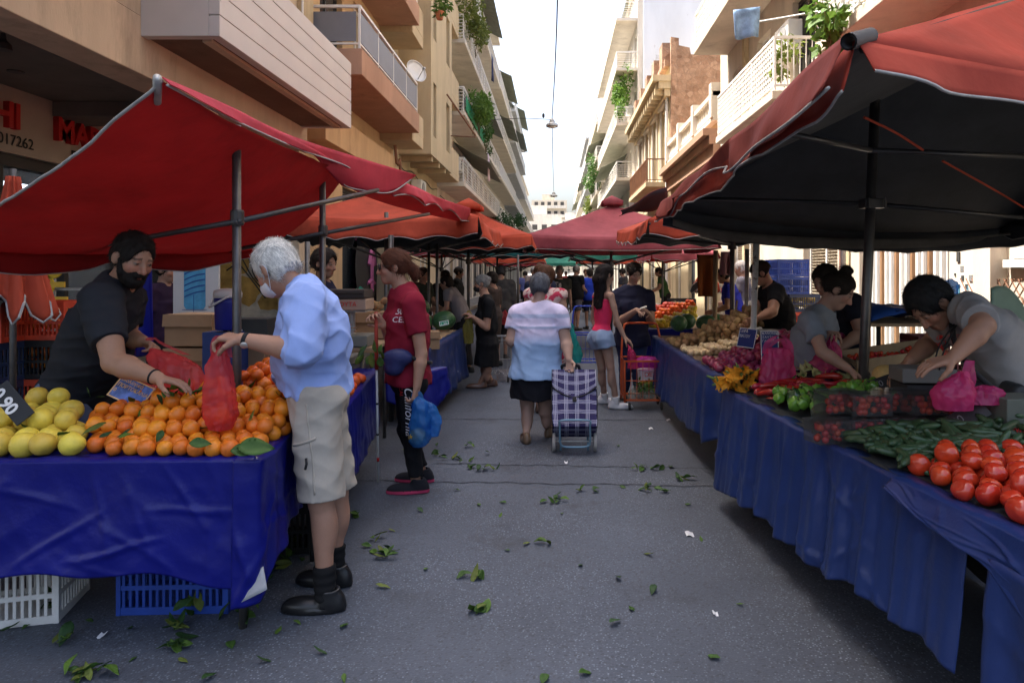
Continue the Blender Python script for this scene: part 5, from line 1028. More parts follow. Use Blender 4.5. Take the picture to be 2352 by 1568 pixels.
def laid(name, pts, wd, m, par, bv, dirv, off=.006, n=24, thick=.006):
    """a strip of cloth laid on a surface (pocket, seam, band)"""
    q = MB(); rows = []
    for p in spline(pts, n):
        h = bv.ray_cast(Vector(p-V3(dirv)*.5), Vector(nrm(dirv))); rows.append(np.array(h[0])-nrm(dirv)*off if h[0] is not None else p)
    q.tube(rows, wd, 6); return q.build(name, m, par, smooth=True)
M_SEAMB = mat('beige_seam', (.4, .36, .3), rough=.9)
laid('pocket_flap', [W(668, 1025, 3.1), W(690, 1020, 3.1), W(712, 1012, 3.1), W(722, 1008, 3.1)], .007, M_SEAMB, r, BV, (0, 1, 0), .001); laid('pocket_seam', [W(700, 930, 3.1), W(706, 985, 3.1), W(716, 1060, 3.1), W(724, 1135, 3.1)], .004, M_SEAMB, r, BV, (0, 1, 0), .0)
# the fruit seller
VEN = person('person with a black beard in a black t-shirt and jeans leaning over the orange stall', dict(
    head=(306, 594, 3.5), up=(.3, -.05, 1), neck=(262, 668, 3.6), mid=(212, 780, 3.68), sh=[(285, 700, 3.86), (222, 705, 3.40)], el=[(290, 775, 3.8), (262, 832, 3.22)], wr=[(328, 783, 3.55), (362, 868, 3.16)],
    hand=[dict(d=(.8, -.3, -.25), n=(.1, -.5, -.7), curl=.95), dict(d=(1, .05, -.22), n=(.1, -.1, -1), curl=.35)],
    hip=[(185, 905, 3.9), (160, 905, 3.66)], kn=[(190, 1080, 3.9), (165, 1095, 3.66)], an=[AZ(190, 3.95), AZ(160, 3.7)], toe=[(1, -.2, 0), (1, -.3, 0)]),
    face=(.80, -.42, -.34), skin=(0.340, 0.187, 0.119), hair=dict(st='short', c=(.012, .009, .007), t=.010, line=.030, low=-.06, n=1600, sl=.022, lift=.006), beard=True, shirt=dict(c=(.024, .026, .031), sleeve=.72, hem=-.13, fold=.009, e=.02), trousers=dict(c=(.13, .17, .26), len=1.9, e=.032), b=1.15, belly=.06, armw=1.28, fold=.008, head_s=1.06, seed=2)
q = MB(); wv = VEN['WR'][1]; ax = nrm(P3((262, 832, 3.22))-wv); q.lathe(wv+ax*.02, [(.0335, -.004), (.037, -.004), (.037, .004), (.0335, .004)], 20, ax); q.build('bracelet', M_MASKB, VEN['root'], smooth=True)
q = MB(); p0 = W(118, 880, 3.55); q.tube(spline([W(112, 855, 3.62), W(100, 890, 3.6), W(92, 925, 3.6), W(106, 940, 3.58)], 14), .006, 6); q.build('apron_tie', mat('denim_tie', (.15, .19, .35), rough=.9), VEN['root'], smooth=True)
BV = bvh_of(VEN['shirt'])
text('shirt_print', '✻ ΣΕΡ', .05, W(306, 770, 3.3), (.1, .1, -1), (.8, -.5, .3), M_MASKW, VEN['root'], proj=(BV, (-.75, .65, 0)), off=.004)
# the woman in the red shirt
RED = person('person with sunglasses in a dark red t-shirt and black track pants holding a white cane', dict(
    head=(903, 614, 4.97), neck=(928, 664, 4.99), mid=(944, 765, 5.0), sh=[(950, 698, 4.80), (922, 698, 5.18)], el=[(968, 812, 4.78), (905, 800, 5.14)], wr=[(958, 886, 4.74), (882, 748, 4.93)],
    hand=[dict(d=(-.15, .02, -1), n=(-.9, .3, -.1), curl=1.0), dict(d=(-.5, -.2, .62), n=(-.35, -.85, 0), curl=1.15)],
    hip=[(942, 872, 4.89), (936, 872, 5.09)], kn=[(945, 985, 4.86), (935, 985, 5.08)], an=[AZ(955, 4.87), AZ(968, 5.12)], toe=[(-1, -.12, 0), (-1, .1, 0)]),
    face=(-.94, -.30, -.06), skin=(0.357, 0.204, 0.136), hair=dict(st='tied', c=(.085, .03, .016), t=.014, line=.030, n=1300, sl=.07, lift=.003), ponytail=[(0, -.09, .01), (.0, -.125, -.01), (.01, -.15, -.05), (.02, -.15, -.09)], glasses=dict(z=.005, y=.098), s=1.02,
    shirt=dict(c=(.2, .012, .028), sleeve=.62, hem=-.03, e=.018, fold=.008), trousers=dict(c=(.012, .012, .014), len=1.93, e=.014), shoes=dict(c=(.02, .02, .025), sole=(.55, .06, .14), soft=1), b=1.06, bust=.02, belly=.02, seed=3)
BV = bvh_of(RED['trousers']); text('trouser_print', 'California', .088, W(918, 893, 4.7), (.03, 0, -1), (1, 0, .03), mat('white_print', (.75, .75, .75), rough=.8), RED['root'], proj=(BV, (0.15, 1, 0)), shear=.3)
text('trouser_print', 'CAL', .04, W(904, 893, 4.7), (.0, 0, -1), (1, 0, 0), M_RED, RED['root'], proj=(BV, (.15, 1, 0)))
BV = bvh_of(RED['shirt']); text('shirt_print', '50\nCES', .055, W(896, 722, 4.8), (.9, -.4, 0), (0, 0, 1), M_MASKW, RED['root'], proj=(BV, (.8, .6, 0)))
t = T('waist_bag', 'navy belt bag worn at the waist of the red shirt', 'bag', W(908, 850, 4.85)); g = SDF(W(910, 826, 4.76)-.3, W(910, 826, 4.76)+.3, .008); g.ell(W(912, 822, 4.76), (.11, .055, .065), None, .02); g.ell(W(905, 846, 4.76), (.07, .05, .05), None, .04); g.disp(lambda P: .004*wnoise(P, 25, 2), .03); v, F_ = g.mesh(); np_mesh('pouch', v, F_, mat('navy_nylon', (.018, .024, .09), rough=.55, bump=.3, bs=40), t)
q = MB(); q.tube(spline([W(930, 812, 4.8), W(958, 826, 4.75), W(985, 832, 4.9), W(990, 832, 5.1)], 14), .014, 6); q.build('strap', M_MASKB, t, smooth=True)
# the woman with the checked trolley
def whiteblue(v, c):
    z = v[:, 2]; o = np.tile(np.array((.66, .60, .78)), (len(v), 1)); b2 = np.array((.33, .48, .72)); bl = np.clip((1.02-z)/.12, 0, 1)[:, None]; o = o*(1-bl)+b2*bl
    for a, e in ((1.15, 1.185), (1.05, 1.075)): m = (z > a) & (z < e); o[m] = o[m]*.35+np.array((.34, .44, .62))*.65
    return o
WHT = person('person with grey hair in a white and blue t-shirt and black skirt, seen from behind', dict(
    head=(1240, 660, 6.42), neck=(1236, 700, 6.38), mid=(1232, 775, 6.4), sh=[(1190, 722, 6.4), (1283, 724, 6.38)], el=[(1174, 782, 6.35), (1300, 783, 6.33)], wr=[(1192, 796, 6.62), (1307, 826, 6.2)], hand=[None, dict(d=(.1, -.25, -.9), n=(-.1, -.7, -.3), curl=1.0)],
    hip=[(1208, 862, 6.4), (1255, 862, 6.4)], kn=[(1212, 945, 6.42), (1252, 945, 6.42)], an=[AZ(1209, 6.3), AZ(1262, 6.55)], toe=[(-.15, 1, 0), (.25, 1, 0)]),
    face=(.05, 1, -.1), skin=(0.391, 0.246, 0.187), hair=dict(st='short', c=(.10, .105, .12), t=.022, line=.025, low=-.08, n=1500, amp=.005, sl=.035, lift=.004), shirt=dict(c=(.6, .6, .7), cf=whiteblue, sleeve=.62, hem=-.02, e=.02, loose=.02, fold=.009), skirt=dict(c=(.012, .012, .016), hem=.40, w=.20), shoes=dict(c=(.16, .1, .06), low=1), b=1.32, belly=.05, armw=1.35, legw=1.2, s=.96, seed=4)
# the girl and the woman by the orange cart
GIRL = person('person with long dark hair in a bright pink top and denim shorts', dict(
    head=(1392, 632, 7.9), neck=(1387, 672, 7.9), mid=(1383, 720, 7.92), sh=[(1368, 684, 8.08), (1402, 684, 7.74)], el=[(1362, 735, 8.15), (1418, 738, 7.68)], wr=[(1378, 770, 8.1), (1434, 774, 7.66)], hand=[None, dict(d=(.55, 0, -.45), n=(-.1, .2, -1), curl=.5)],
    hip=[(1372, 775, 8.0), (1390, 775, 7.85)], kn=[(1382, 845, 8.0), (1402, 842, 7.82)], an=[AZ(1388, 8.15), AZ(1415, 7.85)], toe=[(.9, .3, 0), (1, -.1, 0)]),
    face=(.82, .45, -.2), skin=(0.357, 0.221, 0.162), hair=dict(st='long', c=(.012, .009, .009), t=.012, line=.025, len=.24, n=900, sl=.09, lift=.002), shirt=dict(c=(.75, .04, .12), tank=1, sleeve=0, hem=.08, e=.008, fold=.003), trousers=dict(c=(.25, .34, .5), len=.36, e=.022, wide=1, rise=.14), shoes=dict(c=(.62, .62, .64), soft=1), b=.84, armw=.74, legw=.92, s=.97, seed=5, sock=dict(len=.14, c=(.6, .6, .6)))
NVY = person('person in a navy top and jeans counting money, sunglasses pushed up on the hair', dict(
    head=(1457, 628, 8.45), up=(.05, -.2, 1), neck=(1450, 672, 8.55), mid=(1450, 725, 8.5), sh=[(1486, 690, 8.55), (1416, 690, 8.55)], el=[(1496, 738, 8.42), (1418, 742, 8.42)], wr=[(1487, 718, 8.12), (1462, 712, 8.1)], hand=[dict(d=(-.4, -.5, .1), n=(0, .2, -1), curl=.7), dict(d=(.7, -.4, .1), n=(0, .2, -1), curl=.6)],
    hip=[(1468, 785, 8.5), (1434, 785, 8.5)], kn=[(1466, 850, 8.45), (1436, 850, 8.45)], an=[AZ(1468, 8.5), AZ(1434, 8.5)], toe=[(.2, -1, 0), (-.2, -1, 0)]),
    face=(.28, -.85, -.42), skin=(0.391, 0.246, 0.178), hair=dict(st='tied', c=HB, t=.014, line=.025, n=500), glasses=dict(z=.075, y=.07), shirt=dict(c=(.02, .022, .045), sleeve=.66, hem=-.05, e=.016), trousers=dict(c=(.03, .045, .11), len=1.92), b=1.18, bust=.035, belly=.03, armw=1.2, s=1.02, seed=6)
t = T('banknote', 'pale banknote held in the hands of the navy top woman', 'money', W(1478, 708, 8.03)); MB().obox(W(1478, 706, 8.03), [(1, .1, .3), (0, 1, .3), (0, -.3, 1)], (.04, .02, .003)).build('note', mat('paper_note', (.6, .62, .6)), t)
# the woman in black on the left
BLKW = person('person in a black dress and black mask with grey hair carrying a yellow bag', dict(
    head=(1106, 652, 9.3), neck=(1119, 690, 9.3), mid=(1124, 745, 9.3), sh=[(1126, 706, 9.12), (1114, 706, 9.48)], el=[(1118, 752, 9.08), (1108, 752, 9.5)], wr=[(1086, 728, 9.1), (1082, 730, 9.3)], hand=[dict(d=(-.8, 0, .5), n=(0, .2, -1), curl=.8), None],
    hip=[(1122, 790, 9.2), (1118, 790, 9.4)], kn=[(1120, 850, 9.2), (1112, 850, 9.4)], an=[AZ(1104, 9.25), AZ(1128, 9.4)], toe=[(-1, -.1, 0), (-1, .05, 0)]),
    face=(-.97, -.12, -.12), hair=dict(st='tied', c=(.2, .2, .19), t=.015, line=.030, n=500), bun=(0, -.1, .06), dress=dict(c=(.012, .012, .013), hem=.30, w=.21, sleeve=.62), mask=M_MASKB, shoes=dict(c=(.12, .06, .04), low=1), b=1.1, belly=.04, bust=.02, armw=1.15, s=.96, seed=7)
# right: the woman with the bun, the man behind her, the bending man
BUN = person('person in a grey t-shirt with dark hair in a top bun reaching over the vegetables', dict(
    head=(1926, 668, 4.66), up=(.35, -.05, .9), neck=(1884, 718, 4.72), mid=(1858, 790, 4.78), sh=[(1890, 735, 4.92), (1856, 742, 4.55)], el=[(1918, 790, 4.9), (1888, 808, 4.38)], wr=[(1908, 772, 4.62), (1948, 846, 4.3)], hand=[dict(d=(-.1, -.5, .2), n=(-.2, -.4, -.9), curl=.9), dict(d=(.7, .05, -.5), n=(-.2, .1, -1), curl=.45)],
    hip=[(1860, 880, 4.9), (1842, 880, 4.7)], kn=[(1860, 980, 4.9), (1845, 980, 4.72)], an=[AZ(1860, 4.95), AZ(1842, 4.75)], toe=[(1, -.2, 0), (1, -.3, 0)]),
    face=(.72, -.42, -.52), skin=(0.357, 0.212, 0.153), hair=dict(st='tied', c=HB, t=.012, line=.027, n=1200, sl=.05), bun=(.0, -.03, .145), shirt=dict(c=(.20, .22, .25), sleeve=.62, hem=-.14, fold=.009, e=.02), trousers=dict(c=BLK, len=1.9), b=1.02, bust=.02, armw=.95, seed=8)
MNV = person('person in a dark navy t-shirt standing just behind the woman with the bun', dict(
    head=(1895, 645, 5.5), neck=(1928, 682, 5.55), mid=(1950, 765, 5.55), sh=[(1962, 700, 5.33), (1925, 702, 5.75)], el=[(1978, 765, 5.22), (1915, 770, 5.75)], wr=[(1928, 800, 5.1), (1900, 795, 5.5)], hand=[dict(d=(-.8, -.2, -.4), n=(.2, 0, -1), curl=.6), None],
    hip=[(1958, 870, 5.45), (1950, 870, 5.65)], kn=[(1955, 960, 5.45), (1950, 960, 5.65)], an=[AZ(1955, 5.5), AZ(1950, 5.7)], toe=[(-1, -.2, 0), (-1, 0, 0)]),
    face=(-.75, -.45, -.4), skin=(0.357, 0.212, 0.145), hair=dict(st='short', c=HB, t=.016, line=.025, n=500), shirt=dict(c=(.015, .017, .026), sleeve=.6, hem=-.14, e=.02), trousers=dict(c=BLK, len=1.9), b=1.15, armw=1.15, seed=9)
BEN = person('person in a pale grey t-shirt with a crossbody bag bending low over the vegetable stall', dict(
    head=(2138, 700, 3.42), up=(-.78, 0, .62), neck=(2215, 712, 3.5), mid=(2300, 790, 3.55), sh=[(2240, 712, 3.28), (2195, 745, 3.72)], el=[(2260, 748, 3.05), (2135, 790, 3.75)], wr=[(2190, 822, 3.0), (2090, 828, 3.6)], hand=[dict(d=(-.9, .1, -.25), n=(.1, .2, -1), curl=.35), dict(d=(-.7, -.1, -.5), n=(.1, -.2, -1), curl=.4)],
    hip=[(2352, 905, 3.46), (2362, 905, 3.68)], kn=[(2345, 1100, 3.46), (2355, 1100, 3.7)], an=[AZ(2350, 3.5), AZ(2360, 3.75)], toe=[(-1, -.1, 0), (-1, .1, 0)]),
    face=(-.6, -.22, -.78), skin=(0.306, 0.162, 0.102), hair=dict(st='short', c=(.012, .011, .01), t=.02, line=.035, low=-.07, n=1500, sl=.035, lift=.004), shirt=dict(c=(.25, .24, .23), sleeve=.8, hem=-.12, fold=.009, e=.022), trousers=dict(c=(.05, .05, .05), len=1.9), b=1.1, belly=.05, armw=1.15, fold=.009, head_s=1.03, seed=10)
BV = bvh_of(BEN['shirt']); text('shirt_print', 'ΦΡΕΣ\nΚΟ ΚΑ\nΛΟ!', .042, W(2168, 800, 3.3), (.75, -.2, .25), (.2, 0, 1), M_RED, BEN['root'], proj=(BV, (.4, .9, 0)))
t = T('crossbody_bag', 'dark leather bag hanging at the hip of the bending man', 'bag', W(2330, 950, 3.2)); g = SDF(W(2352, 955, 3.2)-.35, W(2352, 955, 3.2)+.35, .009); g.put(lambda P: np.linalg.norm(np.maximum(np.abs((P-W(2352, 955, 3.2))@np.array([nrm((.8, .1, -.5)), nrm((0, 1, 0)), nrm((.5, 0, .8))]).T)-np.array((.11, .035, .08)), 0), axis=-1)-.03, W(2352, 955, 3.2)-.25, W(2352, 955, 3.2)+.25, 0); g.disp(lambda P: .006*wnoise(P, 18, 3), .03); v, F_ = g.mesh(); np_mesh('bag_body', v, F_, mat('dark_leather', (.022, .025, .025), rough=.45, bump=.3, bs=30), t)
q = MB(); q.tube(spline([W(2290, 900, 3.12), W(2235, 850, 3.15), W(2195, 790, 3.25), W(2185, 740, 3.4)], 16), .014, 6); q.build('strap', M_MASKB, t, smooth=True)
q = MB(); q.tube(spline([W(2195, 740, 3.3), W(2160, 790, 3.2), W(2147, 830, 3.15), W(2145, 845, 3.15)], 12), .004, 6); q.tube(spline([W(2200, 740, 3.3), W(2175, 790, 3.2), W(2160, 830, 3.15), W(2158, 850, 3.15)], 12), .004, 6); q.build('neck_cord', M_MASKB, BEN['root'], smooth=True)
# sellers farther along the right
person('person in a black t-shirt leaning over a metal tub behind the onion stall', dict(
    head=(1747, 628, 7.1), up=(-.3, .05, 1), neck=(1772, 664, 7.15), mid=(1792, 715, 7.2), sh=[(1788, 676, 6.96), (1762, 676, 7.36)], el=[(1774, 716, 6.78), (1742, 712, 7.3)], wr=[(1742, 730, 6.72), (1730, 728, 7.1)], hip=[(1802, 780, 7.1), (1796, 780, 7.3)], kn=[(1800, 855, 7.1), (1795, 855, 7.3)], an=[AZ(1800, 7.15), AZ(1795, 7.35)], toe=[(-1, 0, 0), (-1, .1, 0)]),
    face=(-.82, .1, -.5), skin=(0.357, 0.187, 0.119), hair=dict(st='short', c=HB, t=.014, line=.030, low=-.05, n=400), shirt=dict(c=(.014, .014, .015), sleeve=.62, hem=-.14), trousers=dict(c=BLK, len=1.9), b=1.18, belly=.05, armw=1.25, seed=11)
stand('person in a bright blue polo shirt behind the citrus boxes on the right', 1692, 612, 10.0, -75, ht=1.66, shirt=dict(c=(.03, .04, .42), sleeve=.6, hem=-.1, collar=True), trousers=dict(c=BLK, len=1.9), hair=dict(st='short', c=HB, n=200), arms='fwd', lean=.12, seed=12, skin=(0.306, 0.170, 0.111), b=1.1)
stand('person with white hair and a striped top behind the blue polo man', 1708, 600, 11.6, -60, ht=1.76, shirt=dict(c=(.25, .25, .3), sleeve=.6), trousers=dict(c=NAVY, len=1.9), hair=dict(st='short', c=(.6, .58, .55)), arms='fwd', seed=13, skin=(0.425, 0.255, 0.187), b=1.1)
stand('person in a green t-shirt working at a sunlit stall by the right wall', 1528, 613, 19.0, -85, ht=1.72, shirt=dict(c=(.06, .13, .05), sleeve=.6), trousers=dict(c=BLK, len=1.9), hair=dict(st='short', c=HB), arms='reach', lean=.12, seed=14)
# left and middle distance
person('person with short black hair and a navy top behind the scales on the left', dict(
    head=(746, 606, 6.0), neck=(738, 648, 6.05), mid=(735, 720, 6.08), sh=[(745, 668, 6.25), (728, 670, 5.88)], el=[(760, 725, 6.25), (735, 730, 5.8)], wr=[(795, 735, 6.1), (775, 745, 5.75)], hip=[(735, 800, 6.2), (730, 800, 6.0)], kn=[(735, 900, 6.2), (730, 900, 6.0)], an=[AZ(735, 6.2), AZ(730, 6.0)], toe=[(1, 0, 0), (1, -.1, 0)]),
    face=(.93, -.3, -.12), skin=(0.340, 0.196, 0.128), hair=dict(st='short', c=HB, t=.022, line=.030, n=700, amp=.006, lift=.012), shirt=dict(c=(.022, .022, .045), sleeve=.6, hem=-.1), trousers=dict(c=BLK, len=1.9), b=1.2, belly=.04, s=1.0, seed=15)
stand('person in a red floral sleeveless dress walking just ahead of the white shirt woman', 1252, 612, 7.6, 15, ht=1.63, dress=dict(c=(.35, .05, .08), hem=.5, w=.2, sleeve=.15, cf=lambda v, c: np.where((wnoise(v, 60, 3) > .1)[:, None], np.array((.45, .04, .08)), np.array((.6, .45, .4)))), hair=dict(st='bob', c=HBR, t=.03, n=500), b=1.2, armw=1.15, seed=16, shoes=dict(c=(.1, .06, .04), low=1))
stand('person in an olive t-shirt walking towards the camera in the middle distance', 1285, 617, 14.5, 175, ht=1.70, shirt=dict(c=(.06, .065, .05), sleeve=.6), trousers=dict(c=(.05, .05, .06), len=1.9), hair=dict(st='short', c=(.2, .19, .17)), seed=17, skin=(0.383, 0.221, 0.153))
stand('person with blond hair and a leopard scarf next to the olive t-shirt man', 1262, 620, 13.6, 190, ht=1.62, shirt=dict(c=(.05, .04, .04), sleeve=.6, cf=lambda v, c: np.where((wnoise(v, 70, 5) > .15)[:, None], np.array((.35, .3, .25)), np.array((.02, .02, .025)))), trousers=dict(c=BLK, len=1.9), hair=dict(st='bob', c=(.35, .25, .12), t=.025), seed=18)
stand('person with dark bobbed hair in a navy dress behind the walking women', 1240, 604, 10.8, 10, ht=1.68, dress=dict(c=NAVY, hem=.45, w=.2), hair=dict(st='bob', c=HBR, t=.03), seed=19, b=1.1)
stand('person in a black shirt and grey shorts with a white mask, back half turned', 1322, 610, 18.5, 40, ht=1.75, shirt=dict(c=(.012, .012, .013), sleeve=.65, hem=-.14), trousers=dict(c=(.12, .12, .14), len=.95, e=.03), hair=dict(st='short', c=(.15, .14, .13)), mask=M_MASKW, b=1.25, belly=.06, seed=20, arms='fwd')
stand('person in a bright blue shirt beside the black shirted man', 1356, 618, 18.8, -20, ht=1.66, shirt=dict(c=(.02, .05, .42), sleeve=.7, hem=-.12), trousers=dict(c=NAVY, len=.95), hair=dict(st='bob', c=HB, t=.02), b=1.2, seed=21)
stand('person in a grey top bending to reach into the left potato stall', 1068, 640, 10.6, -80, ht=1.55, shirt=dict(c=(.2, .18, .19), sleeve=.6), trousers=dict(c=BLK, len=1.9), hair=dict(st='bob', c=HB, t=.02, n=200), arms='reach', lean=.25, seed=22)
stand('person in a dark grey jacket with a red bag, seen from behind on the left', 1150, 612, 12.4, -5, ht=1.68, shirt=dict(c=(.055, .052, .05), sleeve=1.8, hem=-.18, e=.03), skirt=dict(c=BLK, hem=.45, w=.19), hair=dict(st='short', c=(.03, .03, .03)), b=1.15, seed=23)
stand('person in a brown patterned coat next to the black dress woman', 1134, 626, 11.4, -70, ht=1.57, dress=dict(c=(.06, .045, .04), hem=.4, w=.2, sleeve=.9), hair=dict(st='bob', c=HB, t=.02), seed=24)
for i, (x, y, d, yw, c1, c2, hc, lb) in enumerate([(1022, 618, 13.0, 160, (.03, .03, .03), BLK, HB, 'person in dark clothes selling under the third left canopy'), (968, 622, 11.5, 120, (.04, .05, .04), BLK, HB, 'person in a dark green top far behind the red shirted woman'), (1050, 630, 15.5, 90, (.02, .02, .02), NAVY, HB, 'person in black in the shade of the left row by the white poster'),
    (1225, 612, 22, 170, (.35, .3, .3), NAVY, HG, 'person in a light top far down the middle of the walkway'), (1206, 618, 26, 0, (.1, .12, .3), BLK, HB, 'person in a faded blue top far away on the left side'), (1250, 618, 30, 180, (.04, .04, .05), BLK, HB, 'person in dark clothes far away in the middle'),
    (1345, 616, 27, 180, (.5, .48, .46), NAVY, HBR, 'person in a white top far away behind the blue shirt'), (1385, 614, 25, 20, (.03, .03, .04), BLK, HB, 'person in dark clothes far away behind the long haired girl'), (1300, 617, 36, 185, (.3, .06, .06), BLK, HB, 'person in a red top at the far end of the market'), (1275, 617, 42, 0, (.4, .4, .42), NAVY, HG, 'person in a pale shirt at the far end of the market'), (1432, 612, 22, -60, (.04, .04, .05), BLK, HB, 'person in dark clothes by the far right stalls')]):
    stand(lb, x, y, d, yw, shirt=dict(c=c1, sleeve=.7), trousers=dict(c=c2, len=1.9), hair=dict(st=['short', 'bob'][i % 2], c=hc, t=.02), arms=['down', 'fwd'][i % 2], seed=30+i, b=1+.15*(i % 3)/2, ht=1.6+.04*(i % 4))
# ---------------- produce
def blob_mesh(name, fn, nu=20, nv=12, m=None):
    """closed surface from a radius function of direction; fn(theta, phi) -> point"""
    vs = [fn(0, 0)]; fs = []
    for i in range(1, nv):
        for k in range(nu): vs.append(fn(math.pi*i/nv, 2*math.pi*k/nu))
    vs.append(fn(math.pi, 0)); n = len(vs)
    for k in range(nu): fs.append((0, 1+k, 1+(k+1) % nu)); fs.append((n-1, n-1-nu+(k+1) % nu, n-1-nu+k))
    for i in range(nv-2):
        for k in range(nu): a = 1+i*nu; fs.append((a+k, a+nu+k, a+nu+(k+1) % nu, a+(k+1) % nu))
    me = bpy.data.meshes.new(name); me.from_pydata([tuple(map(float, v)) for v in vs], [], fs); me.polygons.foreach_set('use_smooth', [True]*len(fs)); me.materials.append(m); me.update(); return me
def sph(t, p, r, sx=1, sz=1, dim=0, wob=0, lob=0):
    rr = r*(1-dim*math.exp(-(t/.35)**2)-dim*.6*math.exp(-((math.pi-t)/.3)**2)+wob*math.sin(2*p+t*3)+wob*.7*math.sin(3*t+p)+lob*.5*(math.cos(p*lob_n)+.25*math.cos(2*p+1))*math.sin(t)**.6)
    return (rr*math.sin(t)*math.cos(p)*sx, rr*math.sin(t)*math.sin(p), rr*math.cos(t)*sz)
lob_n = 4
def skin_mat(name, c, rough=.35, bs=160, bump=.2, ov=.12, hv=.012, spec=.45, var=.16, vs=20): return mat(name, c, rough=rough, spec=spec, dirt=(tuple(x*.55+.02 for x in c), 38, .66, .78), var=var, vs=vs, bump=bump, bs=bs, bdist=.003, objvar=ov, huevar=hv)
M_OR = skin_mat('orange_peel', (.68, .19, .012), .42); M_GF = skin_mat('grapefruit_peel', (.64, .47, .06), .45, ov=.14); M_TG = skin_mat('tangerine_peel', (.66, .12, .008), .4); M_LM = skin_mat('lemon_peel', (.7, .5, .05), .4)
M_TM = skin_mat('tomato_skin', (.44, .036, .012), .18, bump=.03, spec=.6, var=.2, vs=9, hv=.004, ov=.08); M_PO = skin_mat('potato_skin', (.34, .21, .1), .8, bs=60, bump=.4, var=.3, spec=.15); M_RO = skin_mat('red_onion_skin', (.30, .035, .09), .3, bump=.1, var=.3, spec=.5, hv=.02); M_WO = skin_mat('white_onion_skin', (.55, .42, .25), .4, var=.25, ov=.15)
M_BP = skin_mat('green_pepper_skin', (.11, .25, .03), .2, bump=.03, spec=.6); M_DP = skin_mat('dark_pepper_skin', (.02, .06, .015), .2, bump=.03, spec=.6); M_RP = skin_mat('red_pepper_skin', (.32, .012, .012), .2, bump=.04, spec=.6); M_CU = skin_mat('cucumber_skin', (.028, .06, .024), .45, bump=.3, bs=120); M_EG = skin_mat('aubergine_skin', (.016, .008, .02), .15, bump=.02, spec=.6)
M_STEM = mat('green_stem', (.1, .16, .04), rough=.7, var=.2); M_FLOW = mat('blossom_petal', (.72, .34, .03), rough=.6, var=.3, vs=14, transl=.3); M_PALE = mat('pale_blossom', (.55, .55, .25), rough=.6, var=.3, vs=14, transl=.3)
ME = {}
ME['orange'] = blob_mesh('orange', lambda t, p: sph(t, p, .0355, dim=.06, wob=.012), 20, 12, M_OR); ME['grapefruit'] = blob_mesh('grapefruit', lambda t, p: sph(t, p, .050, dim=.06, wob=.03, sz=.95), 22, 14, M_GF)
ME['tangerine'] = blob_mesh('tangerine', lambda t, p: sph(t, p, .036, dim=.12, wob=.015, sz=.84), 16, 10, M_TG); ME['tomato'] = blob_mesh('tomato', lambda t, p: sph(t, p, .041, dim=.16, wob=.03, sz=.84), 22, 12, M_TM)
ME['potato'] = blob_mesh('potato', lambda t, p: sph(t, p, .033, sx=1.5, wob=.07), 14, 9, M_PO); ME['lemon'] = blob_mesh('lemon', lambda t, p: sph(t, p, .032, sz=1.25, dim=-.15), 14, 9, M_LM)
ME['onion'] = blob_mesh('red_onion', lambda t, p: sph(t, p, .038, dim=-.35*(1 if t < 1 else .3), wob=.015, sz=.9), 18, 12, M_RO); ME['white_onion'] = blob_mesh('white_onion', lambda t, p: sph(t, p, .028, dim=-.5*(1 if t < 1 else .3), wob=.02), 14, 10, M_WO)
lob_n = 4; ME['pepper'] = blob_mesh('green_pepper', lambda t, p: sph(t, p, .040, sz=1.2, lob=.14, dim=.22), 32, 14, M_BP); ME['dark_pepper'] = blob_mesh('dark_pepper', lambda t, p: sph(t, p, .044, sz=1.25, lob=.16, dim=.22), 32, 14, M_DP)
ME['cherry'] = blob_mesh('cherry_tomato', lambda t, p: sph(t, p, .0165), 10, 7, skin_mat('cherry_tomato_skin', (.55, .035, .015), .15, bump=0, spec=.6))
def item(name, me, loc, rot, label, cat, group, sc=1):
    o = bpy.data.objects.new(name, me); COL.objects.link(o); o.location = tuple(map(float, loc)); o.rotation_euler = rot; o.scale = (sc,)*3; return props(o, label, cat, group)
HEAP = {}
def heap(key, name, label, cat, group, x0, x1, y0, y1, z0, r, hfn, inside=lambda x, y: True, cap=300, flat=.85, tumble=3.14, jit=.14, top=2):
    rg = np.random.default_rng(len(name)*13+int(abs(x0)*100)); C = []; K = 8
    for k in range(K):
        z = z0+r*flat+k*1.5*r*flat; off = (k % 2)*r; row = 0; y = y0+r+off*.577
        while y < y1-r*.5:
            x = x0+r+off+(row % 2)*r
            while x < x1-r*.5:
                if inside(x, y):
                    h = hfn(x, y)
                    if (k == 0 or z-z0-r*flat <= h) and z-z0 > h-top*1.5*r*flat-r: C.append((x+rg.normal()*jit*r, y+rg.normal()*jit*r, z+rg.normal()*jit*.4*r))
                x += 2.03*r
            y += 1.76*r; row += 1
    C.sort(key=lambda c: c[0]**2+c[1]**2)
    for c in C[:cap]: item(name, ME[key], c, tuple(rg.uniform(-tumble, tumble, 3)), label, cat, group, rg.uniform(.87, 1.1))
    HEAP[name+group] = (C, r); return C
bL = lambda y: -1.97-(y-2.88)*.75
hor = lambda x, y: max(0, (y-2.92)*.27)+.075*math.exp(-((x+1.72)**2+(y-3.28)**2)/.05)
CO = heap('orange', 'orange', 'ripe orange heaped at the front of the left blue stall', 'orange', 'oranges heaped on the left stall', -2.4, -1.25, 2.85, 3.48, Z+.014, .035, hor, lambda x, y: x > bL(y)+.04, cap=280)
CG = heap('grapefruit', 'grapefruit', 'large yellow grapefruit heaped left of the oranges', 'grapefruit', 'grapefruit heaped on the left stall', -3.2, -1.9, 2.84, 3.36, Z+.014, .049, lambda x, y: max(0, (y-2.9)*.27)+.035*math.exp(-((x+2.3)**2)/.05), lambda x, y: x < bL(y)-.035, cap=120)
eL = lambda y: -1.19-(y-3.6)*.14
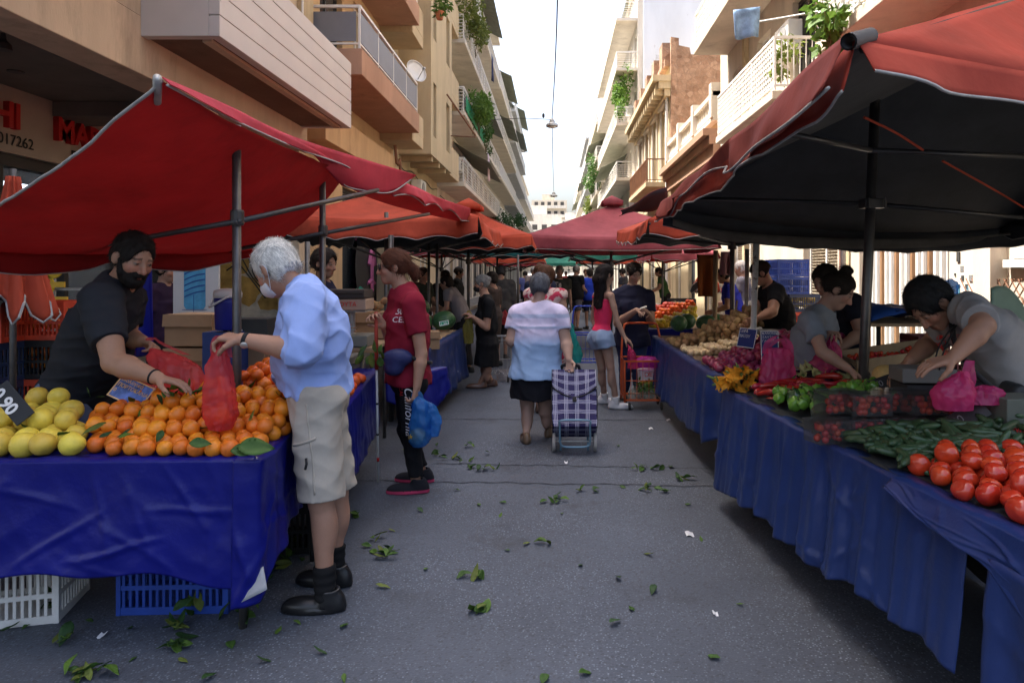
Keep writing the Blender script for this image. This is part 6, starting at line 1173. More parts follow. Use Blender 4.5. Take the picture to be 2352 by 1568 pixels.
heap('tangerine', 'tangerine', 'small deep orange tangerine heaped on the table behind the old man', 'tangerine', 'tangerines on the side table', -1.95, -1.17, 3.66, 5.45, Z+.012, .036, lambda x, y: min(.24, max(0, (eL(y)-.05-x)*.5)), lambda x, y: eL(y)-.5 < x < eL(y)-.01, cap=300)
CT = heap('tomato', 'tomato', 'big shiny red tomato heaped at the near end of the right stall', 'tomato', 'tomatoes on the right stall', 1.26, 1.95, 1.98, 2.66, Z+.016, .041, lambda x, y: min(.09, max(0, (x-(1.37-(y-2.0)*.084)-.03)*.5)), lambda x, y: x > 1.375-(y-2.0)*.084+.03, cap=150)
heap('onion', 'red_onion', 'purple red onion heaped on the middle right table', 'onion', 'red onions on the right table', 1.24, 2.25, 5.24, 6.35, Z+.012, .037, lambda x, y: min(.27, max(0, (x-1.27)*.42)), lambda x, y: y < 6.2+.3*(x-1.2), cap=240)
heap('white_onion', 'white_onion', 'small pale onion lying between the red onions and the potatoes', 'onion', 'pale onions on the right table', 1.23, 1.95, 6.2, 7.2, Z+.012, .027, lambda x, y: max(0, (x-1.28)*.22), lambda x, y: 6.25+.3*(x-1.2) < y < 6.75+.55*(1.75-x), cap=200)
heap('potato', 'potato', 'brown potato heaped on the far half of the right onion table', 'potato', 'potatoes on the right table', 1.22, 2.2, 6.7, 8.3, Z+.012, .041, lambda x, y: min(.36, max(0, (x-1.28)*.5)), lambda x, y: (y > 6.97 or x > 1.7) and not (x > 1.9 and y < 7.15), cap=190, flat=.8)
heap('potato', 'potato', 'brown potato heaped on the left table beside the watermelons', 'potato', 'potatoes on the left table', -2.1, -1.31, 7.5, 8.9, Z+.012, .041, lambda x, y: min(.2, max(0, (-1.36-x)*.4)), cap=105, flat=.8)
heap('onion', 'red_onion', 'red onion at the near end of the left potato table', 'onion', 'red onions on the left table', -1.95, -1.31, 6.95, 7.45, Z+.012, .034, lambda x, y: max(0, (-1.36-x)*.2), cap=80)
heap('lemon', 'lemon', 'yellow lemon heaped on the citrus table farther right', 'lemon', 'lemons on the right citrus table', 1.3, 2.0, 9.5, 10.6, Z+.012, .036, lambda x, y: (x-1.3)*.35, cap=140)
heap('tangerine', 'mandarin', 'orange mandarin heaped on the citrus table farther right', 'mandarin', 'mandarins on the right citrus table', 1.3, 2.2, 10.7, 12.0, Z+.012, .036, lambda x, y: (x-1.3)*.35, cap=125)
heap('tomato', 'tomato', 'red tomato at the far end of the right citrus table', 'tomato', 'tomatoes on the far right table', 1.3, 2.2, 12.2, 13.4, Z+.012, .042, lambda x, y: (x-1.3)*.25, cap=110)
heap('orange', 'orange', 'loose orange behind the pole at the back of the tangerine table', 'orange', 'oranges by the left pole', -2.15, -1.75, 3.62, 3.85, Z+.08, .04, lambda x, y: .02, cap=8)
# watermelons
M_WM = mat('watermelon_rind', (.05, .12, .05), rough=.35, var=.5, vs=5, stretch=(9, 9, .6), objvar=.15)
me = blob_mesh('watermelon', lambda t, p: sph(t, p, .13, sz=1.25), 22, 14, M_WM)
for i, (x, d, z) in enumerate([(-1.75, 9.0, .92), (-2.02, 8.9, .92), (-1.5, 9.2, .92), (-1.85, 9.25, 1.08), (-2.3, 8.6, .93), (-2.3, 9.1, .94)]): item('watermelon', me, (x, d, z), (1.4, .2*i, .7*i), 'dark striped watermelon behind the potatoes on the left table', 'watermelon', 'watermelons on the left table')
for i, (x, d) in enumerate([(1.55, 8.55), (1.9, 8.6), (1.7, 8.85), (2.1, 8.9)]): item('watermelon', me, (x, d, .93), (1.4, .3*i, .9*i), 'green watermelon behind the potatoes on the right', 'watermelon', 'watermelons on the right', .8)
# leaves
def leaf_mesh(i, L=.085, w=.019, bend=.35, fold=.25):
    P = []; rg = np.random.default_rng(i)
    for u in np.linspace(0, 1, 9):
        ww = w*math.sin(math.pi*min(1, u**.8*.97+.015))*(1 if u < .99 else .1); c = bend*L*(u*u)*(1 if i % 2 else -.6); P.append([(L*(u-.5), v*ww, c+abs(v)*ww*fold+.002*math.sin(u*9+v*3+i)) for v in (-1, -.5, 0, .5, 1)])
    q = MB(); q.grid(np.array(P), .0006); o = q.build('leaf', M_LEAF[[0, 1, 0, 2, 3][i % 5]], smooth=True); me = o.data; bpy.data.objects.remove(o); return me
LEAF = [leaf_mesh(i, .085*(.8+.1*(i % 5)), .017+.003*(i % 3), [.2, .35, .1, .5, .25][i % 5], .15+.12*(i % 4)) for i in range(10)]
rg = np.random.default_rng(4)
def put_leaf(p, k, label, group, flat=.25, sc=1, rot=None):
    me_ = LEAF[k % 10]; bb = min(v.co.z for v in me_.vertices)
    item('leaf', me_, (p[0], p[1], p[2]-bb*sc), rot if rot is not None else (rg.normal()*flat, rg.normal()*flat, rg.uniform(0, 6.28)), label, 'leaf', group, sc)
gx = lambda x, y: (lambda d: ((x-VX)*d/F, d))(EYE*F/(y-VY))
clusters = [(1062, 1055, 14, 60, 14), (1100, 1082, 18, 45, 14), (1070, 1028, 6, 30, 5), (1500, 1078, 14, 60, 6), (1572, 1103, 8, 30, 4), (1485, 1126, 10, 38, 9), (1278, 1150, 14, 28, 12), (1345, 1128, 7, 40, 4), (824, 1186, 8, 24, 9), (890, 1272, 16, 60, 16), (1086, 1326, 9, 36, 9), (1116, 1402, 8, 30, 9), (1248, 1248, 5, 40, 4), (120, 1388, 12, 50, 18), (150, 1480, 5, 22, 6), (412, 1445, 7, 36, 8), (412, 1492, 12, 40, 15), (205, 1550, 16, 70, 15), (660, 1265, 14, 40, 40), (650, 1300, 8, 30, 20), (720, 1240, 8, 25, 15), (610, 1330, 10, 25, 12), (860, 1240, 6, 40, 20), (1010, 1040, 8, 20, 20), (945, 1035, 5, 20, 10)]
singles = [(978, 1309), (683, 1433), (735, 1502), (640, 1452), (605, 1522), (530, 1484), (305, 1516), (205, 1428), (1640, 1512), (1345, 1548), (1412, 1433), (790, 1562), (560, 1406), (330, 1405), (1150, 1185), (1050, 1127), (965, 1175), (880, 1350), (900, 1220), (1420, 1025), (1155, 1155), (1333, 1300), (1490, 1275), (1580, 1160), (1420, 1330), (1210, 1250), (1165, 1265), (1530, 1130), (1290, 1180), (1700, 1390), (300, 1450), (20, 1450), (60, 1440), (420, 1520), (1500, 1360), (1430, 1120), (1100, 1160), (770, 1385), (790, 1440), (1610, 1240), (1450, 1400), (280, 1380), (480, 1560), (1250, 1562)]
GL = ('fallen green citrus leaf lying in a loose clump on the asphalt', 'leaves in clumps on the road'); GS = ('single green leaf lying apart on the asphalt', 'single leaves scattered on the road')
for (x, y, n, sx, sy) in clusters:
    for i in range(int(n*.6)+1): px, py = gx(x+rg.normal()*sx*.42, y+rg.normal()*sy*.42); put_leaf((px, py, .004+rg.uniform(0, .02)), rg.integers(10), *GL, flat=.35, sc=rg.uniform(.6, 1.0)*(1.25 if y > 1330 else 1))
for (x, y) in singles: px, py = gx(x, y); put_leaf((px, py, .003), rg.integers(10), *GS, flat=.10, sc=rg.uniform(.5, .85))
for i in range(12): px, py = gx(450+rg.uniform(-10, 150), 1405); a = rg.uniform(.3, 1.2); put_leaf((px, py-.08+rg.normal()*.03, .02+rg.uniform(0, .05)), i, 'fresh green leaf on the sprig beside the blue crate', 'sprig by the blue crate', rot=(rg.normal()*.5, -a, rg.uniform(0, 6.28)), sc=rg.uniform(.9, 1.4))
tops = [c for c in CO if c[2] > Z+.014+max(0, hor(c[0], c[1])-.06)]
for i in range(54):
    c = tops[rg.integers(len(tops))] if i < 40 else (-1.72+rg.normal()*.07, 3.22+rg.normal()*.08, Z+.19); put_leaf((c[0]+rg.normal()*.02, c[1]-.02+rg.normal()*.02, c[2]+.031+rg.uniform(0, .02)), i, 'dark green leaf still attached among the heaped oranges', 'leaves among the oranges', flat=.6, sc=rg.uniform(.55, 1.05))
for (x, y, d, s_) in ((588, 1035, 2.8, 1.7), (560, 1040, 2.79, 1.2), (460, 1022, 2.82, 1.0)): p = W(x, y, d); put_leaf(p, 2, 'broad dark leaf hanging at the right front corner of the oranges', 'broad corner leaves', rot=(.9, .1, .3), sc=s_)
for i in range(5): c = CG[rg.integers(len(CG))]; put_leaf((c[0], c[1]-.03, c[2]+.03), i, 'green leaf lying among the yellow grapefruit', 'leaves among the grapefruit', flat=.5, sc=rg.uniform(.6, 1))
for i in range(10): put_leaf((rg.uniform(-1.7, -1.35), rg.uniform(3.9, 5.2), Z+.16+rg.uniform(0, .08)), i, 'small leaf lying among the tangerines', 'leaves among the tangerines', flat=.6, sc=rg.uniform(.5, .8))
for i in range(8): put_leaf(W(845+rg.normal()*16, 815+rg.normal()*14, 4.6), i, 'pale green leaf of the bunch standing in the tangerines', 'leaf bunch in the tangerines', rot=(rg.normal(), -1.1+rg.normal()*.3, rg.uniform(0, 6.28)), sc=1.1)
M_PAPER = mat('scrap_paper', (.65, .66, .68), rough=.8, var=.1)
for i, (x, y, s_) in enumerate([(1584, 1228, .024), (1643, 1411, .012), (1300, 1063, .014), (235, 1461, .014), (1535, 965, .02), (1495, 985, .02)]):
    px, py = gx(x, y); q = MB(); P = [[(px+s_*(u-.5)*2, py+s_*1.2*(v-.5)*2, .005+.006*math.sin(u*5+i)+.005*v) for v in np.linspace(0, 1, 4)] for u in np.linspace(0, 1, 5)]; q.grid(P, .001); q.thing('paper_scrap', ['torn white paper scrap on the right side of the road', 'tiny crumpled white scrap near the right cloth', 'thin pale scrap in front of the checked trolley', 'white speck of litter near the blue crate', 'pale crumb of litter beside the orange cart', 'small pale litter near the onion table cloth'][i], 'litter', M_PAPER)
# vegetables of the right stall
eX = lambda y: 1.37-(y-2.0)*.084 if y < 4.6 else 1.15
def tubed(pts, rs, n=10): q = MB(); q.tube(pts, rs, n); return q
def proto(mb, name, m): o = mb.build(name, m, smooth=True); me_ = o.data; bpy.data.objects.remove(o); return me_
CUC = [proto(tubed(spline([(-.085, 0, 0), (-.04, .008*k, 0), (.04, .008*k, 0), (.085, 0, 0)], 9), [.006, .014, .018, .019, .019, .019, .018, .013, .005]), 'cucumber', M_CU) for k in (0, 1, 2)]
for i in range(240):
    y = rg.uniform(2.6, 3.12); x = eX(y)+.04+rg.uniform(0, .95)*rg.uniform(.3, 1); item('cucumber', CUC[i % 3], (x, y, Z+.03+min(.1, (x-eX(y))*.12)+rg.uniform(0, .035)), (rg.normal()*.12, rg.normal()*.25, rg.choice([.3, 1.2, 2.6])+rg.normal()*.5), 'dark green cucumber heaped behind the big tomatoes', 'cucumber', 'cucumbers on the right stall', rg.uniform(.68, .92))
RPM = [proto(tubed(spline([(-.09, 0, 0), (-.03, .015, .006), (.04, .01*k, 0), (.11, -.02*k, .004)], 10), [.008, .019, .021, .020, .018, .016, .014, .011, .007, .002]), 'red_pepper', M_RP) for k in (1, 2)]
for i in range(40): y = rg.uniform(3.98, 4.42); x = eX(y)+.05+rg.uniform(0, .75); item('red_pepper', RPM[i % 2], (x, y, Z+.03+(x-eX(y))*.06+rg.uniform(0, .05)), (rg.normal()*.2, rg.normal()*.15, rg.normal()*.5+(3 if i % 2 else 0)), 'long red pepper between the green peppers and the aubergines', 'pepper', 'long red peppers', rg.uniform(.85, 1.1))
EGM = proto(tubed([(-.11, 0, 0), (-.10, 0, 0), (-.05, 0, 0), (0, 0, .004), (.06, 0, .01), (.1, 0, .014), (.115, 0, .016)], [.008, .016, .024, .029, .034, .026, .006], 14), 'aubergine', M_EG)
for i in range(26): y = rg.uniform(4.3, 4.62); x = 1.2+rg.uniform(0, .95); item('aubergine', EGM, (x, y, Z+.04+rg.uniform(0, .06)), (rg.normal()*.2, rg.normal()*.15, rg.normal()*.4), 'glossy dark aubergine lying behind the red peppers', 'aubergine', 'aubergines on the right stall', rg.uniform(.8, 1.1))
def pepper(me_, p, label, group, sc=1):
    o = item('bell_pepper', me_, p, (rg.normal()*.7, rg.normal()*.7, rg.uniform(0, 6.28)), label, 'pepper', group, sc)
    q = MB(); q.tube(spline([(0, 0, .030), (.002, 0, .046), (.01, 0, .058)], 5), [.009, .006, .005, .005, .006], 7); st = q.build('stem', M_STEM, smooth=True); st.parent = o
for i in range(64): y = rg.uniform(3.42, 4.0); x = eX(y)+.06+rg.uniform(0, .62); pepper(ME['pepper'], (x, y, Z+.05+min(.07, (x-eX(y))*.14)+rg.uniform(0, .03)), 'bright green bell pepper near the far end of the right stall', 'bright green bell peppers', rg.uniform(.68, .95))
for i in range(64): y = rg.uniform(3.36, 4.0); x = eX(y)+(.06+rg.uniform(0, .3) if i < 14 else .62+rg.uniform(0, .35)); pepper(ME['dark_pepper'], (x, y, Z+.06+rg.uniform(0, .03)), 'very dark green bell pepper beside the punnets', 'dark green bell peppers', rg.uniform(.85, 1.1))
for (x, y, d) in ((2170, 905, 3.35), (2140, 915, 3.4)): pepper(ME['dark_pepper'], W(x, y, d), 'very dark green bell pepper beside the punnets', 'dark green bell peppers')
def blossom(p, label, group, m, sc=1):
    t = T('squash_blossom', label, 'blossom', p, group); q = MB(); ax = nrm(rg.normal(size=3)+V3((-.6, -.7, -.2))); a = nrm(np.cross(ax, (0, 0, 1))); b_ = np.cross(ax, a)
    for k in range(5):
        an = k*1.257; d = a*math.cos(an)+b_*math.sin(an); sd = np.cross(ax, d); P = [[V3(p)+(ax*.075*u+d*(.012+.03*u*u)+sd*(v*.02*math.sin(math.pi*min(1, u*.85+.1)))+ax*.008*math.sin(v*4+k))*sc for v in (-1, 0, 1)] for u in np.linspace(0, 1, 5)]; q.grid(np.array(P))
    q.build('petal_cup', m, t, smooth=True); q = MB(); q.tube([V3(p)-ax*.05*sc, V3(p), V3(p)+ax*.02*sc], [.005*sc, .009*sc, .012*sc], 7); q.build('stalk', M_STEM, t, smooth=True)
for i in range(34): blossom(W(1700+rg.normal()*22, 872+rg.normal()*14, 4.52+rg.normal()*.06), 'orange squash blossom spilling over the far corner of the right stall', 'orange squash blossoms', M_FLOW, rg.uniform(.8, 1.2))
for i in range(26): blossom(W(1880+rg.normal()*55, 858+rg.normal()*9, 4.5+rg.normal()*.06), 'pale squash blossom lying by the pole on the right stall', 'pale squash blossoms', M_PALE, rg.uniform(.7, 1.0))
M_CLEAR = mat('clear_plastic', (.35, .35, .35), rough=.04, spec=1.0, var=0, transp=.91)
def punnet(p, yaw, label):
    t = T('tomato_punnet', label, 'punnet', p, 'cherry tomato punnets'); c, s = math.cos(yaw), math.sin(yaw); ax = [(c, s, 0), (-s, c, 0), (0, 0, 1)]
    for k in range(30):
        u, v, w = rg.uniform(-.078, .078), rg.uniform(-.045, .045), .018+.026*(k % 3); o = bpy.data.objects.new('cherry_tomato', ME['cherry']); COL.objects.link(o); o.parent = t; o.location = (c*u-s*v, s*u+c*v, w)
    q = MB(); q.obox(V3(p)+V3((0, 0, .047)), ax, (.095, .06, .047)); q.obox(V3(p)+V3((0, 0, .098)), ax, (.1, .065, .004)); q.build('clear_box', M_CLEAR, t, bev=.008)
for (x, y, d, yw, lb) in [(1922, 985, 3.22, .2, 'clear punnet of cherry tomatoes at the left end of the row'), (1985, 985, 3.16, .1, 'clear punnet of cherry tomatoes second in the row by the cucumbers'), (2050, 978, 3.2, .15, 'clear punnet of cherry tomatoes in the middle of the row'), (2108, 980, 3.18, 0, 'clear punnet of cherry tomatoes right of the middle'), (2062, 945, 3.28, .1, 'clear punnet of cherry tomatoes stacked on top of the others'), (1905, 1003, 3.12, .3, 'clear punnet of cherry tomatoes at the cloth edge'), (2190, 985, 3.15, .1, 'clear punnet of cherry tomatoes beside the black price plates'), (2260, 930, 3.2, .1, 'clear punnet of cherry tomatoes under the pink bag'), (2310, 940, 3.15, .2, 'clear punnet of cherry tomatoes at the right border')]: p = W(x, y, d); p[2] = Z+.014+(.106 if 'stacked' in lb else 0); punnet(p, yw, lb)
for (x, d, yw, lb) in [(1925, 3.26, .25, 'clear punnet of cherry tomatoes at the left end of the upper layer'), (1990, 3.2, .05, 'clear punnet of cherry tomatoes second from the left in the upper layer'), (2122, 3.22, .1, 'clear punnet of cherry tomatoes right of the topmost one in the upper layer'), (2195, 3.2, .1, 'clear punnet of cherry tomatoes in the upper layer beside the price plates')]: p = W(x, 900, d); p[2] = Z+.12; punnet(p, yw, lb)
# price plates and signs
M_PLATE = mat('black_plate', (.018, .019, .022), rough=.4, var=.2); M_PLB = mat('white_chalk', (.7, .7, .7), rough=.8); M_SIGNB = mat('sign_blue', (.02, .04, .18), rough=.5)
def sign(name, label, c, u, v, w, h, m, lines, size, mt=M_PLB, border=True, bold=0):
    t = T(name, label, 'price sign', c); u = nrm(u); v = nrm(V3(v)-u*np.dot(u, v)); n = np.cross(u, v); q = MB(); q.obox(c, [u, v, n], (w/2, h/2, .003)); q.build('board', m, t, bev=.002)
    if border:
        q = MB()
        for (a, b_, e, f_) in ((0, h/2-.004, w/2, .003), (0, -h/2+.004, w/2, .003), (w/2-.004, 0, .003, h/2-.007), (-w/2+.004, 0, .003, h/2-.007)): q.obox(V3(c)+u*a+v*b_+n*.0035, [u, v, n], (e, f_, .001))
        q.build('border', mt, t)
    for i, l in enumerate(lines): text('lettering', l, size, V3(c)-u*(w/2-.012)+v*(h/2-size*1.1-i*size*1.15)+n*.0045, u, v, mt, t, .0008, bold=bold)
    return t
q = MB()
sign('price_sign', 'black chalk board with lines of white writing standing behind the onions', W(1768, 800, 5.25), (1, -.15, 0), (0, .15, 1), .135, .27, M_SIGNB, ['ΚΑΝΟΝΙΚΕ', 'ΣΑΥΤΡΑ', 'ΓΛΥΚΙΑ', '', 'Ν'], .026)
sign('price_sign', 'narrow black board turned edgewise left of the chalk board', W(1716, 776, 5.5), (.45, -.9, .0), (.25, .1, 1), .2, .16, M_SIGNB, ['ΞΕΡΑ', 'ΝΑΞΟΥ'], .035)
sign('price_sign', 'slanted black plate with 0,90 in white among the grapefruit', W(28, 925, 3.02), (.62, -.1, -.62), (.5, .25, .62), .2, .085, M_PLATE, ['0,90'], .075, border=False, bold=.002)
t = sign('price_sign', 'colourful poster card of an orange seller leaning at the back of the oranges', W(302, 900, 3.36), (.8, -.1, -.32), (.25, .5, .8), .19, .12, mat('poster_card', (.12, .2, .5), rough=.5, var=.9, vs=14), ['Βιολογικά', 'ΠΟΡΤΟΚΑΛΙΑ', '0'], .026, mt=mat('poster_yellow', (.8, .5, .2), rough=.6))
for i, (x, y, d, u, v, lb) in enumerate([(2030, 880, 3.9, (.85, -.2, .35), (-.2, .5, .6), 'dark plate lying tilted left of the pole base'), (2165, 878, 3.7, (.8, -.3, .55), (-.1, .6, .5), 'dark plate tilted beside the small wooden box'), (2215, 960, 3.05, (.75, -.3, .6), (-.3, .5, .5), 'dark plate slanting over the punnets'), (2060, 868, 4.2, (.9, -.1, .2), (-.1, .5, .6), 'dark plate propped behind the green peppers'), (1932, 855, 4.5, (.9, .1, .25), (0, .6, .5), 'dark plate in front of the grey shirt woman')]):
    sign('price_sign', lb, W(x, y, d), u, v, .2, .085, M_PLATE, ['2,50', '1,80', '2,00', '1,50', '3,00'][i:i+1], .05, mt=mat('grey_chalk', (.22, .22, .23)), border=False)
sign('price_sign', 'blue board with pale writing leaning behind the bending man', W(2300, 712, 5.5), (.85, -.3, .35), (-.2, .3, .8), .26, .18, M_SIGNB, ['ΦΡΕΣΚΑ', 'ΠΑΤΑΤΕΣ', '1,00'], .045)
q = MB(); q.tube([W(1693, 690, 7.6), W(1684, 760, 7.5)], .012, 6); q.thing('wooden_stick', 'thin wooden stake stuck upright in the potato heap', 'stake', M_WOODP)
sign('price_sign', 'small green card among the left red onions', W(1090-70, 742, 7.2), (1, 0, .2), (0, .3, 1), .1, .05, mat('green_card', (.02, .3, .15), rough=.6), ['1,20'], .04)
# ---------------- carrier bags
def film(name, c, tp=.28): return mat(name, c, rough=.18, spec=.7, var=.12, vs=9, bump=.6, bs=45, bdist=.008, transl=.5, transp=min(.75, tp+.28))
M_BRED = film('red_bag_film', (.85, .12, .13)); M_BPNK = film('pink_bag_film', (.82, .09, .3), .18); M_BBLU = film('blue_bag_film', (.05, .28, .72), .2); M_BTEA = film('teal_bag_film', (.03, .45, .4), .25); M_BYEL = film('yellow_bag_film', (.5, .45, .1), .3); M_BMAG = film('magenta_bag_film', (.6, .05, .42), .15)
def bag(label, rings, m, handles=None, seed=0, cr=.012, fill=None, cat='carrier bag', tw=0):
    """rings: (centre, half width, half depth) from the mouth down to the bottom"""
    t = T('carrier_bag', label, cat, rings[-1][0]); n = 72; C = spline([r[0] for r in rings], 44); w = np.interp(np.linspace(0, 1, 44), np.linspace(0, 1, len(rings)), [r[1] for r in rings]); d = np.interp(np.linspace(0, 1, 44), np.linspace(0, 1, len(rings)), [r[2] for r in rings]); P = np.zeros((n+1, 44, 3))
    for j in range(44):
        for k in range(n+1):
            a = 2*math.pi*k/n; c_, s_ = math.cos(a), math.sin(a); c_ = math.copysign(abs(c_)**.8, c_); s_ = math.copysign(abs(s_)**.8, s_); P[k, j] = C[j]+V3((c_*w[j], s_*d[j], 0))
    o = P-C[None]; o /= np.linalg.norm(o, axis=2, keepdims=True)+1e-6; am = cr*1.3*(.4+.6*np.linspace(1, .45, 44))[None, :, None]
    P = P+o*am*(wnoise(P*np.array((1, 1, .35)), 34, seed, True)+.7*wnoise(P*np.array((1, 1, .45)), 95, seed+4, True, 3)+.35*wnoise(P, 150, seed+9, True, 3)-.3)[..., None]; P[-1] = P[0]
    q = MB(); q.grid(P); bt = P[:-1, -1]; b0 = len(q.v); q.add(list(bt)+[bt.mean(0)-V3((0, 0, .012))], [(k, (k+1) % n, n) for k in range(n)]); bo = q.build('bag_body', m, t, smooth=True)
    for i, h in enumerate(handles or []):
        q = MB(); S = spline(h, 18); rows = [[p+V3((0, .0, 0))+V3((sd*.016*(1+.4*math.sin(i*3+k*.5)), sd*.006*math.sin(k*.7), 0)) for sd in (-1, 0, 1)] for k, p in enumerate(S)]; q.grid(np.array(rows)); q.build('handle', m, t, smooth=True)
    return t
hw = OLD['WR'][0]+V3((-.09, 0, -.02)); hx, hd = hw[0], hw[1]
bag('long red translucent bag held up by the old man over the oranges', [(hw+V3((.0, .0, -.0)), .022, .022), (W(500, 830, hd), .055, .05), (W(502, 900, hd), .078, .06), (W(505, 950, hd), .082, .062), (W(506, 985, hd), .05, .045)], M_BRED, [[hw+V3((-.03, 0, -.06)), hw+V3((-.02, 0, .03)), hw+V3((.02, -.01, .02)), hw+V3((.03, 0, -.06))]], 1, .011)
item('orange', ME['orange'], W(512, 955, hd), (0, 0, 0), 'orange lying at the bottom of the old man\'s red bag', 'orange', 'fruit inside bags'); item('orange', ME['orange'], W(490, 962, hd+.02), (1, 0, 2), 'orange lying at the bottom of the old man\'s red bag', 'orange', 'fruit inside bags')
vw = VEN['WR'][0]
bag('red translucent bag held open by the bearded seller', [(W(350, 800, 3.42), .03, .03), (W(375, 818, 3.4), .09, .07), (W(405, 850, 3.38), .13, .09), (W(425, 890, 3.36), .12, .08), (W(435, 912, 3.36), .07, .06)], M_BRED, [[W(342, 782, 3.45), W(352, 775, 3.45), W(375, 790, 3.42), W(430, 815, 3.4)]], 2, .014)
bag('red bag half hidden behind the oranges under the seller arm', [(W(330, 868, 3.55), .05, .04), (W(345, 890, 3.55), .1, .08), (W(350, 915, 3.55), .09, .07)], M_BRED, None, 3)
bag('pink carrier bag with tall handles standing on the right stall beside the grey shirt woman', [(W(1785, 800, 4.42), .085, .06), (W(1784, 830, 4.42), .11, .08), (W(1783, 870, 4.42), .125, .09), (W(1783, 893, 4.42), .11, .08)], M_BPNK, [[W(1755, 812, 4.4), W(1765, 785, 4.4), W(1790, 770, 4.4), W(1812, 785, 4.4), W(1815, 815, 4.4)], [W(1760, 812, 4.46), W(1775, 790, 4.46), W(1795, 778, 4.46), W(1808, 812, 4.46)]], 4)
bag('pink carrier bag hanging from the hand of the woman with the bun', [(W(1910, 775, 4.55), .02, .02), (W(1908, 805, 4.55), .075, .06), (W(1890, 840, 4.56), .12, .09), (W(1880, 862, 4.56), .11, .08)], M_BPNK, [[W(1905, 760, 4.58), W(1915, 765, 4.55), W(1912, 790, 4.55)]], 5)
bag('bright pink bag with a pointed handle lying in front of the bending man', [(W(2210, 852, 3.0), .03, .03), (W(2195, 880, 3.0), .08, .06), (W(2188, 905, 3.0), .1, .08), (W(2190, 938, 3.0), .085, .07)], M_BPNK, [[W(2215, 870, 2.99), W(2228, 828, 3.0), W(2235, 850, 3.0), W(2225, 890, 3.0)]], 6)
bag('crumpled pink bag piled at the right of the pointed pink bag', [(W(2262, 885, 3.05), .04, .03), (W(2258, 900, 3.05), .1, .06), (W(2250, 925, 3.05), .09, .07)], M_BPNK, None, 7, .018)
rw = RED['WR'][0]+V3((0, 0, -.07))
bag('blue carrier bag hanging from the hand of the woman in red', [(rw, .018, .018), (W(966, 925, 4.72), .06, .05), (W(966, 970, 4.72), .085, .075), (W(964, 1010, 4.72), .085, .075), (W(962, 1024, 4.72), .05, .05)], M_BBLU, [[rw+V3((-.02, 0, -.08)), rw+V3((-.015, 0, .03)), rw+V3((.02, 0, .02)), rw+V3((.03, 0, -.08))]], 8)
bag('second blue bag full of clear wrap behind the first blue bag', [(rw+V3((.01, .03, -.02)), .018, .018), (W(985, 930, 4.78), .05, .04), (W(993, 965, 4.78), .075, .06), (W(990, 1000, 4.78), .06, .05)], M_BBLU, None, 9)
item('grapefruit', ME['grapefruit'], W(958, 1002, 4.72), (0, 0, 1), 'melon-like fruit at the bottom of the blue bag', 'fruit', 'fruit inside the blue bag', 1.2)
bag('teal carrier bag full of greens hanging beside the white shirt woman', [(W(1312, 748, 7.2), .02, .02), (W(1316, 780, 7.2), .06, .05), (W(1320, 812, 7.2), .09, .07), (W(1320, 832, 7.2), .07, .06)], M_BTEA, [[W(1306, 772, 7.2), W(1309, 742, 7.2), W(1316, 752, 7.2)]], 10)
bag('yellow carrier bag hanging from the hands of the woman in black', [(W(1078, 722, 9.15), .03, .03), (W(1076, 750, 9.15), .08, .06), (W(1076, 788, 9.15), .08, .06)], M_BYEL, [[W(1070, 735, 9.15), W(1077, 712, 9.15), W(1086, 735, 9.15)]], 11)
bag('dark red bag hanging beside the grey jacket', [(W(1160, 712, 12.2), .02, .02), (W(1158, 728, 12.2), .13, .08), (W(1156, 745, 12.2), .12, .08)], M_BRED, None, 12)
q = MB(); a = RED['WR'][1]+V3((-.05, -.03, .05)); bt = gx(869, 1108); bt = V3((bt[0], bt[1], .0)); q.tube([a+(bt-a)*.30, bt], .0085, 8); t = T('white_cane', 'white folding cane with a red grip standing on the road', 'cane', bt); q.build('shaft', M_PLW, t, smooth=True)
q = MB(); q.tube([a+V3((0, 0, .05)), a+(bt-a)*.299], .0135, 10); q.build('grip', mat('red_grip', (.35, .05, .03), rough=.6), t, smooth=True)
for f0, f1, m in ((.5, .512, M_MASKB), (.69, .702, M_MASKB), (.84, .865, M_RED)): q = MB(); q.tube([a+(bt-a)*f0, a+(bt-a)*f1], .0095, 8); q.build('band', m, t, smooth=True)
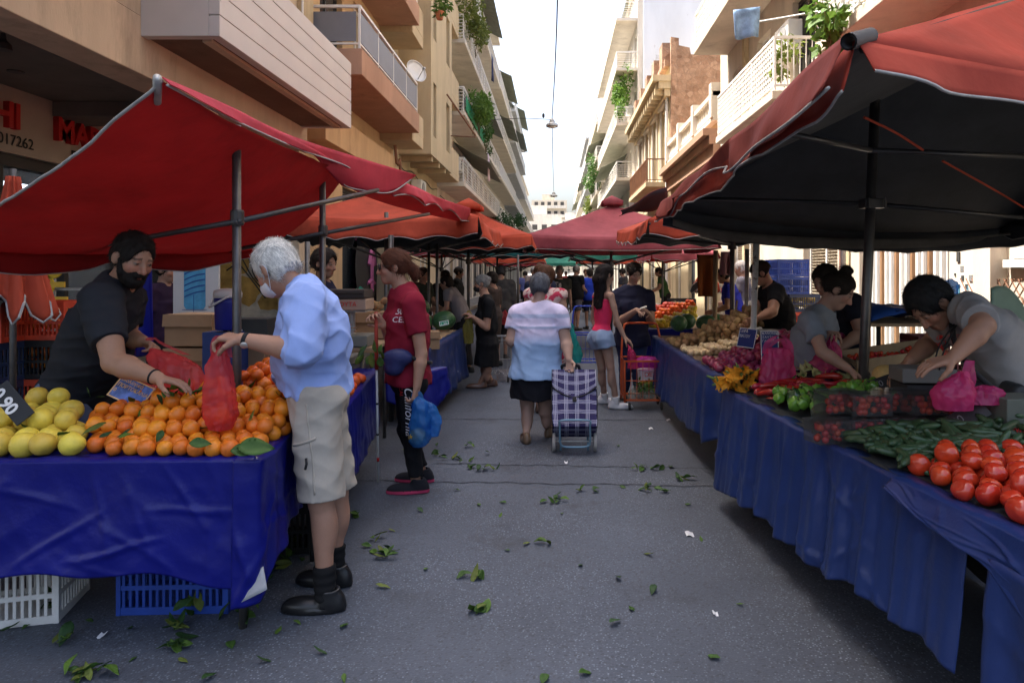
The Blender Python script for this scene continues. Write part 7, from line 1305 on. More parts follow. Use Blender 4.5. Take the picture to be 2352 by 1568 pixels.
# ---------------- the checked trolley
def plaid():
    m = mat('checked_cloth', (.025, .02, .085), rough=.8, var=.1); t = m.node_tree; N = t.nodes; L = t.links; p = N['Principled BSDF']; tc = N.new('ShaderNodeTexCoord'); sp = N.new('ShaderNodeSeparateXYZ'); L.new(tc.outputs['UV'], sp.inputs[0])
    def band(sock, period, spans):
        md = N.new('ShaderNodeMath'); md.operation = 'PINGPONG' if False else 'MODULO'; L.new(sock, md.inputs[0]); md.inputs[1].default_value = period; out = None
        for a, b_ in spans:
            g1 = N.new('ShaderNodeMath'); g1.operation = 'GREATER_THAN'; L.new(md.outputs[0], g1.inputs[0]); g1.inputs[1].default_value = a; g2 = N.new('ShaderNodeMath'); g2.operation = 'LESS_THAN'; L.new(md.outputs[0], g2.inputs[0]); g2.inputs[1].default_value = b_
            mu = N.new('ShaderNodeMath'); mu.operation = 'MULTIPLY'; L.new(g1.outputs[0], mu.inputs[0]); L.new(g2.outputs[0], mu.inputs[1])
            if out is None: out = mu
            else: ad = N.new('ShaderNodeMath'); ad.operation = 'MAXIMUM'; L.new(out.outputs[0], ad.inputs[0]); L.new(mu.outputs[0], ad.inputs[1]); out = ad
        return out.outputs[0]
    def mixc(f, a, col, k):
        sc = N.new('ShaderNodeMath'); sc.operation = 'MULTIPLY'; L.new(f, sc.inputs[0]); sc.inputs[1].default_value = k; mx = N.new('ShaderNodeMix'); mx.data_type = 'RGBA'; L.new(sc.outputs[0], mx.inputs[0]); L.new(a, mx.inputs[6]); mx.inputs[7].default_value = (*col, 1); return mx.outputs[2]
    c = p.inputs['Base Color'].links[0].from_socket
    for s_ in (sp.outputs[0], sp.outputs[1]): c = mixc(band(s_, .09, [(.045, .075)]), c, (.16, .16, .30), .4); c = mixc(band(s_, .09, [(.045, .0485), (.0585, .062), (.072, .0755)]), c, (.6, .6, .68), .7)
    L.new(c, p.inputs['Base Color']); return m
M_PLAID = plaid(); M_TRF = mat('blue_grey_tube', (.14, .24, .32), rough=.35, metal=.4, var=.1); M_TYRE = mat('tyre_rubber', (.03, .03, .03), rough=.8); M_RIM = mat('pale_wheel', (.4, .38, .35), rough=.5, var=.15); M_PIPE = mat('black_piping', (.012, .012, .014), rough=.6)
t = T('shopping_trolley', 'purple and white checked shopping trolley pulled by the white shirt woman', 'shopping trolley', (.17, 6.0, 0))
B0 = V3((.17, 5.98, .17)); ua = nrm((0, .58, .82)); un = nrm((0, -.82, .58)); ux = V3((1, 0, 0))
def bagp(x, a, n): return B0+ux*x+ua*a+un*n
def uvgrid(name, P, uv, m, par, thick=.004):
    q = MB(); q.grid(P, 0); o = q.build(name, m, par, smooth=True); me_ = o.data; l = me_.uv_layers.new(name='uv'); UV = np.asarray(uv).reshape(-1, 2)
    for lp in me_.loops: l.data[lp.index].uv = UV[lp.vertex_index]
    return o
def panel(name, fn, nu=14, nv=14):
    P = np.zeros((nu, nv, 3)); U = np.zeros((nu, nv, 2))
    for i, u in enumerate(np.linspace(0, 1, nu)):
        for j, v in enumerate(np.linspace(0, 1, nv)): P[i, j], U[i, j] = fn(u, v)
    return uvgrid(name, P, U, M_PLAID, t)
bw = .19; bh = .52; bd = .13
panel('bag_front', lambda u, v: (bagp((u-.5)*2*bw*(1+.06*math.sin(math.pi*v)), v*bh, bd+.025*math.sin(math.pi*u)*math.sin(math.pi*v)+.006*math.sin(u*20+v*9)), (u*2*bw+.03, v*bh+.02)))
panel('bag_bottom', lambda u, v: (bagp((u-.5)*2*bw, -.0-.01*math.sin(math.pi*v), bd-v*.24), (u*2*bw+.03, v*.24)))
panel('bag_top', lambda u, v: (bagp((u-.5)*2*bw, bh+.015*math.sin(math.pi*v), bd-v*.24), (u*2*bw+.03, v*.24)))
for sd in (-1, 1): panel('bag_side', lambda u, v: (bagp(sd*bw*(1+.06*math.sin(math.pi*v)), v*bh, bd-u*.24), (u*.24, v*bh+.02)))
panel('bag_back', lambda u, v: (bagp((u-.5)*2*bw, v*bh, bd-.24), (u*2*bw, v*bh)))
panel('flap', lambda u, v: (bagp((u-.5)*2*(bw+.006), bh+.012-v*(.17+.10*(1-(2*u-1)**2)), bd+.022+.012*math.sin(math.pi*v)), (u*2*bw+.03, v*.27+.01)))
q = MB(); us = np.linspace(0, 1, 20); q.tube([bagp((u-.5)*2*(bw+.006), bh+.012-(.17+.10*(1-(2*u-1)**2)), bd+.023) for u in us], .006, 6); q.tube([bagp(-bw-.006, bh+.01, bd+.022), bagp(-bw-.006, bh-.16, bd+.022)], .005, 6); q.build('piping', M_PIPE, t, smooth=True)
for sd in (-1, 1): q = MB(); q.tube([bagp(sd*bw, 0, bd), bagp(sd*bw*1.06, bh*.5, bd), bagp(sd*bw, bh, bd)], .005, 6); q.tube([bagp(sd*bw, 0, bd), bagp(sd*bw, 0, bd-.24)], .005, 6); q.build('piping', M_PIPE, t, smooth=True)
q = MB(); q.obox(bagp(0, bh-.285, bd+.035), [ux, ua, un], (.018, .022, .006)); q.build('buckle', M_MASKB, t, bev=.003)
FR = lambda x, a, n: bagp(x, a, n-.13)
hz = W(1310, 838, 6.32); q = MB()
for sd in (-1, 1): q.tube(spline([FR(.12*sd, -.12, 0), FR(.12*sd, .3, -.0), FR(.11*sd, .62, 0), V3((hz[0]+.085*sd, hz[1]+.02, hz[2]-.03))], 12), .009, 8)
q.build('frame', M_TRF, t, smooth=True)
q = MB(); q.tube(spline([V3((hz[0]-.085, hz[1]+.02, hz[2]-.05)), V3((hz[0]-.07, hz[1]+.0, hz[2]-.005)), hz, V3((hz[0]+.07, hz[1], hz[2]-.005)), V3((hz[0]+.085, hz[1]+.02, hz[2]-.05))], 18), .015, 10); q.build('handle', M_PIPE, t, smooth=True)
for z0, n0 in ((.02, .275), ):
    q = MB(); q.tube(spline([bagp(-.13, .0, bd+.01), bagp(-.125, .035, bd+.035), bagp(0, .04, bd+.04), bagp(.125, .035, bd+.035), bagp(.13, .0, bd+.01), V3((.30, 5.86, .11)), V3((.27, 5.86, .075)), V3((.17, 5.86, .07)), V3((.07, 5.86, .075)), V3((.04, 5.86, .11))], 40), .0095, 8, closed=True); q.build('foot_bar', M_TRF, t, smooth=True)
q = MB(); q.tube([(-.01, 6.0, .085), (.35, 6.0, .085)], .006, 8); q.build('axle', M_GALV, t)
for x in (-.01, .35):
    w = MB(); w.lathe((x, 6.0, .085), [(.062, -.014), (.085, -.012), (.088, 0), (.085, .012), (.062, .014)], 28, (1, 0, 0)); W_ = w.build('wheel', M_RIM, t, smooth=False, bev=.002); q = MB(); q.lathe((x, 6.0, .085), [(0, -.008), (.058, -.010), (.061, 0), (.058, .010), (0, .008)], 20, (1, 0, 0)); q.build('hub', M_PIPE, W_)
# ---------------- wire carts
def cart(label, x, d, c, h=.96, w=.48, dep=.42):
    t = T('wire_cart', label, 'shopping cart', (x, d, 0)); m = mat('cart_'+'_'.join('%02d' % int(k*99) for k in c), c, rough=.4, var=.15); q = MB()
    for sd in (-1, 1): q.tube(spline([(x+sd*w/2, d-dep/2, .1), (x+sd*w/2, d-dep/2, .52), (x+sd*w/2, d-dep/2, .56)], 6), .012, 8); q.tube(spline([(x+sd*w/2, d+dep/2, .06), (x+sd*w/2*.98, d+dep/2, .6), (x+sd*w/2*.85, d+dep/2+.05, h-.05), (x+sd*w/2*.6, d+dep/2+.06, h)], 12), .013, 8)
    q.tube([(x-w*.3, d+dep/2+.06, h), (x+w*.3, d+dep/2+.06, h)], .013, 8)
    for z in (.12, .56):
        q.tube([(x-w/2, d-dep/2, z), (x+w/2, d-dep/2, z), (x+w/2, d+dep/2, z), (x-w/2, d+dep/2, z)], .011, 8, closed=True)
    q.tube([(x-w/2, d-dep/2, .34), (x+w/2, d-dep/2, .34)], .005, 6); q.build('frame', m, t, smooth=True); q = MB()
    for k in np.linspace(-w/2, w/2, 8)[1:-1]: q.tube([(x+k, d-dep/2, .12), (x+k, d-dep/2, .56)], .003, 5); q.tube([(x+k, d-dep/2, .12), (x+k, d+dep/2, .12)], .003, 5)
    for k in np.linspace(-dep/2, dep/2, 6)[1:-1]:
        for sd in (-1, 1): q.tube([(x+sd*w/2, d+k, .12), (x+sd*w/2, d+k, .56)], .003, 5)
    q.build('wire_basket', m, t)
    for sx in (-1, 1):
        q = MB(); q.lathe((x+sx*w*.4, d+dep*.42, .06), [(.0, -.012), (.055, -.012), (.06, 0), (.055, .012), (0, .012)], 18, (1, 0, 0)); q.build('wheel', M_TYRE, t); q = MB(); q.lathe((x+sx*w*.38, d-dep*.42, .045), [(.0, -.012), (.04, -.012), (.045, 0), (.04, .012), (0, .012)], 16, (1, 0, 0)); q.build('wheel', M_TYRE, t)
    return t
cx_, cd_ = 1.03, 7.95
cart('orange wire cart loaded with pink bags, a box and greens', cx_, cd_, (.55, .1, .03))
bag('magenta bag heaped on top inside the orange cart', [(W(1490, 818, 7.9), .1, .06), (W(1488, 826, 7.9), .17, .12), (W(1488, 842, 7.9), .17, .12)], M_BMAG, None, 21, .02); bag('pink bag slumped over the left side of the orange cart', [(W(1442, 790, 7.85), .02, .02), (W(1450, 815, 7.85), .06, .06), (W(1455, 845, 7.85), .08, .07)], M_BPNK, None, 22, .015)
bag('clear bag of lettuce in the bottom of the orange cart', [(W(1478, 880, 7.86), .06, .05), (W(1475, 900, 7.86), .17, .12), (W(1475, 918, 7.86), .17, .12)], film('clear_film', (.6, .66, .6), .5), None, 23, .015)
q = MB(); foliage(q, W(1482, 885, 7.8), (.12, .07, .08), 160, .05, 5); q.thing('lettuce', 'bright green lettuce leaves seen through the orange cart wires', 'lettuce', M_LEAF[1])
t = T('printed_box', 'white printed carton with red capital lettering inside the orange cart', 'box', W(1495, 900, 7.95)); q = MB(); c = W(1497, 868, 7.98); q.obox(c, [(1, 0, .06), (0, 1, 0), (-.06, 0, 1)], (.15, .1, .11)); q.build('carton', mat('white_carton', (.62, .6, .6), rough=.7), t, bev=.004); text('lettering', 'DEXIM', .075, c+V3((-.1, -.103, .03)), (1, 0, .06), (-.06, 0, 1), M_RED, t); q = MB(); q.obox(c+V3((0, -.1025, -.03)), [(1, 0, .06), (0, 1, 0), (-.06, 0, 1)], (.148, .002, .025)); q.build('yellow_stripe', mat('yellow_print', (.55, .35, .05)), t)
cart('blue wire cart standing behind the pink top girl', .52, 11.2, (.03, .06, .4), 1.0); cart('grey wire cart beside the woman in black', -.83, 9.9, (.3, .3, .3), .62, .42)
bag('small white and red bag inside the grey wire cart', [(W(1160, 848, 9.9), .08, .05), (W(1160, 862, 9.9), .14, .1), (W(1160, 878, 9.9), .12, .1)], film('milky_film', (.6, .55, .55), .25), None, 24)
# ---------------- crates and boxes
def crate_mesh(w, d, h, m, hole=True):
    q = MB(); t = .012
    for z0, z1 in ((0, .035), (h*.42, h*.50), (h-.045, h)):
        q.box(-w/2, w/2, -d/2, -d/2+t, z0, z1); q.box(-w/2, w/2, d/2-t, d/2, z0, z1); q.box(-w/2, -w/2+t, -d/2+t, d/2-t, z0, z1); q.box(w/2-t, w/2, -d/2+t, d/2-t, z0, z1)
    e = .002
    for k in np.arange(-w/2+.03, w/2-.02, .03):
        for y in (-d/2+t/2, d/2-t/2): q.box(k-.006, k+.006, y-t/2+e, y+t/2-e, .036, h-.046)
    for k in np.arange(-d/2+.03, d/2-.02, .03):
        for x in (-w/2+t/2, w/2-t/2): q.box(x-t/2+e, x+t/2-e, k-.006, k+.006, .036, h-.046)
    for sx in (-1, 1):
        for sy in (-1, 1): q.box(sx*w/2-.018 if sx > 0 else sx*w/2-e, sx*w/2+e if sx > 0 else sx*w/2+.018, sy*d/2-.018 if sy > 0 else sy*d/2-e, sy*d/2+e if sy > 0 else sy*d/2+.018, -.001, h+.001)
    q.box(-w/2+t, w/2-t, -d/2+t, d/2-t, .006, .012); o = q.build('crate', m); me_ = o.data; bpy.data.objects.remove(o); return me_
def plastic(n, c): return mat(n, c, rough=.45, spec=.4, var=.2, vs=5)
MC = {k: crate_mesh(.5, .34, .27, plastic(k+'_crate_plastic', c)) for k, c in dict(red=(.55, .06, .025), navy=(.02, .035, .09), blue=(.02, .06, .32), black=(.015, .015, .016), white=(.6, .59, .56), grey=(.1, .13, .17), maroon=(.16, .03, .035)).items()}
ME['mandarin'] = ME['orange']; M_FILL = mat('crate_fruit', (.6, .2, .02), rough=.5, var=.6, vs=14)  # the crates hold oranges: the same orange mesh under the name mandarin
def crate(k, p, rz, label, fill=None):
    o = item('crate', MC[k], p, (0, 0, rz), label, 'crate', None)
    if fill:
        n = 0; c, s = math.cos(rz), math.sin(rz)
        for ix in range(5):
            for iy in range(3):
                for iz in (1, 2): u, v = -.19+ix*.093+rg.normal()*.006, -.1+iy*.095+rg.normal()*.006; item(fill, ME[fill], (p[0]+c*u-s*v, p[1]+s*u+c*v, p[2]+.02+iz*.083), (ix, iy, iz), 'fruit lying inside a stacked plastic crate', fill, 'fruit inside stacked crates', 1.05)
    return o
X0 = W(-35, 0, 4.75)[0]
for i, (k, lb) in enumerate([('navy', 'lowest navy crate of the stack at the left border'), ('navy', 'second navy crate of the stack at the left border'), ('navy', 'third navy crate from the ground at the left border'), ('navy', 'navy crate just under the red one at the left border'), ('red', 'red crate near the top of the stack at the left border'), ('grey', 'grey blue crate on top of the stack at the left border')]): crate(k, (X0, 4.75, .002+i*.273), .06*((i % 3)-1), lb, 'mandarin' if k in ('grey', 'red') else None)
for i, (k, lb, f) in enumerate([('navy', 'navy crate at the bottom of the middle stack behind the seller', None), ('navy', 'second navy crate of the middle stack behind the seller', None), ('red', 'red crate under the black one behind the seller', 'mandarin'), ('black', 'black crate holding oranges behind the seller', 'mandarin'), ('red', 'bright red crate on top of the stack behind the seller', 'mandarin')]): crate(k, (W(112, 0, 4.95)[0]-.02, 4.95, .002+i*.273), .05*((i % 3)-1), lb, f)
crate('red', (W(185, 0, 5.3)[0], 5.3, .002+.273*3+.002), .1, 'red crate behind the bright red one', None); 
for i in range(3): crate('navy', (W(185, 0, 5.3)[0], 5.3, .002+i*.273), .1, ['lowest dark crate just behind the seller stack', 'second dark crate just behind the seller stack', 'third dark crate just behind the seller stack'][i])
crate('blue', (W(443, 0, 3.32)[0], 3.30, .002), .04, 'blue plastic crate on the ground under the orange table'); crate('white', (W(-15, 0, 3.05)[0], 3.16, .002), .25, 'white plastic crate on the ground under the grapefruit')
crate('black', (-1.62, 3.95, .002), .1, 'black crate in the shade under the tangerine table'); crate('black', (-1.62, 3.95, .276), .1, 'upper black crate under the tangerine table'); text('lettering', 'ΚΙΤΡΙΝΟ', .045, (-1.36, 3.86, .2), (.1, 1, 0), (0, 0, 1), M_PLB, COL.objects[-1] if False else bpy.data.objects['crate'])
bpy.data.objects.remove([o for o in bpy.data.objects if o.name.startswith('lettering')][-1])
M_CARD = mat('cardboard', (.32, .2, .11), rough=.85, var=.15, vs=3, bump=.1)
def carton(label, c, h, yaw, m=M_CARD, flaps=True, txt=None, name='carton'):
    t = T(name, label, 'box', V3(c)-V3((0, 0, h[2]))); cs, sn = math.cos(yaw), math.sin(yaw); ax = [(cs, sn, 0), (-sn, cs, 0), (0, 0, 1)]; q = MB(); q.obox(c, ax, h); q.build('box_body', m, t, bev=.005)
    if flaps: q = MB(); q.obox(V3(c)-V3(ax[1])*(h[1]+.012)+V3((0, 0, h[2]*.62)), [ax[0], nrm(V3(ax[1])-V3((0, 0, .12))), nrm(V3(ax[1])*.12+V3((0, 0, 1)))], (h[0]*1.03, .003, h[2]*.38)); q.build('flap', m, t)
    if txt: text('lettering', txt[0], txt[1], V3(c)-V3(ax[1])*(h[1]+.004)-V3(ax[0])*h[0]*.8-V3((0, 0, h[2]*.3)), ax[0], (0, 0, 1), txt[2], t)
    return t
ST = .77
table('low plank bench holding boxes and the cooler behind the left stall', [(-2.1, 4.85), (-2.1, 6.1)], .705, -3.7)
carton('lower brown cardboard box under the printed one on the left', W(455, 832, 5.5), (.19, .15, .13), .05); carton('brown cardboard box with printed oranges behind the red bag', W(458, 755, 5.5), (.19, .16, .125), -.03)
carton('dark produce box with faint white lettering beside the pole', W(578, 757, 5.2), (.16, .13, .09), .05, mat('dark_box', (.05, .05, .045), rough=.7), False, ('ΝΑΙ!', .06, M_PLB)); carton('support carton under the dark produce box', W(578, 831, 5.25), (.15, .12, .165), 0, M_CARD, False)
t = T('water_cooler', 'blue drinks cooler with a white lid and carrying handle', 'cooler', W(522, 760, 5.05)); c = W(523, 757, 5.05); MB().lathe(c, [(.075, 0), (.085, .01), (.092, .2), (.094, .235)], 28).build('body', plastic('cooler_blue', (.02, .025, .25)), t, smooth=True); MB().lathe(c+V3((0, 0, .236)), [(.098, 0), (.1, .03), (.092, .055), (.05, .068), (0, .07)], 28).build('lid', M_PLW, t, smooth=True)
q = MB(); q.tube(spline([c+V3((-.1, -.02, .22)), c+V3((-.105, -.06, .17)), c+V3((-.03, -.115, .20)), c+V3((.06, -.09, .25)), c+V3((.1, -.02, .24))], 16), .008, 8); q.build('handle', M_PLW, t, smooth=True)
carton('support box below the blue cooler', W(523, 825, 5.08), (.13, .12, .21), 0, plastic('blue_tub', (.02, .05, .2)), False)
t = T('water_poster', 'white board with a painted blue water bottle by the left column', 'poster', W(448, 800, 6.6)); c = W(450, 745, 6.6); wv = .19; q = MB(); q.box(c[0]-.22, c[0]+.22, 6.6, 6.63, .12, 2.1); q.build('board', mat('white_board', (.5, .49, .47), rough=.6, var=.05), t)
M_B1 = mat('bottle_blue', (.07, .28, .45), rough=.5, var=.3, vs=8); M_B2 = mat('bottle_dark_blue', (.02, .08, .25), rough=.5); zb = 1.57-85*6.6/1568; q = MB()
pr = [(-.8, 0), (-1, .05), (-1, .75), (-.7, .95), (-.35, 1.05), (-.35, 1.15), (.35, 1.15), (.35, 1.05), (.7, .95), (1, .75), (1, .05), (.8, 0)]; vs = [(c[0]-.01+.105*a, 6.597, zb+.62*b_) for a, b_ in pr]; q.add(vs, [tuple(range(len(vs)))]); q.build('bottle_print', M_B1, t); q = MB()
for k in range(11):
    z = zb+.11+k*.055; P = [[(c[0]-.01+.1*(u*2-1), 6.594, z+.06*u+.012*math.sin(u*3.1)+v*.014) for v in (0, 1)] for u in np.linspace(0, 1, 8)]; q.grid(np.array(P))
q.grid(np.array([[(c[0]-.02+.006*v, 6.592, zb-.03+.17*u) for v in (0, 1)] for u in (0, 1)])); q.grid(np.array([[(c[0]-.13+.24*u, 6.592, zb-.008+.005*v) for v in (0, 1)] for u in (0, 1)])); q.build('bottle_lines', M_B2, t)
cloth_hang('hanging_blue_sheet', 'smooth blue sheet hanging behind the bearded seller', W(322, 595, 5.3), .18, .75, M_TARP, (1, 0, 0), 3, 'sheet'); 
def folded_umbrella(label, p, h, m):
    t = T('folded_parasol', label, 'parasol', (p[0], p[1], 0)); q = MB(); q.tube([(p[0], p[1], 0), (p[0], p[1], h)], .02, 8); q.build('pole', M_METAL, t, smooth=True); rows = []
    for u in np.linspace(0, 1, 18):
        r = .03+.16*u**1.2; rows.append([(p[0]+r*(1+.35*math.cos(8*a))*math.cos(a), p[1]+r*(1+.35*math.cos(8*a))*math.sin(a), h-.05-u*(h-1.38)-.09*u*math.cos(8*a+1)) for a in np.linspace(0, 2*math.pi, 49)])
    q = MB(); q.grid(np.array(rows), .004, (0, 1, 0)); cl = q.build('folded_cloth', [m, M_LINE], t, smooth=True); q = MB(); q.tube(rows[-1], .008, 5); q.build('hem_tape', M_TRIM, cl)
    return t
folded_umbrella('bright orange folded parasol standing at the left border', W(30, 0, 4.5), 2.25, M_ORG); folded_umbrella('orange folded parasol standing at the back of the right stalls', W(1622, 0, 10.6), 1.75, M_ORG)
# snack rack at the shop front
t = T('snack_rack', 'shop snack rack with yellow round signs and red packets', 'rack', W(130, 700, 6.3)); q = MB(); c = W(130, 640, 6.3)
for k in range(5): q.box(c[0]-.3, c[0]+.42, 6.35, 6.65, .5+k*.3, .52+k*.3)
for x in (c[0]-.3, c[0]+.4): q.box(x, x+.02, 6.66, 6.68, .1, 1.9)
q.build('shelf_frame', M_GALV, t)
for i, (x, y) in enumerate(((98, 655), (120, 612))):
    cc = W(x, y, 6.3); MB().lathe(cc, [(0, .01), (.11, .01), (.115, 0), (0, -.005)], 24, (0, -1, 0)).build('round_sign', mat('sign_yellow', (.65, .45, .03), rough=.5), t)
cc = W(98, 655, 6.3); MB().lathe(cc+V3((0, -.012, 0)), [(0, .004), (.085, .004), (.09, 0)], 24, (0, -1, 0)).build('sign_centre', M_RED, t); text('lettering', 'YS', .1, cc+V3((-.05, -.018, -.04)), (1, 0, 0), (0, 0, 1), M_PLB, t, bold=.004)
for k in range(4):
    cc = W(120+6*k, 618+k*34 if k < 3 else 700, 6.25); q = MB(); q.box(cc[0]-.02, cc[0]+.12, 6.2, 6.22, cc[2]-.03, cc[2]+.02); q.build('price_strip', mat('strip_yellow', (.6, .36, .04)), t)
for k in range(9): q = MB(); xx = c[0]-.2+k*.06; q.obox((xx, 6.45, 1.17+.02*(k % 3)), [(1, 0, 0), (0, 1, .2), (0, -.2, 1)], (.026, .03, .045)); q.build('packet', mat('packet_red' if k % 2 else 'packet_dark', (.3, .02, .02) if k % 2 else (.12, .05, .05), rough=.3), t, bev=.006)
stand('person in dark purple clothes in the shadowed shop doorway', 374, 590, 6.9, 100, ht=1.72, shirt=dict(c=(.03, .015, .035), sleeve=.7), trousers=dict(c=BLK, len=1.9), hair=dict(st='short', c=HB), seed=61)
# scales and boxes on the second left table
table('scale bench behind the tangerines', [(-1.5, 5.6), (-1.5, 6.6)], .95, -2.2)
t = T('weighing_scale', 'weighing scale with a cardboard topped pan behind the tangerines', 'scale', (-1.85, 5.75, .955)); c = W(808, 700, 5.75); q = MB(); q.box(c[0]-.17, c[0]+.17, 5.6, 5.9, .955, 1.05); q.build('scale_base', mat('scale_steel', (.22, .23, .2), rough=.4, metal=.4), t, bev=.01); q = MB(); q.tube([(c[0], 5.75, 1.05), (c[0], 5.75, 1.255)], .03, 10); q.box(c[0]-.15, c[0]+.15, 5.62, 5.86, 1.24, 1.256); q.build('pan_support', M_GALV, t)
carton('printed fruit box with red lettering on the scales', W(806, 698, 5.72), (.16, .13, .045), 0, mat('printed_box', (.42, .3, .22), rough=.8), False, ('ΦΡΟΥΤΑ', .05, M_RED)); carton('shallow dark tray topped with a cardboard lid above the scales', W(800, 674, 5.72), (.17, .14, .035), 0, mat('dark_tray', (.06, .05, .045)), True)
carton('open brown carton behind the red shirted woman', W(978, 780, 7.12), (.14, .12, .09), .2); carton('brown carton with ginger roots behind the tangerines', W(868, 745, 6.4), (.22, .15, .12), .1)
for i in range(12): item('ginger_root', ME['potato'], W(858+rg.normal()*14, 700+rg.normal()*7, 6.35), (rg.normal(), rg.normal(), i), 'knobbly ginger root heaped in the carton behind the cane', 'ginger', 'ginger roots', rg.uniform(.5, .9))
# graffiti on the left walls
def paint(name, pts, r, m, par, plane, off): q = MB(); q.tube(spline(pts, 24), r, 4); o = q.build(name, m, par); return o
def painted(label, kind, cells, base):
    t = T('graffiti', label, 'graffiti', base); return t
t = T('graffiti', 'black mural with pink arrow and green swirl on the left wall', 'graffiti', (-4.5, 16.3, .5)); xw = -4.49
q = MB(); vs = [(xw, 16.3+.95*math.cos(a), 1.72+.95*math.sin(a)*(1 if math.sin(a) > 0 else 1.1)) for a in np.linspace(0, 2*math.pi, 33)[:-1]]; q.add(vs, [tuple(range(32))]); q.build('painted_field', M_BLACK, t)
M_GPK = mat('pink_paint', (.42, .12, .25), rough=.8); M_GGR = mat('green_paint', (.03, .22, .14), rough=.8); M_GYE = mat('ochre_paint', (.42, .26, .07), rough=.8, var=.5, vs=3); M_GWH = mat('cream_paint', (.5, .45, .36), rough=.8, var=.4, vs=3)
for nm, pts, r, m in (('painted_line', [(xw+.02, 15.5, 2.3), (xw+.02, 15.8, 2.65), (xw+.02, 16.6, 2.7), (xw+.02, 17.2, 2.4)], .07, M_GPK), ('painted_line', [(xw+.02, 16.6, 1.1), (xw+.02, 16.6, 1.5), (xw+.02, 16.62, 1.9)], .06, M_GPK), ('painted_line', [(xw+.02, 16.35, 1.75), (xw+.02, 16.6, 2.1), (xw+.02, 16.9, 1.75)], .06, M_GPK), ('painted_line', [(xw+.02, 16.3, 1.3), (xw+.02, 16.6, 1.38), (xw+.02, 16.9, 1.3)], .05, M_GPK), ('painted_line', [(xw+.03, 15.7, 2.5), (xw+.03, 16.2, 2.55), (xw+.03, 16.8, 2.35)], .09, M_GGR), ('painted_line', [(xw+.02, 15.6, 1.2), (xw+.02, 15.9, .8), (xw+.02, 16.5, .7)], .09, M_GGR)): q = MB(); q.tube(spline(pts, 20), r, 4); o = q.build(nm, m, t)
t = T('graffiti', 'ochre and black brush mural on the end wall of the arcade', 'graffiti', (-5.7, 12.28, .5)); q = MB(); q.box(-6.4, -4.92, 12.27, 12.295, .6, 2.6); q.build('painted_field', M_GWH, t)
for k in range(9): q = MB(); cx2, cz2 = -6.25+.15*k, 1.1+.17*((k*5) % 8); q.lathe((cx2, 12.266, cz2), [(0, .006), (.16+.05*(k % 3), 0)], 14, (0, -1, 0), wob=lambda a, z: .25*math.sin(3*a+k)); q.build('painted_patch', M_GYE, t)
for k in range(5): q = MB(); q.tube(spline([(-6.3+.1*k, 12.26, 2.4-.2*k), (-5.9+.15*k, 12.26, 2.0), (-5.5+.05*k, 12.26, 1.5), (-5.2, 12.26, 1.1+.1*k)], 14), .012, 4); q.build('painted_line', M_BLACK, t)
# ---------------- right background
bR = [o for o in bpy.data.objects if o.get('label', '').startswith('sunny cream building')][0]
def rbox(nm, y0, y1, z0, z1, o0, o1, m): q = MB(); q.box(4.8-o1, 4.8-o0, y0, y1, z0, z1); return q.build(nm, m, bR)
rbox('gate_panel', 8.3, 10.3, .13, 2.6, .003, .03, M_FRAME)
for k in np.arange(8.34, 10.3, .14): rbox('gate_bar', k, k+.05, .2, 2.55, .031, .075, M_RAILW if int(k*7) % 3 else mat('brown_bar', (.3, .17, .09), rough=.6))
rbox('gate_post', 10.32, 10.62, .13, 2.9, .003, .2, M_CREAM); rbox('wall_pilaster', 7.25, 7.55, .13, 3.2, .003, .18, M_CREAM); rbox('poster_wall', 7.56, 8.28, .13, 2.7, .003, .02, M_WHITE)
for k in range(26): y, z = rg.uniform(7.6, 8.2), rg.uniform(.6, 2.5); s_ = rg.uniform(.02, .07); rbox('poster_scrap', y, y+s_, z, z+s_*rg.uniform(.4, 2.5), .021, .024+.0005*k, [mat('scrap_blue', (.12, .35, .5)), mat('scrap_grey', (.2, .2, .2)), mat('scrap_pink', (.5, .3, .35)), mat('scrap_black', (.05, .05, .05))][k % 4])
rbox('window_sill', 6.2, 7.2, 1.62, 1.7, .003, .08, M_FRAME); rbox('window_board', 6.25, 7.15, 1.71, 2.6, .003, .04, M_WHITE)
q = MB()
for k in np.arange(-.2, 1.2, .11):
    for sg in (1, -1):
        a, b_ = (k, k+.75*.8) if sg > 0 else (k+.6, k); y0, y1 = 6.2+a, 6.2+b_; q.tube([(4.7, y0, .75), (4.7, y1, 1.5)], .007, 5)
q.build('lattice_grille', M_RAILB, bR)
rbox('brown_shutter', 10.75, 11.4, .13, 2.5, .003, .06, mat('rust_plaster', (.2, .1, .07), rough=.9, var=.5, vs=4))
for i, (k, x, z, lb, f) in enumerate([('white', 1838, 0, 'lowest white crate of the sunlit stack by the right wall', None), ('white', 1838, 1, 'second white crate of the sunlit stack by the right wall', None), ('red', 1838, 2, 'red crate of the sunlit stack by the right wall', None), ('navy', 1838, 3, 'navy crate of lemons in the sunlit stack by the right wall', 'lemon'), ('blue', 1812, 4, 'blue crate higher in the sunlit stack by the right wall', None), ('blue', 1812, 5, 'topmost blue crate of the sunlit stack by the right wall', None)]): crate(k, (W(x, 0, 10.8)[0], 10.8, .125+z*.275), .1, lb, f)
for i in range(6): crate('blue' if i > 1 else 'white', (W(1795, 0, 11.2)[0], 11.25, .125+i*.275), -.2, ['lowest white crate behind the sunlit stack', 'second white crate behind the sunlit stack', 'lowest blue crate behind the sunlit stack', 'middle blue crate behind the sunlit stack', 'upper blue crate behind the sunlit stack', 'topmost blue crate behind the sunlit stack'][i])
for i in range(4): crate('white', (W(1714, 0, 11.0)[0], 11.0, .005+i*.275), .15, ['lowest white crate of the stack beside the blue polo', 'second white crate of the stack beside the blue polo', 'third white crate of the stack beside the blue polo', 'topmost white crate of the stack beside the blue polo'][i])
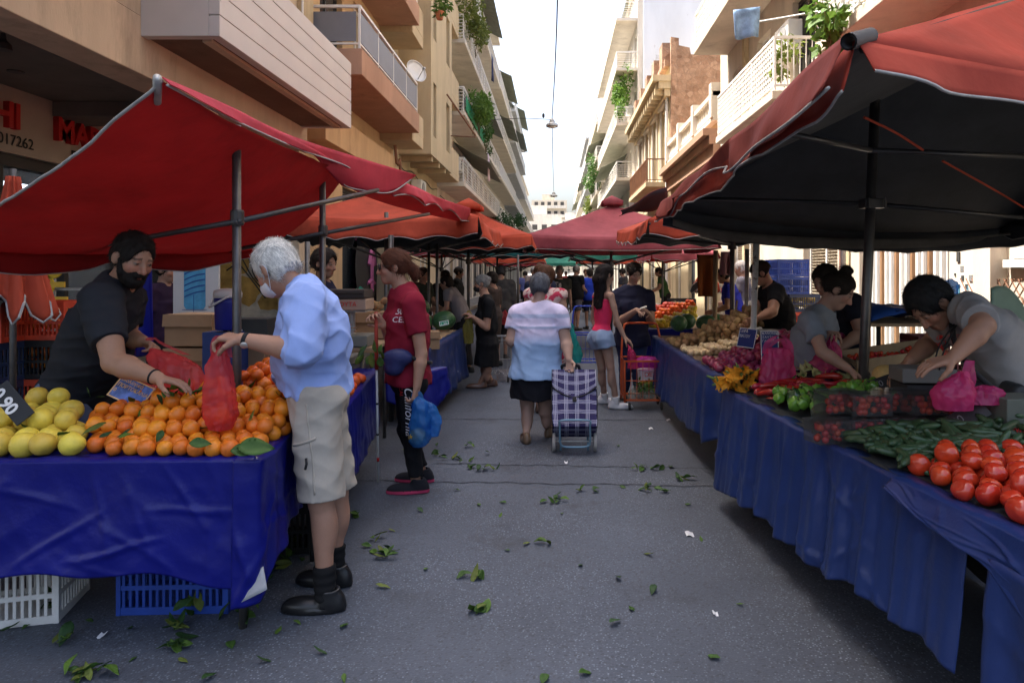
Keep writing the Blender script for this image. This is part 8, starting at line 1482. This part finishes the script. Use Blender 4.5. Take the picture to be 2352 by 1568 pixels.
crate('black', (W(1565, 0, 13.2)[0], 13.2, .79), .0, 'black crate on the far right stall table')
for i in range(3): crate('maroon', (W(2030, 0, 5.6)[0], 5.6, .005+i*.275), .1, ['lowest maroon crate behind the dark pole', 'middle maroon crate behind the dark pole', 'topmost maroon crate behind the dark pole'][i])
for i in range(4): crate('maroon', (W(2165, 0, 5.1)[0], 5.08, .005+i*.275), -.1, ['lowest maroon crate behind the bending man', 'second maroon crate behind the bending man', 'third maroon crate behind the bending man', 'topmost maroon crate behind the bending man'][i])
cloth_hang('hanging_cloth', 'dark orange cloth hanging at the back of the potato stall', W(1622, 585, 9.0), .25, .55, mat('rust_cloth', (.28, .08, .02), rough=.9, transl=.3), (1, .1, 0), 1, 'cloth'); cloth_hang('hanging_cloth', 'dull pink rag hanging from the right canopy edge', W(1668, 578, 8.8), .14, .3, mat('dusty_pink_cloth', (.35, .18, .2), rough=.9), (1, 0, 0), 5, 'cloth')
t = T('metal_tub', 'grey metal tub standing on the onion table beside the white pole', 'tub', W(1762, 800, 6.85)); c = W(1765, 800, 6.85); MB().lathe(c, [(.10, 0), (.115, .01), (.17, .17), (.18, .175), (.178, .185), (.165, .18), (.11, .02), (0, .015)], 28).build('tub_body', M_GALV, t, smooth=True)
# table of crates behind the pole: planks, tarpaulin and a radish tray
table('plank table with a blue sheet behind the dark pole', [(2.4, 5.2), (2.4, 6.2)], 1.18, 4.0)
P = np.array([[(2.42+1.4*u, 5.25+.8*v, 1.20+.06*abs(math.sin(u*7+v*3))+.05*math.sin(v*5+u*2)**2) for v in np.linspace(0, 1, 10)] for u in np.linspace(0, 1, 22)]); P[..., 2] += .02*wnoise(P, 22, 3, True); q = MB(); q.grid(P, .004); q.thing('folded_tarpaulin', 'crumpled bright blue sheet on the plank table behind the pole', 'tarpaulin', mat('sunlit_blue_sheet', (.04, .13, .5), rough=.4, transl=.3), smooth=True)  # brighter blue than the other tarpaulins: sunlight is put into its colour
t = T('radish_tray', 'long wooden tray of small red radishes behind the pole', 'tray', W(2045, 830, 4.75)); u = nrm((1, .1, .12)); c = W(2050, 822, 4.78); v = nrm((-.1, 1, .1)); n = np.cross(u, v); q = MB()
q.obox(c, [u, v, n], (.33, .12, .006)); q.obox(c-v*.12+n*.025, [u, v, n], (.33, .006, .032)); q.obox(c+v*.12+n*.03, [u, v, n], (.33, .006, .04)); q.obox(c-u*.33+n*.02, [u, v, n], (.006, .114, .028)); q.obox(c+u*.33+n*.02, [u, v, n], (.006, .114, .028)); q.build('tray', M_WOODP, t)
for i in range(70): item('radish', ME['cherry'], c+u*rg.uniform(-.31, .31)+v*rg.uniform(-.105, .105)+n*(.02+rg.uniform(0, .012)), (i, i*2, 0), 'small red radish in the long wooden tray', 'radish', 'radishes in the wooden tray', rg.uniform(.7, 1.0))
carton('plinth box under the radish tray', W(2050, 984, 4.8), (.28, .11, .468), .1, M_WOODP, False)
t = carton('small wooden fruit box at the hands of the bending man', W(2118, 858, 3.45), (.13, .09, .035), -.1, mat('grey_wood', (.13, .125, .115), rough=.8), False); carton('dark crate box carrying the small wooden box', W(2160, 923, 3.5), (.22, .12, .105), -.05, mat('dark_box2', (.03, .028, .03)), False)
t = carton('dark carton with red printed fruit at the right border', W(2330, 965, 3.05), (.1, .08, .11), .1, mat('green_grey_box', (.1, .11, .09)), False, ('ΜΗΛΑ', .05, M_RED))
item('yellow_melon', me, W(2032, 862, 4.1), (1.4, 0, .4), 'pale yellow melon half hidden behind the small wooden box', 'melon', None, .5).data = blob_mesh('yellow_melon', lambda t_, p_: sph(t_, p_, .13, sz=1.2), 20, 12, skin_mat('melon_rind', (.55, .38, .14), .5))
for i in range(9): item('garlic_bulb', ME['white_onion'], W(2172+rg.normal()*7, 752+rg.normal()*9, 5.0), (i, 0, i), 'white garlic bulb hanging behind the bending man', 'garlic', 'garlic bulbs', .8)
bag('crumpled light blue plastic sack by the poster wall', [(W(2185, 640, 6.2), .03, .03), (W(2178, 655, 6.2), .12, .09), (W(2172, 680, 6.2), .12, .1)], M_BBLU, None, 27, .02)
carton('pale wooden boxes stacked at the right border behind the bending man', W(2340, 800, 5.0), (.25, .15, .2), .2, mat('pale_wood', (.5, .38, .22), rough=.8, var=.2), False); carton('upright support under the pale boxes', W(2340, 988, 5.05), (.25, .15, .4), .2, M_WOODP, False)
q = MB(); P = np.array([[W(2275+110*u, 690+130*u*u+28*v-20*math.sin(u*3), 4.9) for v in np.linspace(-1, 1, 7)] for u in np.linspace(0, 1, 14)]); q.grid(P, .01); q.thing('green_sheet', 'pale green plastic sheet curling down at the right border', 'sheet', mat('pale_green_sheet', (.32, .48, .4), rough=.4, transl=.3), smooth=True)
